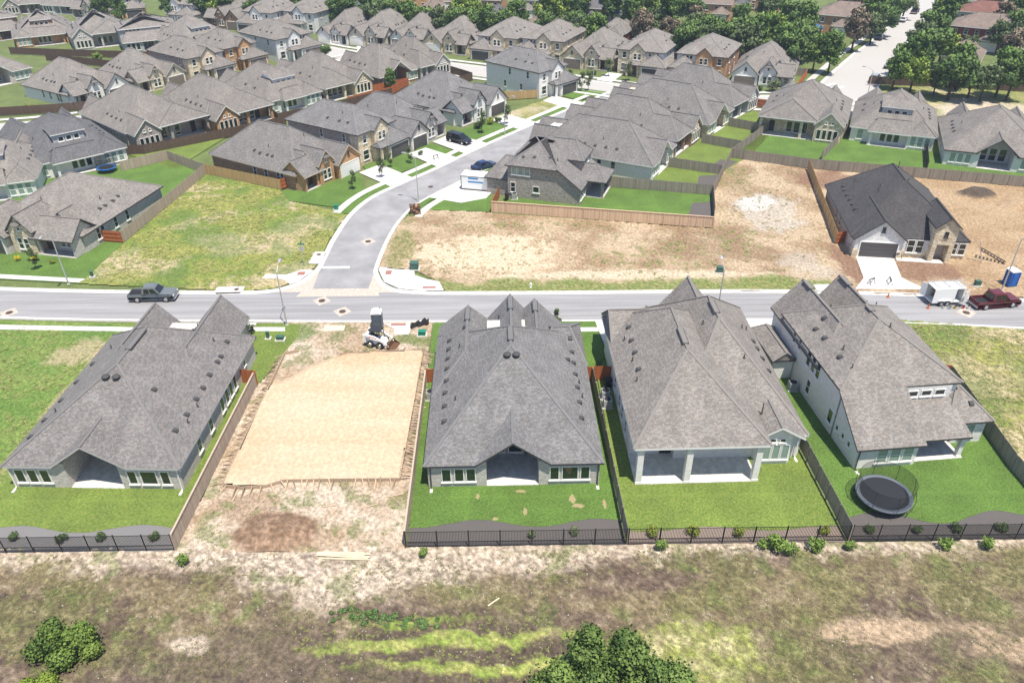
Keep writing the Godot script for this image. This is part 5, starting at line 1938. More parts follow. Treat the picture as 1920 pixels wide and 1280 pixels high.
	for p in left:
		if p.y < -110 and p.y > -176: wl.append(p)
	ground_part("pavement", sheet(ribbon(wl, -2.9, -1.7), 0.045, 0.1), M.concrete_new)
	ground_part("lawn", sheet(ribbon(wl, -1.65, -0.3), 0.03, 0.1), M.lawn_rich)
	var wr := PackedVector2Array()
	for p in right:
		if p.y < -110.5 and p.y > -168: wr.append(p)
	ground_part("pavement", sheet(ribbon(wr, 1.7, 2.9), 0.045, 0.1), M.concrete_new)
	ground_part("lawn", sheet(ribbon(wr, 0.3, 1.65), 0.03, 0.1), M.lawn_rich)
	for d in [-6.6, 6.6]:
		ground_part("pavement", sheet(ribbon(cross, d - 0.6, d + 0.6), 0.04, 0.1), M.concrete_new)
	ground_part("pavement", sheet(ribbon(diag, -9.5, -8.0), 0.04, 0.1), M.concrete)
	for d in [-6.0, 6.0]:
		ground_part("pavement", sheet(ribbon(second, d - 0.6, d + 0.6), 0.04, 0.1), M.concrete_new)
	# drives on the curved street
	concrete("driveway", [-20.3, -122.7, -17.0, -126.6, -23.4, -133.2, -26.6, -129.2], 0.055)
	concrete("driveway", [-13.2, -131.9, -9.9, -136.4, -16.0, -141.8, -19.0, -138.6], 0.055)
	concrete("driveway", [-8.6, -138.6, -4.6, -144.2, -11.6, -150.0, -15.0, -145.2], 0.055)
	concrete("driveway", [1.6, -152.5, 5.2, -157.0, -1.0, -162.6, -4.0, -158.4], 0.055)
	concrete("driveway", [12.5, -166.2, 16.0, -170.6, 10.0, -176.0, 7.4, -172.0], 0.055)
	concrete("driveway", [-13.4, -117.8, -9.2, -124.2, -2.4, -121.6, -4.0, -117.2, -8.0, -115.4], 0.055)
	concrete("driveway", [34.0, -190.6, 38.2, -188.4, 34.4, -180.6, 30.2, -182.8], 0.05)
	concrete("driveway", [24.6, -196.0, 28.0, -194.2, 24.4, -187.0, 21.0, -189.0], 0.05)
	concrete("driveway", [-5.2, -209.0, -0.8, -207.0, 3.0, -196.6, -3.0, -199.6], 0.05)
	concrete("driveway", [-43.2, -227.6, -39.6, -226.0, -37.0, -217.2, -41.4, -219.2], 0.05)
	concrete("driveway", [77.4, -159.0, 82.0, -157.0, 80.0, -167.0, 76.0, -169.0], 0.05)
	concrete("driveway", [90.0, -149.0, 95.6, -146.6, 100.0, -156.0, 94.0, -158.6], 0.05)
	# the driveway of the new house
	concrete("driveway", [48.0, -95.9, 53.0, -95.2, 51.6, -89.2, 46.6, -89.2], 0.05)
	concrete("driveway", [46.6, -89.2, 51.6, -89.2, 53.4, -86.0, 44.4, -86.3], 0.044)
	concrete("garden_path", [53.1, -95.0, 59.0, -94.2, 58.9, -93.0, 53.1, -94.0], 0.05)
	# lawns of the near row
	wavy_yard(-46.6, -28.15, -43.7, [-27.5, -66.5, -26.6, -70, -25.4, -76, -25.6, -79.0, -46.9, -79.6], "lawn", "mulch_grey", 2.2, 0.42, -46.2)
	wavy_yard(-8.85, 9.2, -43.9, [8.7, -66, 10.6, -72, 10.2, -79.0, -9.4, -79.0, -9.2, -60], "lawn_rich", "mulch", 1.2, 0.42, -46.4)
	wavy_yard(9.45, 27.55, -44.0, [27.2, -54, 26.9, -79.0, 15.0, -79.0, 14.6, -74, 9.2, -70], "lawn", "mulch_brown", 0.4, 0.25, -45.55)
	wavy_yard(27.85, 46.0, -44.1, [46.3, -53, 47.2, -64, 47.0, -78.7, 33.5, -78.9, 28.3, -66], "lawn_rich", "mulch", 2.6, 0.7, -46.6)
	# bare rectangles where sod is missing on the middle lawn
	var spots := [[5.2, -49.2, 0.3, 0.55], [5.65, -48.35, 0.6, 0.28], [6.6, -49.8, 0.25, 0.35], [8.0, -48.5, 0.2, 0.6], [-1.6, -46.9, 0.3, 0.2], [0.7, -50.2, 0.5, 0.2], [1.0, -47.7, 0.2, 0.45], [-3.2, -49.6, 0.2, 0.35]]
	for k2 in spots.size():
		var q: Array = spots[k2]
		var pp := PackedVector2Array()
		for k in 26:
			var t := TAU * k / 26
			pp.append(Vector2(q[0] + cos(t) * q[2] * rng.randf_range(0.6, 1.2), q[1] + sin(t) * q[3] * rng.randf_range(0.6, 1.2)))
		ground_part("bare_soil", sheet(pp, 0.046 + k2 * 0.001, 0.05), M.mulch_brown_dry)
	# yards north of the street
	lawn([-110, -110, -70, -91.4, -57.4, -89.9, -56.6, -101.8, -53.7, -129.2, -62.8, -136.4, -80, -128], 0.03, "lawn_rich")
	lawn([-14.2, -113.0, -3.2, -111.8, -3.0, -118.0, -6.0, -117.0, -9.0, -116.0, -12.0, -118.0, -13.2, -116.4], 0.03, "lawn_rich")
	lawn([-3.0, -111.4, 30.0, -105.2, 31.4, -109.4, 32.9, -117.6, 14.0, -122.0, 4, -125], 0.03, "lawn_rich")
	concrete("planting_bed", [26.8, -106.0, 30.0, -105.4, 31.2, -109.4, 32.3, -115.0, 29.0, -114.4, 27.2, -109], 0.036, "mulch")
	lawn([32.9, -117.6, 36.0, -126.6, 44, -136, 56, -156, 50, -166, 22, -122], 0.03, "lawn")
	concrete("planting_bed", [33.6, -119.5, 36.0, -126.6, 32.5, -126, 31.0, -121], 0.036, "mulch")
	concrete("planting_bed", [36.6, -127.5, 41.0, -133, 38.0, -134, 34.6, -129], 0.036, "mulch")
	lawn([40.0, -135.2, 52.5, -129.4, 85.0, -120.2, 120, -110, 130, -132, 70, -156, 54, -160], 0.03, "lawn_rich")
	lawn([-26.7, -113.8, -23.6, -119.4, -26.8, -129.4, -34.6, -121.4, -38.6, -121.4, -36, -117], 0.03, "lawn_rich")
	lawn([-22.9, -125.4, -15.6, -133.0, -19.2, -139.8, -26.4, -132.2], 0.03, "lawn_rich")
	lawn([-13.0, -135.8, -10.4, -140.0, -15.2, -144.2, -18.0, -141.0], 0.03, "lawn_rich")
	lawn([-6.6, -144.8, 0.4, -153.0, -4.4, -158.8, -11.2, -150.2], 0.03, "lawn_rich")
	lawn([10.5, -176.8, 16.8, -171.6, 22.6, -178.6, 14.8, -183.0], 0.03, "lawn_rich")
	for q in [[-72, -140, -60, -132, -56, -150, -66, -146], [-50, -160, -38, -166, -36, -172, -46, -168], [-40, -170, -28, -176, -26, -184, -38, -178]]:
		lawn(q, 0.03, "lawn")
	for q in [[8, -197, 18, -192.4, 20, -196, 10, -201], [19, -192, 30, -186, 31, -189.6, 21, -195.6], [38, -186, 50, -179.6, 52, -183, 40, -189], [52, -179, 66, -174, 67, -179, 54, -184]]:
		lawn(q, 0.03, "lawn_far")
	# bare and weedy plots
	patch("field", poly([-75, -44.6, -28.2, -44.0, -9.1, -43.95, 60, -44.1, 85, -44.1, 85, -14, -75, -14]), 0.22, shade_field)
	pad_poly = poly([-26.3, -51.2, -22.4, -51.0, -20.8, -51.75, -10.4, -51.75, -10.15, -72.6, -19.4, -72.1, -25.8, -72.6])
	patch("building_plot", poly([-28.0, -43.6, -9.0, -43.6, -9.3, -60, -9.6, -79.2, -27.2, -79.5, -26.4, -70, -27.6, -66]), 0.2, shade_pad)
	patch("sand_pad", pad_poly, 0.22, shade_sand, "sand")
	patch("grass_plot", poly([-80, -44.6, -46.5, -44, -46.8, -79.4, -80, -82]), 0.35, shade_green)
	patch("grass_plot", poly([45.6, -44, 90, -44, 90, -70, 62, -76.1, 46.8, -78.7, 47, -64, 46.2, -53]), 0.3, shade_weedy)
	patch("grass_plot", poly([-57.6, -89.8, -35, -87.3, -31, -88.0, -28.3, -90.0, -26.9, -94, -26.6, -103, -25.6, -111.3, -28.4, -113.0, -36, -117.0, -38.4, -121.6, -53.6, -129.4, -56.7, -101.8]), 0.3, shade_weedy)
	patch("building_plot", poly([-8.5, -86.6, 16.6, -86.55, 37, -86.2, 64.5, -83.7, 100, -76, 130, -100, 85.0, -120.0, 52.5, -129.2, 40.0, -135.0, 33.0, -117.5, 31.2, -109.4, 30.2, -104.9, -3.0, -111.6, -14.6, -113.0, -16.9, -109, -18.1, -100, -18.2, -93.6, -13.2, -92.7, -9.8, -89.4]), 0.33, shade_lot)
	patch("grass_plot", poly([-3.0, -160.6, 2.4, -154.8, 13.0, -167.4, 8.0, -173.0]), 0.5, shade_far_lot)
	patch("grass_plot", poly([80, -171, 92, -148, 160, -122, 190, -165, 112, -182, 100, -195]), 0.6, shade_far_lot)

# ------------------------------------------------------------------ the near row, seen from the gardens
func leanto(h: Dictionary, x0: float, x1: float, z0: float, z1: float, yb: float, yn: float, wall := "", ov := 0.4) -> void:
	# one plane rising away from the near eave
	var p := (yb - yn) / (z1 - z0)
	var a := Vector3(x0 - ov, yn - ov * p, z1 + ov)
	var b := Vector3(x1 + ov, yn - ov * p, z1 + ov)
	var c := Vector3(x1 + ov, yb, z0)
	var d := Vector3(x0 - ov, yb, z0)
	face(h.rs, [a, b, c, d], Vector3.UP, Vector3.RIGHT)
	var dn := Vector3(0, -0.2, 0)
	face(h.fs, [a + dn, b + dn, c + dn, d + dn], Vector3.DOWN, Vector3.RIGHT)
	quad(h.fs, a, b, b + dn, a + dn, Vector3.BACK)
	quad(h.fs, a, d, d + dn, a + dn, Vector3.LEFT)
	quad(h.fs, b, c, c + dn, b + dn, Vector3.RIGHT)
	if wall != "":
		var s := tool()
		slab_profile(s, x0, x1, [Vector2(z1, -0.2), Vector2(z1, yn - 0.21), Vector2(z0, yb - 0.21), Vector2(z0, -0.2)])
		part("wall", s, M[wall], h.root)

func slab_profile(s: SurfaceTool, x0: float, x1: float, pr: Array) -> void:
	for k in 2:
		var x: float = [x0, x1][k]
		quad(s, Vector3(x, pr[0].y, pr[0].x), Vector3(x, pr[1].y, pr[1].x), Vector3(x, pr[2].y, pr[2].x), Vector3(x, pr[3].y, pr[3].x), Vector3([-1, 1][k], 0, 0))
	quad(s, Vector3(x0, pr[0].y, pr[0].x), Vector3(x1, pr[0].y, pr[0].x), Vector3(x1, pr[1].y, pr[1].x), Vector3(x0, pr[1].y, pr[1].x), Vector3.BACK)

func near_row() -> void:
	# left house
	var h := house("grey-roofed brick house at the left with a gabled patio, beside the sand pad", -37.5, -51.15, -2.0, "roof_grey", "trim_grey")
	mass(h, -7.78, 7.78, -21.0, 0, 2.75, 8.0, "z", 6.4, 8.6, "", 0.3, 0.0, "", [-3.42, 3.07, 5.15])
	wallbox(h, -7.78, -2.6, -21, 0, 0, 2.9, "brick_grey")
	wallbox(h, 2.25, 7.78, -21, 0, 0, 2.9, "brick_grey")
	wallbox(h, -2.6, 2.25, -21, -4.6, 0, 4.6, "brick_grey")
	mass(h, -3.2, 2.85, -8, 0.05, 2.85, 5.2, "z", 0, 0, "", 0.32)
	patio(h, -2.6, 2.25, -4.6, 0.05)
	mass(h, 1.2, 6.0, -24.6, -10, 3.0, 5.9, "z", 0, 4.5, "brick_grey", 0.35)
	mass(h, -5.6, 0.6, -21.6, -10, 2.8, 6.6, "z", 0, 4, "brick_grey", 0.35)
	wins(h, [-6.9, -5.75, -4.6], 0, 0, 0.6, 0.9, 1.6)
	win(h, 3.35, 0, 0, 0.6, 0.85, 1.6, false)
	win(h, 4.85, 0, 0, 0.6, 1.5, 1.6, false)
	win(h, 6.35, 0, 0, 0.6, 0.85, 1.6, false)
	wins(h, [-4.4, -7.4], 7.78, 2, 0.7, 0.9, 1.5, true)
	wins(h, [-10.6, -12.0, -13.2, -14.4], 7.78, 2, 0.6, 0.85, 1.7)
	wins(h, [-17.6], 7.78, 2, 1.3, 0.7, 0.8)
	door(h, -1.3, -4.6, 0, "door_black")
	wins(h, [0.9], -4.6, 0, 0.4, 1.4, 1.9)
	downspout(h, -7.7, 0.08, 2.75, "trim_white")
	downspout(h, 7.6, 0.08, 2.75, "trim_white")
	vents(h, [[6.4, -3.6], [6.5, -6.0], [6.5, -8.4], [6.5, -10.2], [6.4, -12.3], [6.4, -14.6], [6.4, -15.6], [3.4, -7.2], [6.2, -18.2], [1.6, -18.6], [3.3, -17.6], [3.3, -18.2], [-6.6, -2.6], [-6.6, -5.0], [-6.6, -8.0], [-6.6, -11.0], [-6.4, -14.0]])
	pipes(h, [[6.9, -5.2], [6.9, -7.6], [5.2, -17.4], [3.2, -18.8], [-5.5, -5.4], [-4.8, -15.4]])
	fan_vent(h, -0.65, -7.0)
	fan_vent(h, 0.35, -7.0)
	ridge_vent(h, 0, -10.6, -14.2)
	finish(h)
	# house in the middle, straight from behind
	h = house("grey-roofed brick house in the middle with twin turbine vents and gabled patio", 0.1, -51.0, 0.9, "roof_cool", "trim_dark")
	mass(h, -7.75, 7.65, -20.6, 0, 2.75, 8.5, "z", 7.2, 10.6, "", 0.3, 0.0, "", [-3.4, 3.2, 5.25])
	wallbox(h, -7.75, -2.5, -20.6, 0, 0, 2.9, "brick_grey")
	wallbox(h, 2.2, 7.65, -20.6, 0, 0, 2.9, "brick_grey")
	wallbox(h, -2.5, 2.2, -20.6, -4.2, 0, 4.9, "brick_grey")
	mass(h, -3.15, 2.95, -8.5, 0.05, 2.8, 5.3, "z", 0, 0, "", 0.34)
	patio(h, -2.5, 2.2, -4.2, 0.05)
	wins(h, [-0.2], -4.2, 0, 3.3, 1.5, 0.8, false, "trim_dark")
	wins(h, [-1.6, 1.3], -4.2, 0, 3.2, 0.9, 0.6, false, "trim_dark")
	wins(h, [-1.5, 0.2], -4.2, 0, 0.3, 1.4, 2.1)
	door(h, 1.55, -4.2, 0, "door_black")
	wins(h, [-6.1, -4.95, -3.9], 0, 0, 0.6, 0.88, 1.6)
	win(h, 3.6, 0, 0, 0.6, 0.88, 1.6, false)
	win(h, 5.0, 0, 0, 0.6, 1.5, 1.6, false)
	win(h, 6.35, 0, 0, 0.6, 0.88, 1.6, false)
	mass(h, -7.6, -1.6, -22.4, -10, 2.8, 5.6, "z", 0, 4, "brick_grey", 0.35)
	mass(h, -2.2, 2.4, -23.6, -10, 3.2, 6.3, "z", 0, 3, "brick_grey", 0.3)
	mass(h, 0.0, 5.6, -22.8, -10, 2.9, 6.1, "z", 0, 3, "brick_grey", 0.3)
	mass(h, 3.0, 7.6, -22.8, -15, 2.75, 5.0, "x", 2, 1.6, "brick_grey", 0.4)
	downspout(h, -7.5, 0.08, 2.75, "trim_dark")
	downspout(h, 7.5, 0.08, 2.75, "trim_dark")
	vents(h, [[-6.35, -4.4], [-6.45, -6.8], [-6.5, -8.9], [-6.5, -10.9], [-6.5, -12.8], [-6.5, -14.6], [-6.5, -16.3], [-6.5, -18.0], [-3.4, -18.0], [-4.8, -18.4], [6.35, -4.6], [6.4, -7.0], [6.4, -9.4], [6.4, -11.6], [6.4, -13.6], [6.4, -15.6], [6.4, -17.6], [5.8, -13.6]])
	pipes(h, [[-5.4, -6.8], [-5.3, -15.2], [-2.0, -18.0], [4.2, -18.0], [6.8, -8.2], [6.7, -10.4], [-1.2, -21.2]])
	fan_vent(h, -0.42, -9.2)
	fan_vent(h, 0.45, -9.2)
	ridge_vent(h, -0.05, -11.0, -13.4)
	ridge_vent(h, -4.6, -19.6, -22.0)
	ridge_vent(h, 0.1, -20.6, -23.2)
	ridge_vent(h, 2.8, -20.4, -22.6)
	finish(h)
	# right of it: tall patio on white columns, rounded bay
	h = house("pale house with tall white patio columns and a window bay, right of the middle house", 18.7, -51.2, 1.4, "roof_warm", "trim_white")
	mass(h, -7.7, 3.6, -21.5, -0.2, 4.4, 9.0, "z", 6, 8.6, "", 0.45)
	wallbox(h, -7.7, 3.6, -21.5, -4.0, 0, 4.6, "brick_white")
	mass(h, -3.6, 8.2, -25.2, -3.2, 2.9, 9.0, "z", 7.5, 11.0, "brick_white", 0.45)
	patio(h, -7.7, 3.5, -4.0, 0.1)
	column(h, -7.4, -0.25, 4.4, 0.55, "brick_white")
	column(h, -3.0, -0.25, 4.4, 0.55, "brick_white")
	column(h, 3.2, -0.25, 4.4, 0.55, "brick_white")
	wins(h, [-6.6, -5.4], -4.0, 0, 1.0, 0.9, 1.7)
	door(h, -4.2, -4.0, 0, "door_black", 1.1)
	wins(h, [-2.4, -0.9, 0.6], -4.0, 0, 0.9, 1.3, 1.7)
	wins(h, [2.3], -4.0, 0, 2.7, 1.2, 0.7)
	# faceted bay
	var bay := wall_tool(h, "brick_white")
	var q := [Vector3(3.7, 0, -3.4), Vector3(4.2, 0, -2.2), Vector3(6.9, 0, -2.2), Vector3(7.9, 0, -3.4)]
	for k in 3: quad(bay, q[k] + Vector3(0, -0.2, 0), q[k + 1] + Vector3(0, -0.2, 0), q[k + 1] + Vector3(0, 3.6, 0), q[k] + Vector3(0, 3.6, 0), Vector3([-1, 0, 1][k], 0, 1))
	tri(bay, Vector3(4.2, 3.6, -2.2), Vector3(6.9, 3.6, -2.2), Vector3(5.6, 4.3, -2.2), Vector3.BACK)
	mass(h, 3.6, 7.6, -9, -2.1, 3.3, 4.7, "z", 0, 0, "", 0.35)
	wins(h, [4.75, 5.6, 6.45], -2.2, 0, 0.55, 0.75, 1.8, false, "trim_white", "blind")
	wins(h, [5.15, 6.05], -2.2, 0, 2.6, 0.6, 0.5)
	mass(h, -0.6, 5.0, -26.0, -13, 3.0, 6.9, "z", 0, 4, "brick_white", 0.35)
	mass(h, -7.4, 0.5, -23.8, -15, 3.4, 6.8, "x", 0.01, 1.5, "brick_white", 0.4)
	wins(h, [-6.0, -8.2, -10.0, -13.0], -7.7, 3, 0.9, 0.9, 1.7, true)
	vents(h, [[-6.2, -9.6], [-6.1, -12.4], [-6.1, -14.6], [-6.0, -17.0], [7.2, -11.0], [7.2, -13.2], [7.2, -15.0], [7.2, -16.4]])
	pipes(h, [[-6.6, -8.2], [-6.5, -11.4], [-6.7, -15.4], [4.0, -9.8], [1.0, -14.6], [6.2, -17.6], [7.0, -18.4]])
	pipes(h, [[4.6, -4.6]], 1.2)
	ridge_vent(h, -2.05, -9.2, -12.0)
	ridge_vent(h, 2.3, -14.6, -17.2)
	downspout(h, 7.9, -3.0, 2.9, "trim_white")
	finish(h)
	# two-storey house at the right with the trampoline
	h = house("two-storey white brick house at the right with clerestory windows, beside the big trampoline", 31.35, -52.7, 5.5, "roof_warm", "trim_dark")
	leanto(h, 0.1, 5.9, -4.62, 0, 5.6, 2.85, "brick_white")
	leanto(h, 6.0, 10.6, -4.6, -0.5, 4.0, 2.85)
	mass(h, 0.1, 11.6, -18.5, -4.9, 5.6, 9.3, "z", 5.2, 6.2, "brick_white", 0.3)
	wallbox(h, 6.0, 10.9, -10, -4.6, 0, 5.45, "stucco_white")
	wins(h, [7.1, 8.45, 9.8], -4.6, 0, 4.3, 1.05, 0.72, false, "trim_white")
	mass(h, 10.2, 13.9, -19.5, -2.4, 2.8, 4.9, "z", 3.0, 3.4, "", 0.42)
	wallbox(h, 10.9, 13.9, -19.5, -2.4, 0, 2.9, "stucco_white")
	patio(h, 5.9, 10.9, -4.4, -0.3)
	column(h, 10.6, -0.7, 2.8, 0.42, "stucco_white")
	wins(h, [7.0], -4.4, 0, 0.3, 1.6, 2.0)
	door(h, 8.9, -4.4, 0, "door_black")
	wins(h, [12.3], -2.4, 0, 0.6, 1.3, 1.7, false, "trim_white", "blind")
	wins(h, [2.5, 3.75, 5.0], 0, 0, 0.55, 1.05, 1.65, true, "trim_white", "blind")
	wins(h, [-9.5, -10.6, -11.7], 0.1, 3, 3.5, 0.85, 1.9, true, "trim_white")
	wins(h, [-5.6], 0.1, 3, 1.0, 0.9, 1.6, false)
	wins(h, [-1.6, -2.8, -4.0], 0.1, 3, 1.3, 0.55, 0.7, false)
	wins(h, [-10.6, -15.5], 0.1, 3, 0.8, 0.8, 1.7, true)
	wins(h, [-15.4, -14.0], 0.1, 3, 4.0, 0.7, 1.4, true)
	mass(h, 0.3, 5.8, -21.4, -10, 4.6, 8.0, "z", 0, 3, "brick_white", 0.35)
	mass(h, 5.4, 10.4, -22.6, -10, 3.8, 7.6, "z", 0, 3, "brick_white", 0.35)
	mass(h, 11.2, 14.6, -19.8, -13, 2.7, 4.6, "x", 1, 1.8, "stucco_white", 0.35)
	mass(h, -2.2, 0.0, -20.4, -14.4, 2.6, 3.6, "z", 0.9, 0.01, "brick_white", 0.3)
	vents(h, [[1.4, -8.6], [1.4, -12.0], [1.3, -13.8], [2.4, -14.6], [2.4, -0.9], [4.6, -0.7], [7.6, -1.6], [9.4, -1.6], [12.6, -3.6]])
	pipes(h, [[1.6, -6.6], [2.0, -9.4], [6.6, -10.0], [3.6, -16.0], [8.4, -17.4], [9.0, -16.6]])
	ridge_vent(h, 5.85, -12.2, -13.2)
	ridge_vent(h, 3.05, -19.4, -21.2)
	ridge_vent(h, 7.9, -20.4, -22.4)
	downspout(h, 0.2, 0.12, 2.8, "trim_dark")
	finish(h)
	# new house with the dark roof, north of the street
	h = house("newly built house with a dark roof and stone entry tower among bare earth", 54.6, -95.0, -8.4, "roof_dark", "trim_dark")
	mass(h, -7.3, 7.4, -18.5, -0.6, 2.75, 8.3, "z", 4.6, 7.4, "", 0.42)
	wallbox(h, -7.3, 7.4, -18.5, -0.6, 0, 2.85, "brick_grey")
	mass(h, -7.2, -0.9, -7.5, 0.5, 2.75, 5.6, "z", 0, 0, "stucco_white", 0.38)
	wallbox(h, -7.3, -6.4, -2, 0.56, 0, 1.1, "stone")
	wallbox(h, -1.5, -0.84, -2, 0.56, 0, 1.1, "stone")
	garage_door(h, -4.0, 0.5, 0, 4.9, "garage_dark")
	win(h, -3.9, 0.5, 0, 3.8, 0.45, 0.75, false, "trim_dark")
	wallbox(h, -0.9, 2.6, -1.2, -0.15, 0, 2.6, "stucco_white")
	wallbox(h, -0.92, 2.6, -1.2, -0.1, 0, 1.0, "stone")
	wins(h, [0.3, 1.45], -0.1, 0, 0.75, 1.0, 1.9, true, "trim_white")
	mass(h, 2.6, 5.4, -5.5, 0.9, 5.1, 6.6, "z", 0, 0, "", 0.3)
	wallbox(h, 2.6, 3.2, -4.0, 0.9, 0, 5.3, "stone")
	wallbox(h, 4.8, 5.4, -4.0, 0.9, 0, 5.3, "stone")
	wallbox(h, 3.2, 4.8, -4.0, 0.9, 2.55, 5.3, "stone")
	wallbox(h, 3.2, 4.8, -4.0, -1.3, 0, 2.6, "stucco_cream")
	var gb := tool()
	slab_outline(gb, PackedVector2Array([Vector2(2.6, 5.3), Vector2(5.4, 5.3), Vector2(4.0, 6.35)]), 0.7, 0.9)
	part("gable", gb, M.stone, h.root)
	door(h, 4.0, -1.3, 0, "door_black", 1.05)
	win(h, 4.0, 0.9, 0, 3.7, 0.5, 0.8, false, "trim_dark")
	wallbox(h, 5.4, 7.45, -1.4, -0.3, 0, 2.7, "stucco_white")
	wallbox(h, 5.4, 7.5, -1.4, -0.24, 0, 1.0, "stone")
	wins(h, [5.9, 7.0], -0.24, 0, 0.7, 0.95, 1.7, true, "trim_white")
	wins(h, [-8, -10.5], -7.3, 3, 0.8, 0.8, 1.6, true)
	vents(h, [[-6.0, -6.6], [-6.0, -8.4], [-6.0, -10.2], [-6.0, -12.0], [-6.0, -13.8], [-5.9, -15.2]])
	pipes(h, [[-3.0, -8.4], [-2.6, -9.4], [0.5, -8.0], [-4.6, -15.0]])
	pipes(h, [[0.3, -12.6]], 1.1)
	finish(h)
	# two-storey brick house on the corner behind the tan fence
	h = house("two-storey grey brick house behind the long tan fence, beside the white container", 3.9, -116.4, -19.5, "roof_grey", "trim_dark")
	mass(h, -4.6, 3.6, -11.0, 0, 5.5, 8.6, "x", 5.2, 5.6, "brick_dark", 0.4)
	slab_profile_x(h, 3.6, 7.4, -11.0, 0, 5.55, 2.9, "brick_dark")
	leanx(h, 3.6, 7.4, -11.0, 0.0, 5.75, 2.95)
	mass(h, -8.4, -4.4, -9.0, -0.5, 2.8, 5.2, "x", 2.2, 0.01, "brick_dark", 0.35)
	mass(h, 1.0, 6.4, -10.5, -5.0, 5.6, 8.0, "x", 0.01, 2.2, "brick_dark", 0.35)
	wins(h, [-6.6, -7.7, -8.8], 6.4, 2, 4.2, 0.85, 1.0, false, "trim_white", "blind")
	mass(h, 5.4, 10.4, -9.4, -3.8, 2.9, 4.7, "x", 0.01, 2.2, "", 0.4)
	column(h, 10.1, -4.1, 2.9, 0.42, "brick_dark")
	column(h, 10.1, -9.0, 2.9, 0.42, "brick_dark")
	patio(h, 7.4, 10.4, -9.4, -3.8, "concrete")
	wins(h, [-1.0, -2.1, -3.2], 7.4, 2, 0.5, 0.9, 1.7, false)
	wins(h, [-3.5, -2.4, -1.3], 0, 0, 3.9, 0.95, 1.35, false, "trim_white", "blind")
	wins(h, [-3.7], 0, 0, 0.9, 0.85, 1.7, true)
	wins(h, [0.2], 0, 0, 1.2, 1.1, 1.1, false)
	vents(h, [[-2.4, -1.4], [-0.6, -1.6], [2.0, -1.8]])
	pipes(h, [[-3.6, -2.0], [3.0, -2.4], [-2.6, -8.6]])
	finish(h)

func leanx(h: Dictionary, x0: float, x1: float, z0: float, z1: float, yb: float, yn: float) -> void:
	var ov := 0.4
	var p := (yb - yn) / (x1 - x0)
	var a := Vector3(x1 + ov, yn - ov * p, z1 + ov)
	var b := Vector3(x1 + ov, yn - ov * p, z0 - ov)
	var c := Vector3(x0, yb, z0 - ov)
	var d := Vector3(x0, yb, z1 + ov)
	face(h.rs, [a, b, c, d], Vector3.UP, Vector3.BACK)
	var dn := Vector3(0, -0.2, 0)
	face(h.fs, [a + dn, b + dn, c + dn, d + dn], Vector3.DOWN, Vector3.BACK)
	quad(h.fs, a, b, b + dn, a + dn, Vector3.RIGHT)
	quad(h.fs, a, d, d + dn, a + dn, Vector3.BACK)

func slab_profile_x(h: Dictionary, x0: float, x1: float, z0: float, z1: float, y0: float, y1: float, wall: String) -> void:
	var s := wall_tool(h, wall)
	for k in 2:
		var z: float = [z0, z1][k]
		quad(s, Vector3(x0, -0.2, z), Vector3(x1, -0.2, z), Vector3(x1, y1 - 0.21, z), Vector3(x0, y0 - 0.01, z), Vector3(0, 0, [-1, 1][k]))
	quad(s, Vector3(x1, -0.2, z0), Vector3(x1, -0.2, z1), Vector3(x1, y1 - 0.21, z1), Vector3(x1, y1 - 0.21, z0), Vector3.RIGHT)

func old_house(label: String, x: float, z: float, yaw: float, w: float, d: float, e: float, ridge: float, roof: String, wall: String) -> void:
	var h := house(label, x, z, yaw, roof, "trim_white", false)
	var a := w / 2
	mass(h, -a, a, -d, 0, e, ridge, "x", minf(d / 2 + .3, a), minf(d / 2 + .3, a) if e < 5 else 0.0, wall, 0.4)
	mass(h, a - 5.2, a - 0.4, -d, 2.2, e - 0.3 if e < 5 else 2.8, (e + 1.8) if e < 5 else 4.6, "z", 0.01, 2.4, wall, 0.35)
	var n := int(w / 2.6)
	for k in n:
		var wx := -a + w * (k + 0.5) / n
		if e > 5: win(h, wx, 0, 0, e - 2.0, 1.0, 1.3, true)
		if wx < a - 6: win(h, wx, 0, 0, 0.8, 1.0, 1.4, true)
	garage_door(h, a - 2.8, 2.2, 0, 3.6, "garage_white")
	pipes(h, [[-a + 2.5, -d * 0.35], [a - 2.5, -d * 0.4]])
	finish(h)

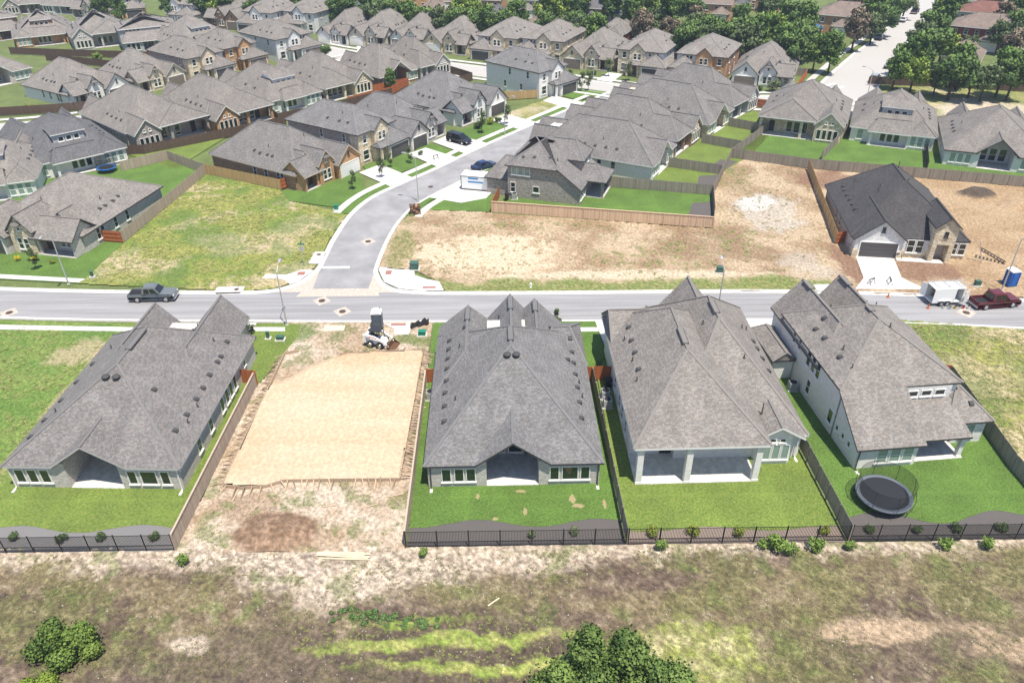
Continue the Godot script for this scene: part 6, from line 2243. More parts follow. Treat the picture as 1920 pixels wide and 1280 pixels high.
func street_houses() -> void:
	front_house("grey brick house with stone entry gable and yellow shrubs behind the left street lamp", -69.1, -98.3, -13, "roof_warm", {"wall":"brick_grey","entry":"stone","mir":true,"w":16.5,"d":21,"ridge":7.6,"garage":"garage_dark","gable":"stone"})
	rear_house("house with a slope running off the left edge, beside the blue trampoline garden", -84.8, -118.0, 20, "roof_warm", {"wall":"brick_white","v":1,"w":14.0,"d":16,"mir":true})
	rear_house("dark grey roofed house with white gable bay next to the blue trampoline", -75.5, -131.0, 42, "roof_slate", {"wall":"brick_white","v":1,"mir":true,"w":15.5,"d":21,"ridge":7.6})
	rear_house("house with tall green glass window wall and gable bay, behind the angled new fence", -64.9, -146.4, 48, "roof_taupe", {"wall":"brick_dark","v":0,"w":15.5,"d":23,"e":3.2,"ridge":8.6})
	rear_house("tan brick house with blue patio furniture under its deep covered patio", -53.7, -155.7, 48, "roof_taupe", {"wall":"brick_tan","v":0,"w":13.5,"d":22,"ridge":8.2})
	rear_house("white stucco house with a clerestory dormer and white corner patio", -45.9, -167.4, 46, "roof_taupe", {"wall":"stucco_white","v":1,"dw":"stucco_white","mir":true,"w":12.8,"d":20,"ridge":8})
	rear_house("house with stone gable bay and orange stained garden fence behind it", -35.9, -176.4, 46, "roof_taupe", {"wall":"stone","v":0,"w":12.8,"d":20,"mir":true})
	rear_house("brown brick house with dark glazed corner behind the conical garden tree", -25.9, -186.9, 46, "roof_taupe", {"wall":"brick_brown","v":2,"w":12.2,"d":15.5})
	rear_house("house with long dark window wall at the corner of the cross street", -17.7, -193.4, 46, "roof_taupe", {"wall":"brick_grey","v":0,"w":9.6,"d":16,"mir":true})
	front_house("tan brick house with three front gables and white garage door on the curve", -30.1, -125.5, 58, "roof_grey", {"wall":"brick_tan","side":"brick_brown","trim":"trim_tan","garage":"garage_white","w":12.8,"d":23,"ridge":8,"door":"door_wood"})
	front_house("two-storey stone and grey brick house between the tan house and the double garage", -22.5, -136.6, 57, "roof_cool", {"wall":"stone","side":"brick_dark","two":true,"w":11,"d":19,"garage":"garage_dark"})
	front_house("grey gabled house with dark garage doors and a black van in its drive", -15.4, -145.0, 55, "roof_cool", {"wall":"brick_grey","w":11.5,"d":19,"garage":"garage_dark","mir":true,"ridge":7.8})
	front_house("white two-storey house with a dark garage at the street junction, beyond the vacant plot", 11.4, -176.9, 47, "roof_cool", {"wall":"brick_white","two":true,"w":10.6,"d":18})
	front_house("white gabled house with dark trim and dark garage beside the vacant grass plot", -5.1, -159.5, 54, "roof_cool", {"wall":"brick_white","w":14.2,"d":20,"garage":"garage_dark","ridge":8.2})
	front_house("white house with three front gables, seen over the dark grey roof", -91.1, -174.7, 58, "roof_warm", {"wall":"brick_white","w":13.2,"d":20,"garage":"garage_dark","ridge":8.2})
	rear_house("house with a pale side gable at the left edge of the second street", -122.5, -189.0, 55, "roof_warm", {"wall":"brick_grey","v":2,"w":16,"d":18})
	front_house("cream stucco house with an arched upper window above its entry", -81.7, -185.2, 55, "roof_warm", {"wall":"stucco_cream","side":"brick_dark","entry":"stone","mir":false,"w":12,"d":17,"garage":"garage_brown","trim":"trim_tan"})
	front_house("two-storey stone house with hedges at its front door on the second street", -72.2, -193.5, 53, "roof_taupe", {"wall":"stone","side":"brick_dark","two":true,"w":11,"d":18})
	front_house("brown stone house with a white side gable, beside the two-storey stone house", -66.5, -203.3, 52, "roof_taupe", {"wall":"brick_tan","side":"stucco_white","two":true,"w":10.5,"d":15,"garage":"garage_brown"})
	front_house("white two-storey house with long sloping side roof on the second street", -55.5, -213.7, 50, "roof_taupe", {"wall":"stucco_white","two":true,"w":12.5,"d":18,"garage":"garage_brown"})
	rear_house("brick house with lean-to patio roof on the far left, third row", -150.3, -238.6, 40, "roof_warm", {"wall":"brick_brown","v":3,"w":14,"d":15})
	rear_house("brown brick house with cream patio columns in the third row", -133.1, -233.0, 30, "roof_warm", {"wall":"brick_tan","v":1,"dw":"brick_brown","w":16,"d":16})
	rear_house("pale house with a tall glazed stair bay beside the yellow-green shrubs", -114.8, -229.2, 30, "roof_warm", {"wall":"brick_grey","v":0,"e":3.4,"w":16,"d":16,"ridge":8.6})
	rear_house("two-storey grey house with a hipped patio roof above the orange fence", -99.5, -225.0, 28, "roof_warm", {"wall":"siding_grey","v":3,"w":15,"d":14})
	rear_house("big hipped roof house behind the two-storey stone house, its dormer just showing", -81.8, -221.8, 48, "roof_warm", {"wall":"brick_grey","v":1,"w":16,"d":18,"ridge":8.8})
	rear_house("dark brick house at the very top left of the picture", -163.7, -280.9, 20, "roof_warm", {"wall":"brick_dark","v":0,"w":15,"d":15})
	rear_house("white two-storey house at the top left with a lean-to roof", -152.9, -280.3, -18, "roof_warm", {"wall":"stucco_white","v":3,"w":14,"d":13})
	front_house("house with two pale gables in front of the top left white house", -138.5, -271.0, -20, "roof_warm", {"wall":"stucco_cream","w":15,"d":17,"garage":"garage_white"})
	front_house("brown brick two-storey house with a long side wall, top left", -127.5, -272.7, 20, "roof_warm", {"wall":"brick_tan","side":"brick_brown","two":true,"w":13,"d":17})
	front_house("white two-storey house at the left end of the far row", -105.6, -262.0, -24, "roof_warm", {"wall":"stucco_white","two":true,"w":13,"d":17,"garage":"garage_brown"})
	front_house("brown brick house with vine-covered porch in the far row", -89.0, -253.9, -24, "roof_warm", {"wall":"brick_brown","w":15,"d":18,"garage":"garage_brown"})
	front_house("white two-storey house with steep twin gables in the far row", -77.3, -247.1, -24, "roof_warm", {"wall":"stucco_white","two":true,"w":11.5,"d":17,"mir":true})
	front_house("white two-storey house with a balcony-like upper front in the far row", -64.7, -246.6, -25, "roof_warm", {"wall":"stucco_white","side":"siding_grey","two":true,"w":12.5,"d":18,"mir":true})
	front_house("white house with a white garage gable, left of the cream gabled house", -50.4, -230.2, -26, "roof_warm", {"wall":"stucco_white","w":9.6,"d":18,"garage":"garage_white","mir":true})
	front_house("cream gabled house with a pink-tan garage and clipped hedge", -40.1, -227.1, -26, "roof_warm", {"wall":"stucco_cream","side":"brick_brown","w":11.6,"d":19,"garage":"garage_white","mir":true})
	front_house("house with a blue-white entry gable and long brown roof in the far row", -28.5, -224.0, -26, "roof_warm", {"wall":"stucco_white","side":"brick_brown","w":10.4,"d":18,"mir":true,"garage":"garage_brown"})
	front_house("limestone house with an ivy arch over its door", -17.5, -217.3, -26, "roof_warm", {"wall":"stone","w":13,"d":18,"garage":"garage_white","mir":true})
	front_house("two-storey house with pale blue gable and black shutters over a dark garage", -4.4, -209.6, -26, "roof_warm", {"wall":"stone","side":"stucco_white","two":true,"w":12.4,"d":18,"mir":true})
	front_house("two-storey limestone house with a wide upper window, next to the shuttered house", 7.4, -205.7, -26, "roof_warm", {"wall":"stone","two":true,"w":12.6,"d":18,"mir":true,"garage":"garage_brown"})
	front_house("cream house with dark-trimmed gables facing the street junction", 19.3, -199.3, -26, "roof_warm", {"wall":"stone","w":13.2,"d":19,"garage":"garage_brown","mir":true})
	front_house("white two-storey house with a black car in its drive", 31.8, -192.1, -26, "roof_warm", {"wall":"stone","side":"stucco_white","two":true,"w":12.6,"d":18})
	front_house("tan brick house with an arched gable window, right of the white two-storey house", 44.4, -187.7, -26, "roof_warm", {"wall":"brick_tan","side":"brick_brown","two":true,"w":13,"d":17,"garage":"garage_brown","mir":true})
	front_house("white house with dark-trimmed gables and a big silvery shrub", 58.3, -181.3, -22, "roof_warm", {"wall":"brick_white","w":13.4,"d":19,"garage":"garage_brown","mir":true})
	rear_house("white house with a window bay, behind the two-storey brick house", 26.7, -129.1, 62, "roof_grey", {"wall":"brick_white","v":2,"w":12,"d":22,"ridge":7.8})
	rear_house("house with a dark covered patio in the middle of the diagonal row", 33.6, -140.5, 58, "roof_grey", {"wall":"brick_brown","v":0,"mir":true,"w":12,"d":21,"ridge":8})
	rear_house("house with two tan gable bays, fourth in the diagonal row", 41.6, -150.7, 54, "roof_grey", {"wall":"stone","v":2,"w":12,"d":21,"ridge":8})
	rear_house("white bayed house farthest in the diagonal row, beside the bright lawn", 49.4, -160.6, 51, "roof_grey", {"wall":"siding_grey","v":0,"w":12,"d":21,"ridge":8.4,"mir":true})
	rear_house("tan stone house with four tall patio columns and a glazed gable bay", 55.4, -144.5, -24, "roof_taupe", {"wall":"stone","v":0,"e":3.3,"mir":true,"w":15.5,"d":19,"ridge":8.6})
	rear_house("white house with a three-pane clerestory dormer above its patio", 71.1, -139.9, -24, "roof_taupe", {"wall":"brick_white","v":1,"dw":"siding_grey","mir":true,"w":14.5,"d":18,"ridge":8})
	rear_house("white house with a broad blue-grey open gable at the right edge", 84.0, -127.7, -22, "roof_taupe", {"wall":"brick_white","v":2,"w":16,"d":19,"ridge":8.2,"trim":"trim_dark"})
	old_house("pink-tan brick two-storey house beyond the tree belt", -29.2, -281.7, 8, 19.1, 11.0, 5.4, 8.0, "roof_brown", "brick_tan")
	old_house("house with a blue-green roof among the trees", -53.3, -278.7, 10, 8.1, 10.0, 2.8, 5.5, "roof_teal", "siding_grey")
	old_house("low house with a grey-brown roof below the pink-tan brick house", -25.8, -268.1, -10, 5.6, 9.0, 2.8, 5.2, "roof_brown", "brick_tan")
	old_house("tan two-storey house with a reddish-brown roof beyond the belt", -5.8, -266.7, -14, 6.3, 9.0, 5.4, 7.6, "roof_brown", "brick_tan")
	old_house("cream two-storey house joined by trees to the reddish-roofed one", 5.3, -266.6, -14, 7.4, 9.0, 5.4, 7.6, "roof_taupe", "stucco_cream")
	old_house("low house with a slate-blue roof in front of the reddish-roofed house", -5.9, -256.1, -14, 6.4, 9.0, 2.8, 5.0, "roof_slate", "brick_brown")
	old_house("brown brick house with dark panels on its roof", 21.6, -253.6, -20, 13.7, 10.0, 5.2, 7.4, "roof_slate", "brick_brown")
	old_house("red brick house with a blue-grey roof", 33.7, -257.1, -20, 5.3, 10.0, 5.6, 8.2, "roof_teal", "brick_red")
	old_house("grey house behind the red brick house", 38.5, -273.6, -20, 4.8, 9.0, 5.4, 7.6, "roof_slate", "siding_grey")
	old_house("low hipped house tucked behind the far row", 6.5, -233.2, -26, 7.2, 12.0, 2.8, 6.2, "roof_brown", "brick_dark")
	old_house("grey-roofed house with a red brick side wall behind the far row", 28.7, -227.5, -24, 7.5, 11.0, 3.0, 6.0, "roof_taupe", "brick_red")
	old_house("tan brick gable house above the wooded green", 63.5, -257.8, -20, 11.8, 11.0, 5.2, 8.0, "roof_brown", "brick_tan")
	old_house("grey-roofed house behind the tan gable house", 75.9, -272.6, -20, 7.6, 10.0, 5.2, 7.6, "roof_slate", "stucco_cream")
	old_house("brown-roofed house at the top, right of the tan gable", 84.5, -273.1, -20, 10.0, 10.0, 5.2, 7.8, "roof_brown", "brick_brown")
	old_house("brick house behind the garden wall on the wide road", 94.7, -237.2, -28, 10.0, 12.0, 5.2, 8.2, "roof_brown", "brick_tan")
	old_house("house with a red roof and white chimneys", 114.3, -269.8, -30, 13.1, 11.0, 5.2, 8.2, "roof_red", "brick_red")
	old_house("red brick house right of the wide road", 125.9, -217.6, -34, 13.1, 11.0, 5.4, 8.4, "roof_brown", "brick_red")
	old_house("low cream house in front of the red brick house", 111.2, -195.8, -34, 8.4, 11.0, 2.9, 6.0, "roof_brown", "stone")
	old_house("house with a red-brown roof behind the red brick house", 137.1, -238.2, -34, 11.9, 10.0, 5.4, 8.0, "roof_red", "siding_grey")
	old_house("cream house third back on the right of the wide road", 146.9, -253.4, -34, 12.2, 10.0, 5.4, 8.0, "roof_taupe", "stucco_cream")
	old_house("house near the top edge right of the wide road", 156.2, -272.3, -34, 10.3, 10.0, 5.4, 8.0, "roof_brown", "siding_grey")

func v2(a: Array) -> Array:
	var o := []
	for i in range(0, a.size(), 2): o.append(Vector2(a[i], a[i + 1]))
	return o

func fences() -> void:
	iron_fence("black iron fence of the left garden, its rock bed behind", Vector2(-46.6, -43.62), Vector2(-28.1, -43.78))
	iron_fence("black iron fence of the middle garden over dark mulch", Vector2(-8.95, -43.85), Vector2(9.3, -43.96))
	iron_fence("black iron fence with round yellow-green shrubs behind it", Vector2(9.45, -43.97), Vector2(27.7, -44.08))
	iron_fence("black iron fence at the right below the trampoline", Vector2(27.9, -44.08), Vector2(46.2, -44.1))
	wood_fence("grey-brown board fence between the left house and the sand pad", v2([-28.0, -43.8, -27.5, -66.4]), "wood_weathered", 1.83, true, true)
	wood_fence("narrow board fence between the sand pad and the middle house", v2([-8.95, -43.9, -9.25, -66.6]), "wood_weathered", 1.83, false, true)
	wood_fence("board fence between the middle house and the house with white columns", v2([9.35, -44.0, 8.6, -66.8]), "wood_grey", 1.83, false)
	wood_fence("board fence left of the trampoline", v2([27.8, -44.1, 27.15, -66.0]), "wood_grey", 1.83, false)
	wood_fence("board fence at the right end of the trampoline garden", v2([46.3, -44.1, 45.9, -52.4, 46.8, -66.4]), "wood_grey", 1.83, false)
	wood_fence("short orange-stained gate fence beside the left house", v2([-29.9, -67.2, -27.5, -66.8]), "wood_stained", 1.83, false)
	wood_fence("short orange-stained fence left of the middle house", v2([-9.3, -66.8, -7.9, -66.8]), "wood_stained", 1.83, false)
	wood_fence("short orange-stained fence right of the middle house", v2([7.6, -66.9, 8.55, -66.9]), "wood_stained", 1.83, false)
	wood_fence("short orange-stained fence left of the white-columned house", v2([8.7, -67.0, 10.9, -67.0]), "wood_stained", 1.83, false)
	wood_fence("short orange fence behind the right end house", v2([45.3, -66.9, 46.8, -66.5]), "wood_stained", 1.83, false)
	# north of the street
	wood_fence("orange-stained fence beside the corner house's porch", v2([-62.3, -102.9, -56.6, -101.9]), "wood_stained", 1.83, true)
	wood_fence("long pale new fence bending round the corner house's garden", v2([-56.6, -101.9, -53.5, -129.3, -62.8, -136.5, -69.0, -131.0]), "wood_weathered", 1.83, true)
	wood_fence("brown fence along the tan brick house", v2([-53.5, -129.3, -38.4, -121.7]), "wood_ochre", 1.83, true)
	wood_fence("short red fence end at the tan brick house", v2([-38.4, -121.7, -37.0, -123.6]), "wood_stained", 1.83, true)
	wood_fence("long tan fence in front of the two-storey brick house", v2([-3.0, -111.6, 30.1, -105.0]), "wood_new", 1.83, true, true)
	wood_fence("short rust-coloured fence beside the white container", v2([-3.0, -111.6, -1.9, -117.6]), "wood_stained", 1.83, false)
	wood_fence("weathered fence running back along the diagonal row of gardens", v2([30.1, -105.0, 31.3, -109.4, 32.9, -117.6, 40.1, -134.8, 50.0, -148.5, 60.5, -160]), "wood_grey", 1.83, false)
	wood_fence("weathered fence between the brick house and the white house behind it", v2([32.9, -117.6, 13.5, -122.4]), "wood_grey", 1.83, true)
	wood_fence("weathered fence between the white house and the dark-patio house", v2([36.4, -126.6, 28.0, -130.5]), "wood_grey", 1.83, true)
	wood_fence("weathered fence between the third and fourth houses of the diagonal row", v2([43.0, -138.8, 36.5, -143.0]), "wood_grey", 1.83, true)
	wood_fence("weathered fence between the fourth and fifth houses of the diagonal row", v2([50.0, -148.5, 44.0, -153.0]), "wood_grey", 1.83, true)
	wood_fence("long brown fence behind the scraped plots", v2([40.1, -134.8, 52.5, -129.1, 85.0, -119.9, 120, -109]), "wood_grey", 1.83, true)
	wood_fence("fence between the stone house and the white dormer house", v2([56.1, -133.3, 68.9, -152.1]), "wood_grey", 1.83, false)
	wood_fence("fence between the white dormer house and the rightmost rear house", v2([72.5, -127.8, 81.0, -147.3]), "wood_dark", 1.83, false)
	wood_fence("short red fence beside the white dormer house", v2([77.6, -147.6, 83.5, -145.0]), "wood_stained", 1.83, false)
	wood_fence("ochre fence along the left side of the newly built house", v2([52.1, -128.6, 46.5, -99.4]), "wood_ochre", 1.83, false)
	wood_fence("short red-brown return of the ochre fence", v2([46.5, -99.4, 48.2, -99.9]), "wood_stained", 1.83, true)
	wood_fence("short ochre fence behind the newly built house", v2([66.0, -125.2, 63.6, -112.0]), "wood_ochre", 1.83, false)
	# dark fences of the rows farther back
	var dark := [["dark fence below the window-wall house", [-76.0, -139.5, -68.5, -139.8, -55.0, -149.6, -46.0, -156.6]], ["dark fence between the window-wall house and the blue-furniture house", [-58.6, -148.6, -63.5, -156.0]],
		["dark fence beside the white stucco house's lawn", [-48.0, -158.6, -36.6, -167.6, -26.8, -177.0]], ["dark fence left of the white stucco house", [-48.0, -158.6, -52.4, -166.0]],
		["dark fence left of the stone gable house", [-38.8, -166.8, -42.2, -174.0]], ["dark fence by the corner house on the cross street", [-14.0, -184.0, -9.0, -190.0, -14.6, -196.6]],
		["dark red fence along the second street at the left edge", [-116.0, -163.5, -99.0, -166.6, -88.0, -170.0]], ["grey fence of the third-row gardens", [-138.0, -222.0, -120.0, -218.6, -97.0, -215.0]],
		["dark fence in the hollow between second and third row", [-124.0, -214.0, -104.0, -206.0, -92.0, -203.0]], ["black fence below the two small lawns of the second row", [-112.0, -200.0, -94.0, -195.0]]]
	for d in dark: wood_fence(d[0], v2(d[1]), "wood_dark", 1.83, true)
	wood_fence("orange-stained fence enclosing the stone gable house's lawn", v2([-31.4, -179.6, -24.0, -186.0]), "wood_stained", 1.83, false)
	wood_fence("orange-stained fence slanting to the double-garage house", v2([-35.6, -170.2, -27.0, -178.0, -24.0, -186.0]), "wood_stained", 1.83, true)
	wood_fence("brown fence along the vacant grass plot", v2([-7.4, -171.6, 7.0, -174.6]), "wood_ochre", 1.83, true)
	wood_fence("orange fence in front of the grey two-storey house in the third row", v2([-98.0, -217.0, -88.0, -214.6]), "wood_stained", 1.83, true)
	wood_fence("dark fence under the trees right of the wide road", v2([84.0, -183.0, 100, -180.0, 150, -166.0]), "wood_dark", 1.83, true)
	wood_fence("rust-red fence at the corner of the wide road", v2([64.6, -176.0, 72.0, -190.6]), "wood_stained", 1.83, true)
	wood_fence("grey fence behind the white gabled house", v2([60.0, -196.0, 72.0, -190.6]), "wood_grey", 1.83, true)
	wood_fence("red fence between the bright lawn and the pale gabled house", v2([52.8, -166.0, 58.4, -163.0]), "wood_stained", 1.83, true)

func street_things() -> void:
	street_lamp("street lamp at the left in front of the grey corner house", -58.7, -89.5, -90)
	street_lamp("street lamp beside the left house's pavement, across from the junction", -27.2, -78.8, 90)
	street_lamp("street lamp showing behind the roof of the white-columned house", 24.6, -78.5, 90)
	street_lamp("street lamp beside the blue portable toilet", 63.0, -85.7, -90)
	street_lamp("street lamp on the inside of the curved street by the timber stack", -14.9, -116.4, 160)
	street_lamp("street lamp on the lawn of the white gabled house by the vacant plot", -1.0, -148.8, -30)
	street_lamp("street lamp on the far side of the cross street", 20.3, -190.2, -60)
	street_lamp("street lamp at the driveway beside the wide road", 77.0, -166.7, 150)
	street_lamp("street lamp far up the wide road on its left", 117.0, -250.0, -40)
	manhole("manhole cover in the street at the left edge", -62.9, -82.6, 45)
	manhole("left of the two manhole covers at the junction", -24.2, -84.8, 40)
	manhole("right of the two manhole covers at the junction", -21.1, -82.1, 40)
	manhole("manhole cover in the curved street", -20.9, -101.9, 45)
	manhole("manhole cover in the street below the red pickup", 55.8, -80.4, 40)
	manhole("manhole cover between the traffic cones", 42.9, -84.2, 0, false)
	manhole("manhole cover farther up the curved street", -13.5, -122.7, 30, false)
	curb_inlet("storm drain in the north kerb beside the grey pickup", -36.8, -87.0, 2)
	curb_inlet("storm drain in the kerb left of the new driveway", 41.2, -86.05, 1)
	curb_inlet("storm drain at the corner of the curved street by the stop line", -26.5, -96.6, 88)
	vehicle("pickup_truck", "grey pickup truck parked on the street at the left", "pickup", -45.9, -85.7, 1.5, "paint_grey", "pickup")
	vehicle("pickup_truck", "dark red pickup truck hitched to the white trailer", "pickup", 60.0, -82.1, 8, "paint_red", "pickup")
	work_trailer("white work trailer with a ladder rack and open doors", 54.0, -83.0, 4)
	vehicle("car", "blue car parked at the kerb beside the white container", "car", -4.6, -131.0, 40, "paint_blue", "sedan")
	vehicle("car", "dark blue car at the kerb half hidden by a roof", "car", 8.6, -148.6, 52, "paint_navy", "suv")
	vehicle("minivan", "black minivan in the drive of the double-garage house", "van", -9.8, -144.6, -38, "paint_black", "van", 0.06)
	vehicle("car", "black car in the drive of the white two-storey house", "car", 33.0, -187.0, 62, "paint_black", "suv", 0.05)
	vehicle("car", "silver car nearest on the wide road", "car", 86.9, -186.4, 56, "paint_silver", "suv")
	vehicle("car", "blue-silver car second on the wide road", "car", 95.6, -199.0, 56, "paint_silver", "sedan")
	vehicle("car", "dark car under the trees right of the wide road", "car", 105.0, -213.0, 56, "paint_navy", "sedan")
	vehicle("car", "dark blue car alone on the left of the wide road", "car", 106.0, -230.6, 57, "paint_navy", "suv")
	vehicle("car", "white car on the left far up the wide road", "car", 123.4, -255.2, 57, "paint_pale", "sedan")
	vehicle("pickup_truck", "black pickup farthest up the wide road", "pickup", 133.0, -268.6, 57, "paint_black", "pickup")
	vehicle("car", "white car parked in the second street, left edge", "car", -109.0, -154.5, 10, "paint_pale", "suv")
	vehicle("car", "white car in a drive of the second street", "car", -63.6, -197.5, -46, "paint_pale", "sedan")
	street_sign("green street-name sign post at the junction corner", -28.6, -94.6, 0)
	hydrant("pale fire hydrant on the north verge", 2.5, -87.5)
	utility_box("green transformer on its pad east of the curved street", -13.2, -93.0, Vector3(1.1, 0.9, 0.9))
	utility_box("green transformer left of the middle house's front", -7.6, -75.9, Vector3(1.2, 1.0, 1.0))
	utility_box("small dark utility box below the green transformer", -7.7, -74.4, Vector3(0.5, 0.6, 0.4))
	utility_box("pale green low box on the verge by the silt cloth", -10.6, -76.3, Vector3(0.8, 0.5, 0.6), 0, "sign_green")
	utility_box("dark utility box on the verge beside the far lamp", 28.0, -91.2, Vector3(0.8, 0.7, 0.6))
	utility_box("utility pedestal on the left house's front lawn", -28.7, -75.9, Vector3(0.3, 0.8, 0.3))
	utility_box("low grey meter box on the left house's front lawn", -27.2, -75.6, Vector3(0.8, 0.4, 0.5))
	utility_box("dark green box beside the blue portable toilet", 60.4, -86.9, Vector3(0.7, 0.6, 0.5))
	utility_box("green pedestal in the mulch by the left lamp", -56.5, -91.6, Vector3(0.3, 0.7, 0.3))
	utility_box("pale green cabinet at the edge of the tan house's lawn", -27.6, -113.2, Vector3(0.6, 0.7, 0.5), 0, "sign_green")
	ac_unit("air conditioner at the left wall of the middle house", -8.55, -64.0)
	ac_unit("nearer of the two air conditioners beside the white-columned house", 9.75, -62.4)
	ac_unit("farther of the two air conditioners beside the white-columned house", 9.7, -63.9)
	ac_unit("air conditioner between the white-columned and two-storey houses", 29.6, -65.0)
	ac_unit("air conditioner beside the two-storey brick house", 0.6, -116.9)
	wheelie_bin("black bin beside the brick house's air conditioner", -0.6, -116.6)
	wheelie_bin("black bin behind the orange fence at the white-columned house", 10.2, -65.8)
	wheelie_bin("bin in the street by the white two-storey house", 27.2, -183.9, 60)
	trampoline("big black trampoline with a net in the right garden", 32.4, -48.6, 2.35, 0.9, "pad_grey")
	trampoline("small blue-padded trampoline behind the dark grey roof", -71.6, -131.0, 1.6, 0.8, "pad_blue")

func site_things() -> void:
	# timber forms round the sand pad
	var o := base("foundation_form", "timber formwork with braces around the sand pad", "formwork", Vector3(-18.2, 0, -62))
	var off := Vector3(18.2, 0, 62)
	var runs := [v2([-26.35, -51.3, -25.85, -72.4]), v2([-26.3, -51.1, -24.6, -50.75, -22.4, -50.95, -20.9, -51.65, -16, -51.7, -10.4, -51.7]), v2([-10.35, -51.7, -10.1, -72.7]), v2([-19.6, -72.05, -14.8, -72.5, -10.1, -72.7]), v2([-25.85, -72.4, -24.4, -72.9])]
	var outw := [-1.0, 1.0, 1.0, -1.0, -1.0]
	var r := RandomNumberGenerator.new()
	r.seed = 77
	for k in runs.size():
		var pts: Array = runs[k]
		for i in pts.size() - 1:
			var a: Vector2 = pts[i]
			var b: Vector2 = pts[i + 1]
			var s := tool()
			s.set_color(Color(0.95, 0.95, 0.95))
			bar(s, Vector3(a.x, 0.2, a.y) + off, Vector3(b.x, 0.2, b.y) + off, 0.05, 0.42)
			part("form_board", s, M.wood_form, o)
			var t := (b - a).normalized()
			var n := Vector2(-t.y, t.x)
			# braces stand on the outside
			var mid := (a + b) * 0.5
			if n.dot(mid - Vector2(-18.2, -62)) < 0: n = -n
			var cnt := int((b - a).length() / [0.55, 0.6, 0.4, 0.8, 0.7][k])
			for j in cnt:
				var p := a + (b - a) * ((j + 0.5 + r.randf_range(-0.2, 0.2)) / cnt)
				var q := tool()
				var tone := r.randf_range(0.45, 1.5)
				q.set_color(Color(tone, tone, tone * 0.97))
				var reach := r.randf_range(0.75, 1.15) if k != 2 else r.randf_range(0.8, 1.2)
				var p3 := Vector3(p.x, 0, p.y) + off
				var n3 := Vector3(n.x, 0, n.y)
				var t3 := Vector3(t.x, 0, t.y) * r.randf_range(-0.35, 0.35)
				bar(q, p3 + n3 * 0.06 + Vector3(0, -0.1, 0), p3 + n3 * 0.06 + Vector3(0, r.randf_range(0.42, 0.6), 0), 0.05, 0.05)
				bar(q, p3 + n3 * 0.05 + Vector3(0, 0.42, 0), p3 + n3 * reach + t3 + Vector3(0, 0.02, 0), 0.1, 0.05)
				if r.randf() < 0.7: bar(q, p3 + n3 * 0.05 + Vector3(0, 0.06, 0), p3 + n3 * (reach + 0.1) + t3 + Vector3(0, 0.05, 0), 0.08, 0.04)
				part("brace", q, M.wood_form, o)
	skid_steer("white compact loader with a rusty bucket at the far edge of the sand pad", -15.4, -74.3, -18)
	porta_toilet("grey portable toilet with a white roof by the sand pad", -16.1, -78.2, 3, "plastic_grey")
	porta_toilet("blue portable toilet beside the right street lamp", 64.6, -87.0, 8, "plastic_blue")
	var pl := base("plywood_sheet", "pale plywood sheet on the bare ground by the kerb", "plywood", Vector3(-21.3, 0.05, -77.9), 3)
	var s := tool()
	s.set_color(Color.WHITE)
	box(s, Vector3(0, 0.02, 0), Vector3(2.44, 0.03, 1.22))
	part("panel", s, M.wood_pale, pl)
	var st := base("lumber_stack", "pale boards lying in front of the garden fences", "lumber", Vector3(-13.9, 0.06, -42.9), -4)
	for k in 7:
		var q := tool()
		q.set_color(Color(1, 1, 1) * r.randf_range(0.85, 1.1))
		box(q, Vector3(r.randf_range(-0.4, 0.4), 0.03 + (k / 4) * 0.06, -0.3 + (k % 4) * 0.19), Vector3(3.9, 0.05, 0.14), Basis(Vector3.UP, r.randf_range(-0.05, 0.05)))
		part("board", q, M.wood_pale, st)
	var fp := [[-27.0 + 4.4, -48.7, 62.0], [-16.3, -48.6, 10.0], [-15.9, -48.2, 120.0], [-12.5, -48.6, 20.0], [-24.9, -50.0, 85.0], [-10.6, -49.8, 15.0], [-1.6, -38.3, 40.0]]
	var lab := ["long board lying beside the left fence, below the form corner", "thin board lying flat below the front forms", "short board crossing the thin one below the front forms", "board end lying by the right front corner of the forms", "board propped at the left front form corner", "board leaning at the right front form corner", "pale stick lying in the open field below the middle house"]
	for k in fp.size():
		var q := base("loose_board", lab[k], "board", Vector3(fp[k][0], 0.06, fp[k][1]), fp[k][2])
		var bs := tool()
		bs.set_color(Color(1, 1, 1))
		box(bs, Vector3.ZERO, Vector3([2.2, 1.3, 0.9, 1.2, 1.6, 1.5, 1.1][k], 0.04, 0.1))
		part("plank", bs, M.wood_form if k < 6 else M.wood_pale, q)
	# stacked stone pallet by the curved street
	var pal := base("stone_pallet", "stack of brown stone slabs on a pallet by the curved street", "pallet", Vector3(-14.9, 0, -111.4), 10)
	for k in 5:
		for j in 4:
			var q := tool()
			box(q, Vector3(-0.6 + j * 0.4 + r.randf_range(-0.05, 0.05), 0.25 + k * 0.27, r.randf_range(-0.08, 0.08)), Vector3(0.39, 0.25, 1.2 + r.randf_range(-0.2, 0.1)))
			part("slab", q, [M.brick_brown, M.rust, M.bark][(k + j) % 3], pal)
	var pq := tool()
	pq.set_color(Color.WHITE)
	for k in 4: box(pq, Vector3(0, 0.06, -0.5 + k * 0.33), Vector3(1.7, 0.1, 0.12))
	part("pallet_base", pq, M.wood_form, pal)
	# storage container
	var c := base("storage_container", "white portable storage container on the drive beside the brick house", "container", Vector3(-5.6, 0.06, -121.6), -14)
	var cb := tool()
	box(cb, Vector3(0, 1.3, 0), Vector3(4.7, 2.2, 2.4))
	part("panels", cb, M.paint_trailer, c)
	var cf := tool()
	for k in 4: box(cf, Vector3(2.36 if k & 1 else -2.36, 1.3, 1.21 if k & 2 else -1.21), Vector3(0.1, 2.36, 0.1))
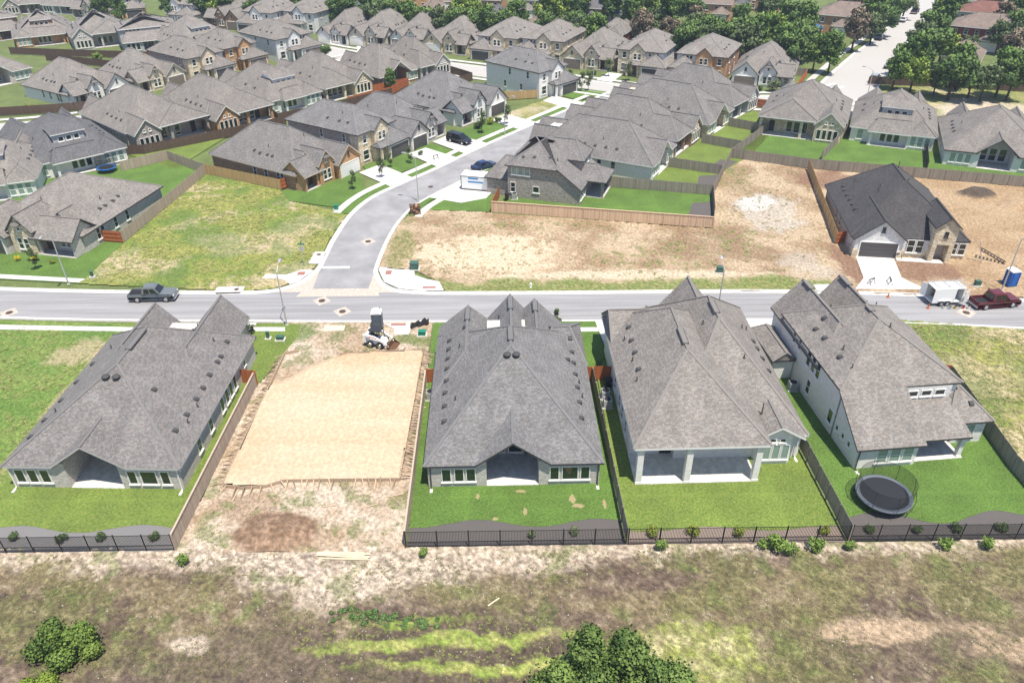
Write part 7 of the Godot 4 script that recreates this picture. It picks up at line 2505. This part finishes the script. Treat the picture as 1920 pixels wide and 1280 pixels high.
	for e in [-1, 1]:
		box(cf, Vector3(0, 0.14, e * 1.2), Vector3(4.7, 0.12, 0.12))
		box(cf, Vector3(0, 2.43, e * 1.2), Vector3(4.7, 0.08, 0.1))
	part("frame", cf, M.steel_dark, c)
	var cr := tool()
	box(cr, Vector3(0, 2.46, 0), Vector3(4.8, 0.06, 2.5))
	part("roof", cr, M.plastic_white, c)
	var cp := tool()
	box(cp, Vector3(-0.3, 2.05, 1.206), Vector3(1.7, 0.28, 0.012))
	box(cp, Vector3(0.1, 1.45, 1.206), Vector3(2.6, 0.26, 0.012))
	part("printed_band", cp, M.print_blue, c)
	# odds and ends round the trailer
	saw_horse("black saw horse lying on the new driveway, left one", 46.9, -87.6, 30)
	saw_horse("black saw horse on the new driveway, right one", 49.3, -87.6, 80)
	saw_horse("dark tool stand at the new house's path", 53.3, -94.6, 10)
	saw_horse("black saw horse in the drive of the stone two-storey house", -13.6, -135.6, 40)
	bucket("yellow bucket beside the trailer", 54.9, -81.4, "plastic_yellow")
	bucket("red bucket beside the trailer", 55.9, -81.4, "plastic_red")
	bucket("white bucket right of the red bucket", 56.5, -81.3, "plastic_white")
	bucket("white bucket at the trailer's rear wheel", 53.5, -81.4, "plastic_white")
	bucket("grey bucket between the white and yellow buckets", 54.2, -81.3, "galvanised")
	traffic_cone("traffic cone nearest the storm drain", 44.1, -85.0)
	traffic_cone("traffic cone in front of the new driveway", 47.8, -84.3)
	traffic_cone("traffic cone behind the trailer", 51.6, -81.5)
	# silt cloth slumped by the kerb
	var sc := base("silt_fence", "black silt cloth slumped beside the pavement ramp", "silt fence", Vector3(-11.0, 0, -78.2))
	var cl := tool()
	var prev := Vector3.ZERO
	for k in 10:
		var p := Vector3(-1.2 + k * 0.24, 0, 0.5 - k * 0.1 + 0.12 * sin(k * 1.7))
		if k > 0: 
			quad(cl, prev, p, p + Vector3(0.05, 0.55 + 0.18 * sin(k * 2.1) + k * 0.03, -0.3), prev + Vector3(0.05, 0.55 + 0.18 * sin((k - 1) * 2.1) + k * 0.03, -0.3), Vector3(0, 0.3, 1))
			quad(cl, prev + Vector3(0.05, 0.55, -0.34), p + Vector3(0.05, 0.55, -0.34), p + Vector3(0, 0, -0.5), prev + Vector3(0, 0, -0.5), Vector3(0, 0.3, -1))
		prev = p
	part("cloth", cl, M.plastic_black, sc)
	for k in 2:
		var q := tool()
		q.set_color(Color.WHITE)
		bar(q, Vector3(-1.0 + k * 2.0, 0, 0.3 - k * 0.8), Vector3(-1.0 + k * 2.0, 1.0, 0.3 - k * 0.8), 0.04, 0.04)
		part("stake", q, M.wood_form, sc)
	# ladder and gutter lengths at the new house's right corner
	var ld := base("ladder", "aluminium ladder leaning at the new house's right corner", "ladder", Vector3(63.4, 0, -93.8), -20)
	for e in [-0.22, 0.22]:
		var q := tool()
		bar(q, Vector3(1.0, 0.02, e), Vector3(0.0, 3.0, e), 0.05, 0.06)
		part("side_rail", q, M.galvanised, ld)
	for k in 9:
		var q := tool()
		tube(q, Vector3(0.95 - k * 0.11, 0.2 + k * 0.32, -0.22), Vector3(0.95 - k * 0.11, 0.2 + k * 0.32, 0.22), 0.018, 0.018, 5)
		part("rung", q, M.galvanised, ld)
	var sf := base("scaffold_plank", "dark plank ramp lying from the new house's right corner", "plank", Vector3(66.0, 0.1, -93.8), -35)
	for k in 8:
		var q := tool()
		q.set_color(Color(0.6, 0.6, 0.6))
		box(q, Vector3(-1.6 + k * 0.42, 1.2 - k * 0.15, 0), Vector3(0.2, 0.05, 0.9))
		part("cleat", q, M.wood_dark, sf)
	for e in [-0.4, 0.4]:
		var q := tool()
		q.set_color(Color(0.6, 0.6, 0.6))
		bar(q, Vector3(-1.8, 1.22, e), Vector3(1.6, 0.0, e), 0.06, 0.12)
		part("side_rail", q, M.wood_dark, sf)
	# white climbing frame and a blue canopy among the far trees
	var cfp := base("climbing_frame", "white lattice climbing frame under the trees of the wooded green", "climbing frame", Vector3(60.5, 0, -204.0), 20)
	var ring := []
	for k in 6:
		var t := TAU * k / 6
		ring.append([Vector3(cos(t) * 2.6, 0, sin(t) * 2.6), Vector3(cos(t + 0.5) * 2.9, 2.0, sin(t + 0.5) * 2.9), Vector3(cos(t) * 2.3, 4.2, sin(t) * 2.3)])
	for k in 6:
		var q := tool()
		var a0: Array = ring[k]
		var b0: Array = ring[(k + 1) % 6]
		for pr in [[a0[0], a0[1]], [b0[0], a0[1]], [a0[1], a0[2]], [a0[1], b0[2]], [a0[1], b0[1]], [a0[2], b0[2]], [a0[2], Vector3(0, 4.0, 0)]]:
			tube(q, pr[0], pr[1], 0.07, 0.07, 5)
		part("lattice_side", q, M.plastic_white, cfp)
	var cano := base("canopy", "blue pyramid canopy in the garden beside the wide road", "canopy", Vector3(89.5, 0, -237.0), 15)
	for k in 4:
		var q := tool()
		tube(q, Vector3(1.4 if k & 1 else -1.4, 0, 1.4 if k & 2 else -1.4), Vector3(1.4 if k & 1 else -1.4, 2.2, 1.4 if k & 2 else -1.4), 0.04, 0.04, 6)
		part("leg", q, M.galvanised, cano)
	var ct := tool()
	for k in 4:
		var t := PI / 4 + k * PI / 2
		var p0 := Vector3(cos(t) * 2.2, 2.2, sin(t) * 2.2)
		var p1 := Vector3(cos(t + PI / 2) * 2.2, 2.2, sin(t + PI / 2) * 2.2)
		tri(ct, p0, p1, Vector3(0, 3.1, 0), Vector3.UP)
		quad(ct, p0, p1, p1 - Vector3(0, 0.25, 0), p0 - Vector3(0, 0.25, 0), p0 + p1)
	part("cloth_top", ct, M.plastic_blue, cano)
	# patio furniture with blue cushions
	var tb := base("patio_table", "pale patio table on the blue-furniture house's terrace", "table", Vector3(-51.2, 0.05, -152.6), 30)
	var tt := tool()
	box(tt, Vector3(0, 0.72, 0), Vector3(1.8, 0.06, 1.0))
	part("tabletop", tt, M.plastic_white, tb)
	for k in 4:
		var q := tool()
		box(q, Vector3(0.8 if k & 1 else -0.8, 0.35, 0.4 if k & 2 else -0.4), Vector3(0.07, 0.7, 0.07))
		part("leg", q, M.plastic_white, tb)
	for k in 3:
		var q := base("patio_chair", ["blue-cushioned chair left of the pale patio table", "blue-cushioned chair behind the pale patio table", "blue-cushioned chair right of the pale patio table"][k], "chair", Vector3([-53.0, -51.6, -49.6][k], 0.05, [-152.0, -153.9, -153.2][k]), k * 80.0)
		var sq := tool()
		box(sq, Vector3(0, 0.45, 0), Vector3(0.6, 0.12, 0.6))
		part("seat", sq, M.plastic_blue, q)
		var bq := tool()
		box(bq, Vector3(0, 0.8, -0.28), Vector3(0.6, 0.6, 0.1))
		part("backrest", bq, M.plastic_blue, q)
		for j in 4:
			var lq := tool()
			box(lq, Vector3(0.26 if j & 1 else -0.26, 0.2, 0.26 if j & 2 else -0.26), Vector3(0.05, 0.4, 0.05))
			part("leg", lq, M.plastic_black, q)

func plants() -> void:
	# shrubs behind the iron fences
	var sp := [[-42.1, -45.2, 0.9, 0], [-37.9, -44.9, 1.0, 0], [-34.7, -45.0, 0.9, 0], [-30.2, -45.0, 0.9, 0], [1.5, -44.9, 0.7, 2], [5.1, -45.1, 0.8, 2], [11.6, -44.9, 1.1, 1], [15.0, -45.0, 1.15, 1], [18.9, -44.9, 1.1, 1], [26.0, -44.9, 1.0, 1], [29.9, -45.1, 0.9, 0], [33.9, -45.0, 0.9, 0], [37.2, -45.1, 1.0, 0], [41.0, -45.1, 1.0, 0]]
	var sl := ["dark shrub, leftmost behind the left garden's iron fence", "dark shrub second from left behind the left garden's iron fence", "dark shrub third from left behind the left garden's iron fence", "dark shrub nearest the wood fence in the left garden", "pale spiky plant in the middle garden's mulch, left one", "pale spiky plant in the middle garden's mulch, right one", "yellow-green round shrub nearest the middle garden", "yellow-green round shrub second from the middle garden", "yellow-green round shrub third from the middle garden", "yellow-green round shrub nearest the trampoline fence", "dark shrub first in the trampoline garden's bed", "dark shrub second in the trampoline garden's bed", "dark shrub third in the trampoline garden's bed", "dark shrub fourth in the trampoline garden's bed"]
	for k in sp.size(): shrub(sl[k], sp[k][0], sp[k][1], sp[k][2], sp[k][3], "shrubs along the iron fences")
	var ws := [[-26.9, -42.4, 1.1], [-7.4, -43.0, 0.9], [12.2, -43.4, 1.1], [20.4, -43.4, 1.0], [21.6, -43.1, 1.7], [22.6, -42.8, 1.3], [24.6, -43.2, 1.4], [27.6, -43.2, 1.0], [35.2, -43.2, 1.2], [38.8, -43.3, 1.2], [43.0, -43.4, 1.1]]
	var wl := ["weed clump at the corner of the left garden fence", "weed clump at the left corner of the middle iron fence", "weed clump outside the fence by the first yellow-green shrub", "weed clump just left of the big leafy weed", "big leafy weed growing through the iron fence", "yellowish weed clump right of the big leafy weed", "long green weed clump along the iron fence", "bright weed clump at the foot of the trampoline fence", "green weed clump below the trampoline bed, left one", "green weed clump below the trampoline bed, right one", "weed clump below the rightmost iron panels"]
	for k in ws.size(): shrub(wl[k], ws[k][0], ws[k][1], ws[k][2], 3, "weed clumps outside the iron fences")
	# big bushes on the field
	var big := []
	for q in [[-1.9, 1.0, 0.3, 1.1], [-0.6, 2.4, -0.6, 0.9], [-0.4, 1.4, -0.2, 1.2], [0.9, 2.2, -0.6, 0.95], [1.3, 1.0, 0.2, 1.2], [2.5, 1.6, 0.3, 0.9], [3.3, 0.8, 0.8, 0.8], [-0.5, 3.2, -0.7, 0.5], [0.7, 2.8, -0.8, 0.5], [-2.9, 0.6, 0.9, 0.8], [0.2, 0.7, 1.4, 1.4], [-1.6, 2.0, 0.2, 0.6], [1.8, 1.9, 0.0, 0.6]]:
		big.append([Vector3(q[0] * 1.85, q[1] * 1.75, q[2] * 1.6), q[3] * 1.45])
	thicket("tree", "leafy young tree at the bottom edge of the picture", 5.9, -30.2, big, 36000, 0.1, Color(.05, .10, .02), Color(.18, .26, .055), 61)
	thicket("bush", "dark green bush with bright new leaves at lower left", -32.2, -34.2, [[Vector3(-0.9, 1.6, -0.2), 1.05], [Vector3(1.0, 1.4, -0.4), 1.05], [Vector3(-2.0, 0.8, 0.2), 0.8], [Vector3(-0.7, 2.6, -0.4), 0.6], [Vector3(1.8, 0.7, 0.2), 0.7], [Vector3(0, 0.7, 0.8), 1.0], [Vector3(-0.5, 2.3, 0), 0.5], [Vector3(0.5, 2.0, -0.1), 0.5]], 11000, 0.09, Color(.04, .09, .015), Color(.2, .28, .045), 62)
	thicket("bush", "low bright green bush below the dark one at lower left", -32.8, -31.4, [[Vector3(-0.9, 0.4, 0), 0.6], [Vector3(0.3, 0.5, -0.2), 0.7], [Vector3(1.2, 0.35, 0.4), 0.55], [Vector3(0.2, 0.3, 0.9), 0.7]], 6000, 0.08, Color(.10, .17, .015), Color(.3, .38, .05), 63)
	var mats := []
	var mr := RandomNumberGenerator.new()
	mr.seed = 31
	for k in 46:
		var mx := mr.randf_range(-2.0, 7.0)
		mats.append([Vector3(mx, 0.06, mx * 0.12 + mr.randfn() * 0.3), mr.randf_range(0.12, 0.3)])
	thicket("bush", "mat of dark green weeds at the edge of the muddy ruts", -12.6, -37.2, mats, 9000, 0.045, Color(.06, .13, .03), Color(.16, .25, .08), 64)
	sapling("young tree on the left house's front lawn", -30.6, -75.6, 3.6, 0)
	sapling("young tree behind the middle house's right gable", 5.5, -78.0, 2.6, 1)
	sapling("young tree behind the left corner of the white-columned house", 16.2, -77.9, 2.8, 2)
	sapling("young tree in the corner house's front lawn by the lamp", -65.2, -93.9, 3.6, 0)
	sapling("young tree at the left edge on the corner house's lawn", -75.6, -95.2, 3.4, 1)
	sapling("young tree nearest the curve on the tan house's lawn", -26.4, -121.6, 3.4, 1)
	sapling("young tree beside the tan house's drive", -22.2, -126.6, 3.6, 2)
	sapling("young tree on the stone two-storey house's lawn", -18.0, -133.8, 3.2, 0)
	sapling("young tree by the stone two-storey house's path", -21.4, -131.8, 2.8, 1)
	sapling("tall young tree at the double-garage house", -5.6, -150.2, 4.6, 1)
	sapling("young tree in front of the white gabled garage", -0.6, -155.4, 4.2, 2)
	sapling("left of the pair of young trees on the corner lawn", 16.6, -179.6, 4.6, 0)
	sapling("right of the pair of young trees on the corner lawn", 18.2, -180.2, 4.6, 1)
	sapling("slim young tree beside the cross street", 14.2, -183.6, 4.0, 2)
	sapling("young tree beyond the dark blue car", 12.2, -154.0, 3.8, 0)
	sapling("young tree before the white two-storey house's door", 28.6, -188.4, 4.6, 1)
	sapling("young tree left of the white two-storey house", 24.2, -192.4, 4.6, 2)
	tree("conical garden tree behind the orange-fenced lawn", -27.6, -181.2, 0.52, 1, "", 1.1)
	tree("bright green bushy tree in the third-row garden", -108.0, -209.5, 0.42, 3, "", 0.9)
	tree("dark green bushy tree beside the bright one in the third-row garden", -99.6, -208.2, 0.42, 1, "", 0.9)
	tree("small tree on the verge of the second street", -48.6, -212.0, 0.5, 0)
	var fs := [[-66.8, -96.5, 0.9, 4, "yellow shrub, left one at the corner house's porch"], [-69.2, -96.6, 0.9, 4, "yellow shrub, right one at the corner house's porch"], [-63.8, -95.6, 0.8, 1, "small shrub in the corner house's mulch bed"], [60.2, -177.6, 3.0, 2, "big silvery shrub before the white dark-trimmed house"], [57.0, -178.2, 1.8, 0, "dark shrub left of the big silvery shrub"], [-6.4, -153.2, 2.0, 0, "shrub bed by the double-garage house"], [-4.0, -155.8, 1.7, 1, "light shrub by the white gabled house's porch"], [-2.4, -157.2, 1.5, 0, "round shrub by the white gabled garage"], [-16.6, -137.8, 1.0, 2, "grey-green shrub on the strip beside the stone house's drive"], [-36.0, -222.0, 2.4, 0, "clipped hedge before the cream gabled house"], [-33.0, -220.6, 2.2, 1, "light hedge before the cream gabled house"], [20.6, -193.6, 1.6, 0, "shrub by the dark-trimmed cream house's porch"], [-69.4, -190.0, 2.0, 0, "hedge at the stone two-storey house on the second street"], [-105.0, -168.6, 1.8, 1, "light shrub by the second street's red fence"], [-119.0, -170.0, 3.0, 0, "large shrub at the left edge of the second street"], [-46.0, -161.5, 1.8, 3, "bright shrub in the blue-furniture house's garden"]]
	for q in fs: shrub(q[4], q[0], q[1], q[2], q[3])
	for t in [
		[-130.5, -265.3, 1.08, 0],
		[-124.6, -264.0, 0.97, 1],
		[-109.1, -267.1, 1.21, 0],
		[-104.5, -266.7, 1.07, 2],
		[-98.7, -264.7, 1.15, 0],
		[-93.9, -264.3, 1.11, 3],
		[-88.7, -263.2, 1.31, 0],
		[-84.6, -263.8, 1.18, 1],
		[-78.8, -259.0, 1.28, 0],
		[-75.5, -262.5, 1.18, 2],
		[-71.1, -261.3, 1.13, 0],
		[-66.5, -260.2, 1.19, 1],
		[-62.4, -259.9, 1.07, 0],
		[-58.0, -258.8, 1.16, 2],
		[-54.2, -254.1, 1.08, 1],
		[-50.8, -254.8, 1.31, 0],
		[-42.1, -248.3, 1.40, 0],
		[-39.4, -242.5, 1.18, 2],
		[-33.7, -242.9, 1.28, 0],
		[-29.2, -241.2, 1.08, 1],
		[-24.2, -236.1, 1.20, 0],
		[-19.2, -233.5, 1.25, 2],
		[-14.5, -231.0, 1.27, 0],
		[-10.3, -230.3, 1.19, 0],
		[-6.0, -227.2, 1.19, 1],
		[-39.4, -261.5, 1.16, 1],
		[-45.6, -269.5, 1.25, 0],
		[-13.5, -254.7, 1.26, 3],
		[-11.2, -251.1, 1.03, 3],
		[-1.4, -230.4, 1.17, 0],
		[2.7, -232.5, 1.23, 1],
		[12.6, -250.6, 1.35, 3],
		[15.3, -252.3, 1.20, 3],
		[22.2, -252.8, 1.19, 0],
		[19.0, -227.4, 1.14, 0],
		[21.5, -223.7, 1.09, 2],
		[22.5, -211.1, 1.25, 1],
		[15.5, -218.9, 1.24, 2],
		[10.3, -231.7, 1.08, 0],
		[32.0, -253.2, 1.40, 0],
		[36.2, -240.3, 1.23, 1],
	]:
		tree("leafy tree in the green belt right behind the far row of houses", t[0], t[1], t[2], int(t[3]), "trees in the belt behind the far row")
	for t in [
		[42.2, -250.0, 1.21, 3],
		[46.0, -238.0, 1.35, 1],
		[51.9, -252.2, 1.12, 0],
		[55.1, -245.9, 1.17, 0],
		[35.7, -218.7, 1.19, 4],
		[39.0, -231.7, 1.18, 2],
		[52.3, -224.9, 1.15, 2],
		[54.3, -215.5, 1.24, 0],
		[55.1, -207.9, 1.25, 0],
		[50.2, -206.9, 1.19, 2],
		[49.0, -217.0, 1.13, 0],
		[59.8, -210.6, 1.33, 0],
		[60.1, -203.0, 1.30, 2],
		[44.7, -202.3, 1.32, 0],
		[65.5, -211.3, 1.18, 1],
		[71.9, -220.5, 1.21, 3],
		[68.1, -200.1, 1.18, 1],
		[68.5, -194.3, 1.25, 0],
		[77.1, -213.4, 1.19, 0],
		[82.8, -227.1, 1.20, 1],
		[81.2, -236.4, 1.27, 0],
		[79.2, -250.8, 1.10, 2],
		[43.8, -225.5, 0.83, 4],
		[45.2, -219.9, 0.87, 4],
		[53.9, -235.7, 0.97, 4],
		[69.5, -245.4, 0.96, 0],
	]:
		tree("leafy tree in the wooded green between the far row and the wide road", t[0], t[1], t[2], int(t[3]), "trees in the wooded green")
	for t in [
		[74.9, -194.8, 0.98, 1],
		[77.9, -192.6, 1.12, 1],
		[74.5, -203.4, 1.25, 0],
		[92.3, -215.6, 1.23, 4],
		[100.8, -224.3, 1.10, 2],
		[107.1, -232.0, 1.17, 0],
		[108.4, -243.9, 1.32, 1],
		[118.7, -250.5, 1.05, 0],
		[124.4, -258.3, 1.16, 2],
	]:
		tree("roadside tree on the left side of the wide road at upper right", t[0], t[1], t[2], int(t[3]), "trees left of the wide road")
	for t in [
		[124.8, -234.9, 1.41, 1],
		[112.9, -215.8, 1.31, 0],
		[107.9, -210.4, 1.17, 2],
		[101.2, -192.0, 1.42, 0],
		[96.6, -188.2, 1.14, 1],
		[94.9, -189.7, 0.99, 0],
		[87.9, -178.8, 0.99, 1],
		[90.6, -175.9, 1.01, 3],
		[107.9, -199.3, 1.11, 3],
		[96.2, -169.7, 1.31, 0],
		[101.7, -177.4, 1.15, 1],
		[102.6, -168.3, 1.07, 2],
		[107.7, -171.5, 1.19, 1],
		[108.6, -168.8, 1.17, 0],
		[116.4, -180.7, 1.12, 2],
		[121.4, -192.1, 1.16, 4],
		[130.0, -212.0, 1.11, 2],
		[137.0, -218.8, 1.31, 0],
		[137.1, -226.0, 1.20, 4],
		[137.1, -252.1, 1.14, 0],
		[145.8, -236.4, 1.15, 1],
		[120.8, -209.8, 0.68, 2],
		[148.3, -252.5, 1.17, 0],
		[155.0, -257.6, 1.10, 2],
		[101.3, -171.0, 0.89, 0],
		[95.1, -173.9, 0.77, 2],
	]:
		tree("garden tree right of the wide road in the upper right corner", t[0], t[1], t[2], int(t[3]), "trees right of the wide road")
	# weeds and stones
	var r := RandomNumberGenerator.new()
	r.seed = 5
	var weeds := []
	var dry := []
	var stones := []
	for k in 22000:
		var x := r.randf_range(-48, 48)
		var z := r.randf_range(-43.4, -20)
		var n := na.get_noise_2d(x * 0.9 - 40, z * 1.1 + 30) + 0.5 * nb.get_noise_2d(x, z)
		var g := spot(x, z, -3.0, -34.4, 13.0, 2.9, 0.5) + spot(x, z, 13.2, -33.2, 6.3, 3.0, 0.55)
		if n + r.randf_range(-0.35, 0.25) < 0.0 and g < 0.3: continue
		var h: float = shade_field(x, z)[1]
		var c: Color
		if g > 0.3:
			if r.randf() < 0.25: continue
			c = Color(.16, .22, .035).lerp(Color(.3, .31, .085), r.randf())
		else: c = Color(.09, .115, .03).lerp(Color(.24, .21, .09), r.randf())
		var s := r.randf_range(0.5, 1.3)
		weeds.append([Vector3(x, h, z), r.randf() * TAU, Vector3(s, s * 0.6, s), c * (0.95 if g > 0.3 else 0.75)])
	for k in 9000:
		var x := r.randf_range(-48, 48)
		var z := r.randf_range(-43.6, -20)
		var h: float = shade_field(x, z)[1]
		var w := 0.06 + 0.5 * smoothstep(0.05, 0.35, na.get_noise_2d(x * 1.3 + 5, z * 1.3)) + exp(-pow((x + 10) / 14.0, 2.0)) * (0.6 if z < -38 else 0.05)
		if r.randf() > w: continue
		var s := r.randf_range(0.02, 0.07) * (2.0 if r.randf() < 0.05 else 1.0)
		stones.append([Vector3(x, h, z), r.randf() * TAU, Vector3(s, s * 0.7, s * r.randf_range(0.7, 1.3)), Color(.38, .33, .27).lerp(Color(.72, .67, .58), pow(r.randf(), 2.0))])
	for k in 5000:
		var x := r.randf_range(-27.2, -9.4)
		var z := r.randf_range(-79, -44)
		if Geometry2D.is_point_in_polygon(Vector2(x, z), pad_poly): continue
		var h: float = shade_pad(x, z)[1]
		if Vector2((x + 20.2) / 4.2, (z + 45.7) / 2.7).length() < 1.0: continue
		if r.randf() < 0.5:
			var s := r.randf_range(0.02, 0.06)
			stones.append([Vector3(x, h, z), r.randf() * TAU, Vector3(s, s * 0.7, s), Color(.5, .42, .34).lerp(Color(.78, .7, .6), r.randf())])
		elif nb.get_noise_2d(x * 0.7 + 17, z * 0.7 - 8) > 0.08:
			var s := r.randf_range(0.6, 1.4)
			weeds.append([Vector3(x, h, z), r.randf() * TAU, Vector3(s, s * 0.8, s), Color(.1, .16, .04).lerp(Color(.26, .28, .1), r.randf())])
	for k in 16000:
		var x := r.randf_range(-18, 64)
		var z := r.randf_range(-130, -86.7)
		var nn := nb.get_noise_2d(x, z) + 0.4 * na.get_noise_2d(x * 0.6, z * 0.6)
		if nn < 0.12: continue
		if not Geometry2D.is_point_in_polygon(Vector2(x, z), lot_poly): continue
		var s := r.randf_range(0.8, 2.0)
		weeds.append([Vector3(x, 0, z), r.randf() * TAU, Vector3(s, s * 0.6, s), Color(.15, .19, .06).lerp(Color(.36, .31, .15), r.randf())])
	scatter("weeds", "low weeds and grass tufts over the open ground", "weeds", tuft_mesh(12, 0.16, 0.14, 0.016, 3), M.leaf, weeds)
	var sm: StandardMaterial3D = M.rock.duplicate()
	sm.vertex_color_use_as_albedo = true
	sm.albedo_color = Color(1, 1, 1)
	scatter("stones", "pale stones scattered over the field and the building plot", "stones", stone_mesh(4), sm, stones)
	# ragged tall grass on the weedy corner plots
	var tg := []
	for k in 24000:
		var x := r.randf_range(-80, -26)
		var z := r.randf_range(-129, -44)
		var p := Vector2(x, z)
		var ok := false
		if Geometry2D.is_point_in_polygon(p, weedy_poly): ok = true
		elif x < -46.8 and z > -79: ok = true
		if not ok: continue
		if na.get_noise_2d(x, z) + 0.6 * nb.get_noise_2d(x, z) + r.randf_range(-0.2, 0.2) < -0.05: continue
		var s := r.randf_range(0.9, 2.2)
		tg.append([Vector3(x, 0, z), r.randf() * TAU, Vector3(s, s * 0.6, s), Color(.13, .2, .04).lerp(Color(.34, .33, .12), r.randf())])
	for k in 8000:
		var x := r.randf_range(47.2, 75)
		var z := r.randf_range(-77.5, -44.5)
		if z < -78.6 + (x - 47) * 0.2: continue
		var s := r.randf_range(0.8, 2.0)
		tg.append([Vector3(x, 0, z), r.randf() * TAU, Vector3(s, s * 0.6, s), Color(.15, .19, .05).lerp(Color(.42, .36, .18), r.randf())])
	scatter("rough_grass", "rough grass on the vacant plots beside the streets", "grass", tuft_mesh(12, 0.18, 0.14, 0.018, 8), M.leaf, tg)

var lot_poly := PackedVector2Array([Vector2(-8.5, -86.8), Vector2(37, -86.6), Vector2(43, -87), Vector2(45.5, -99), Vector2(51, -128), Vector2(40, -134), Vector2(33.2, -117.5), Vector2(30.6, -105), Vector2(-3, -110.8), Vector2(-14, -111), Vector2(-17, -104), Vector2(-17.6, -94)])
var weedy_poly := PackedVector2Array([Vector2(-57.4, -90.2), Vector2(-35, -87.9), Vector2(-29, -91), Vector2(-27.2, -96), Vector2(-26.2, -111), Vector2(-36, -117), Vector2(-38.5, -121.4), Vector2(-53.4, -129), Vector2(-56.5, -102)])
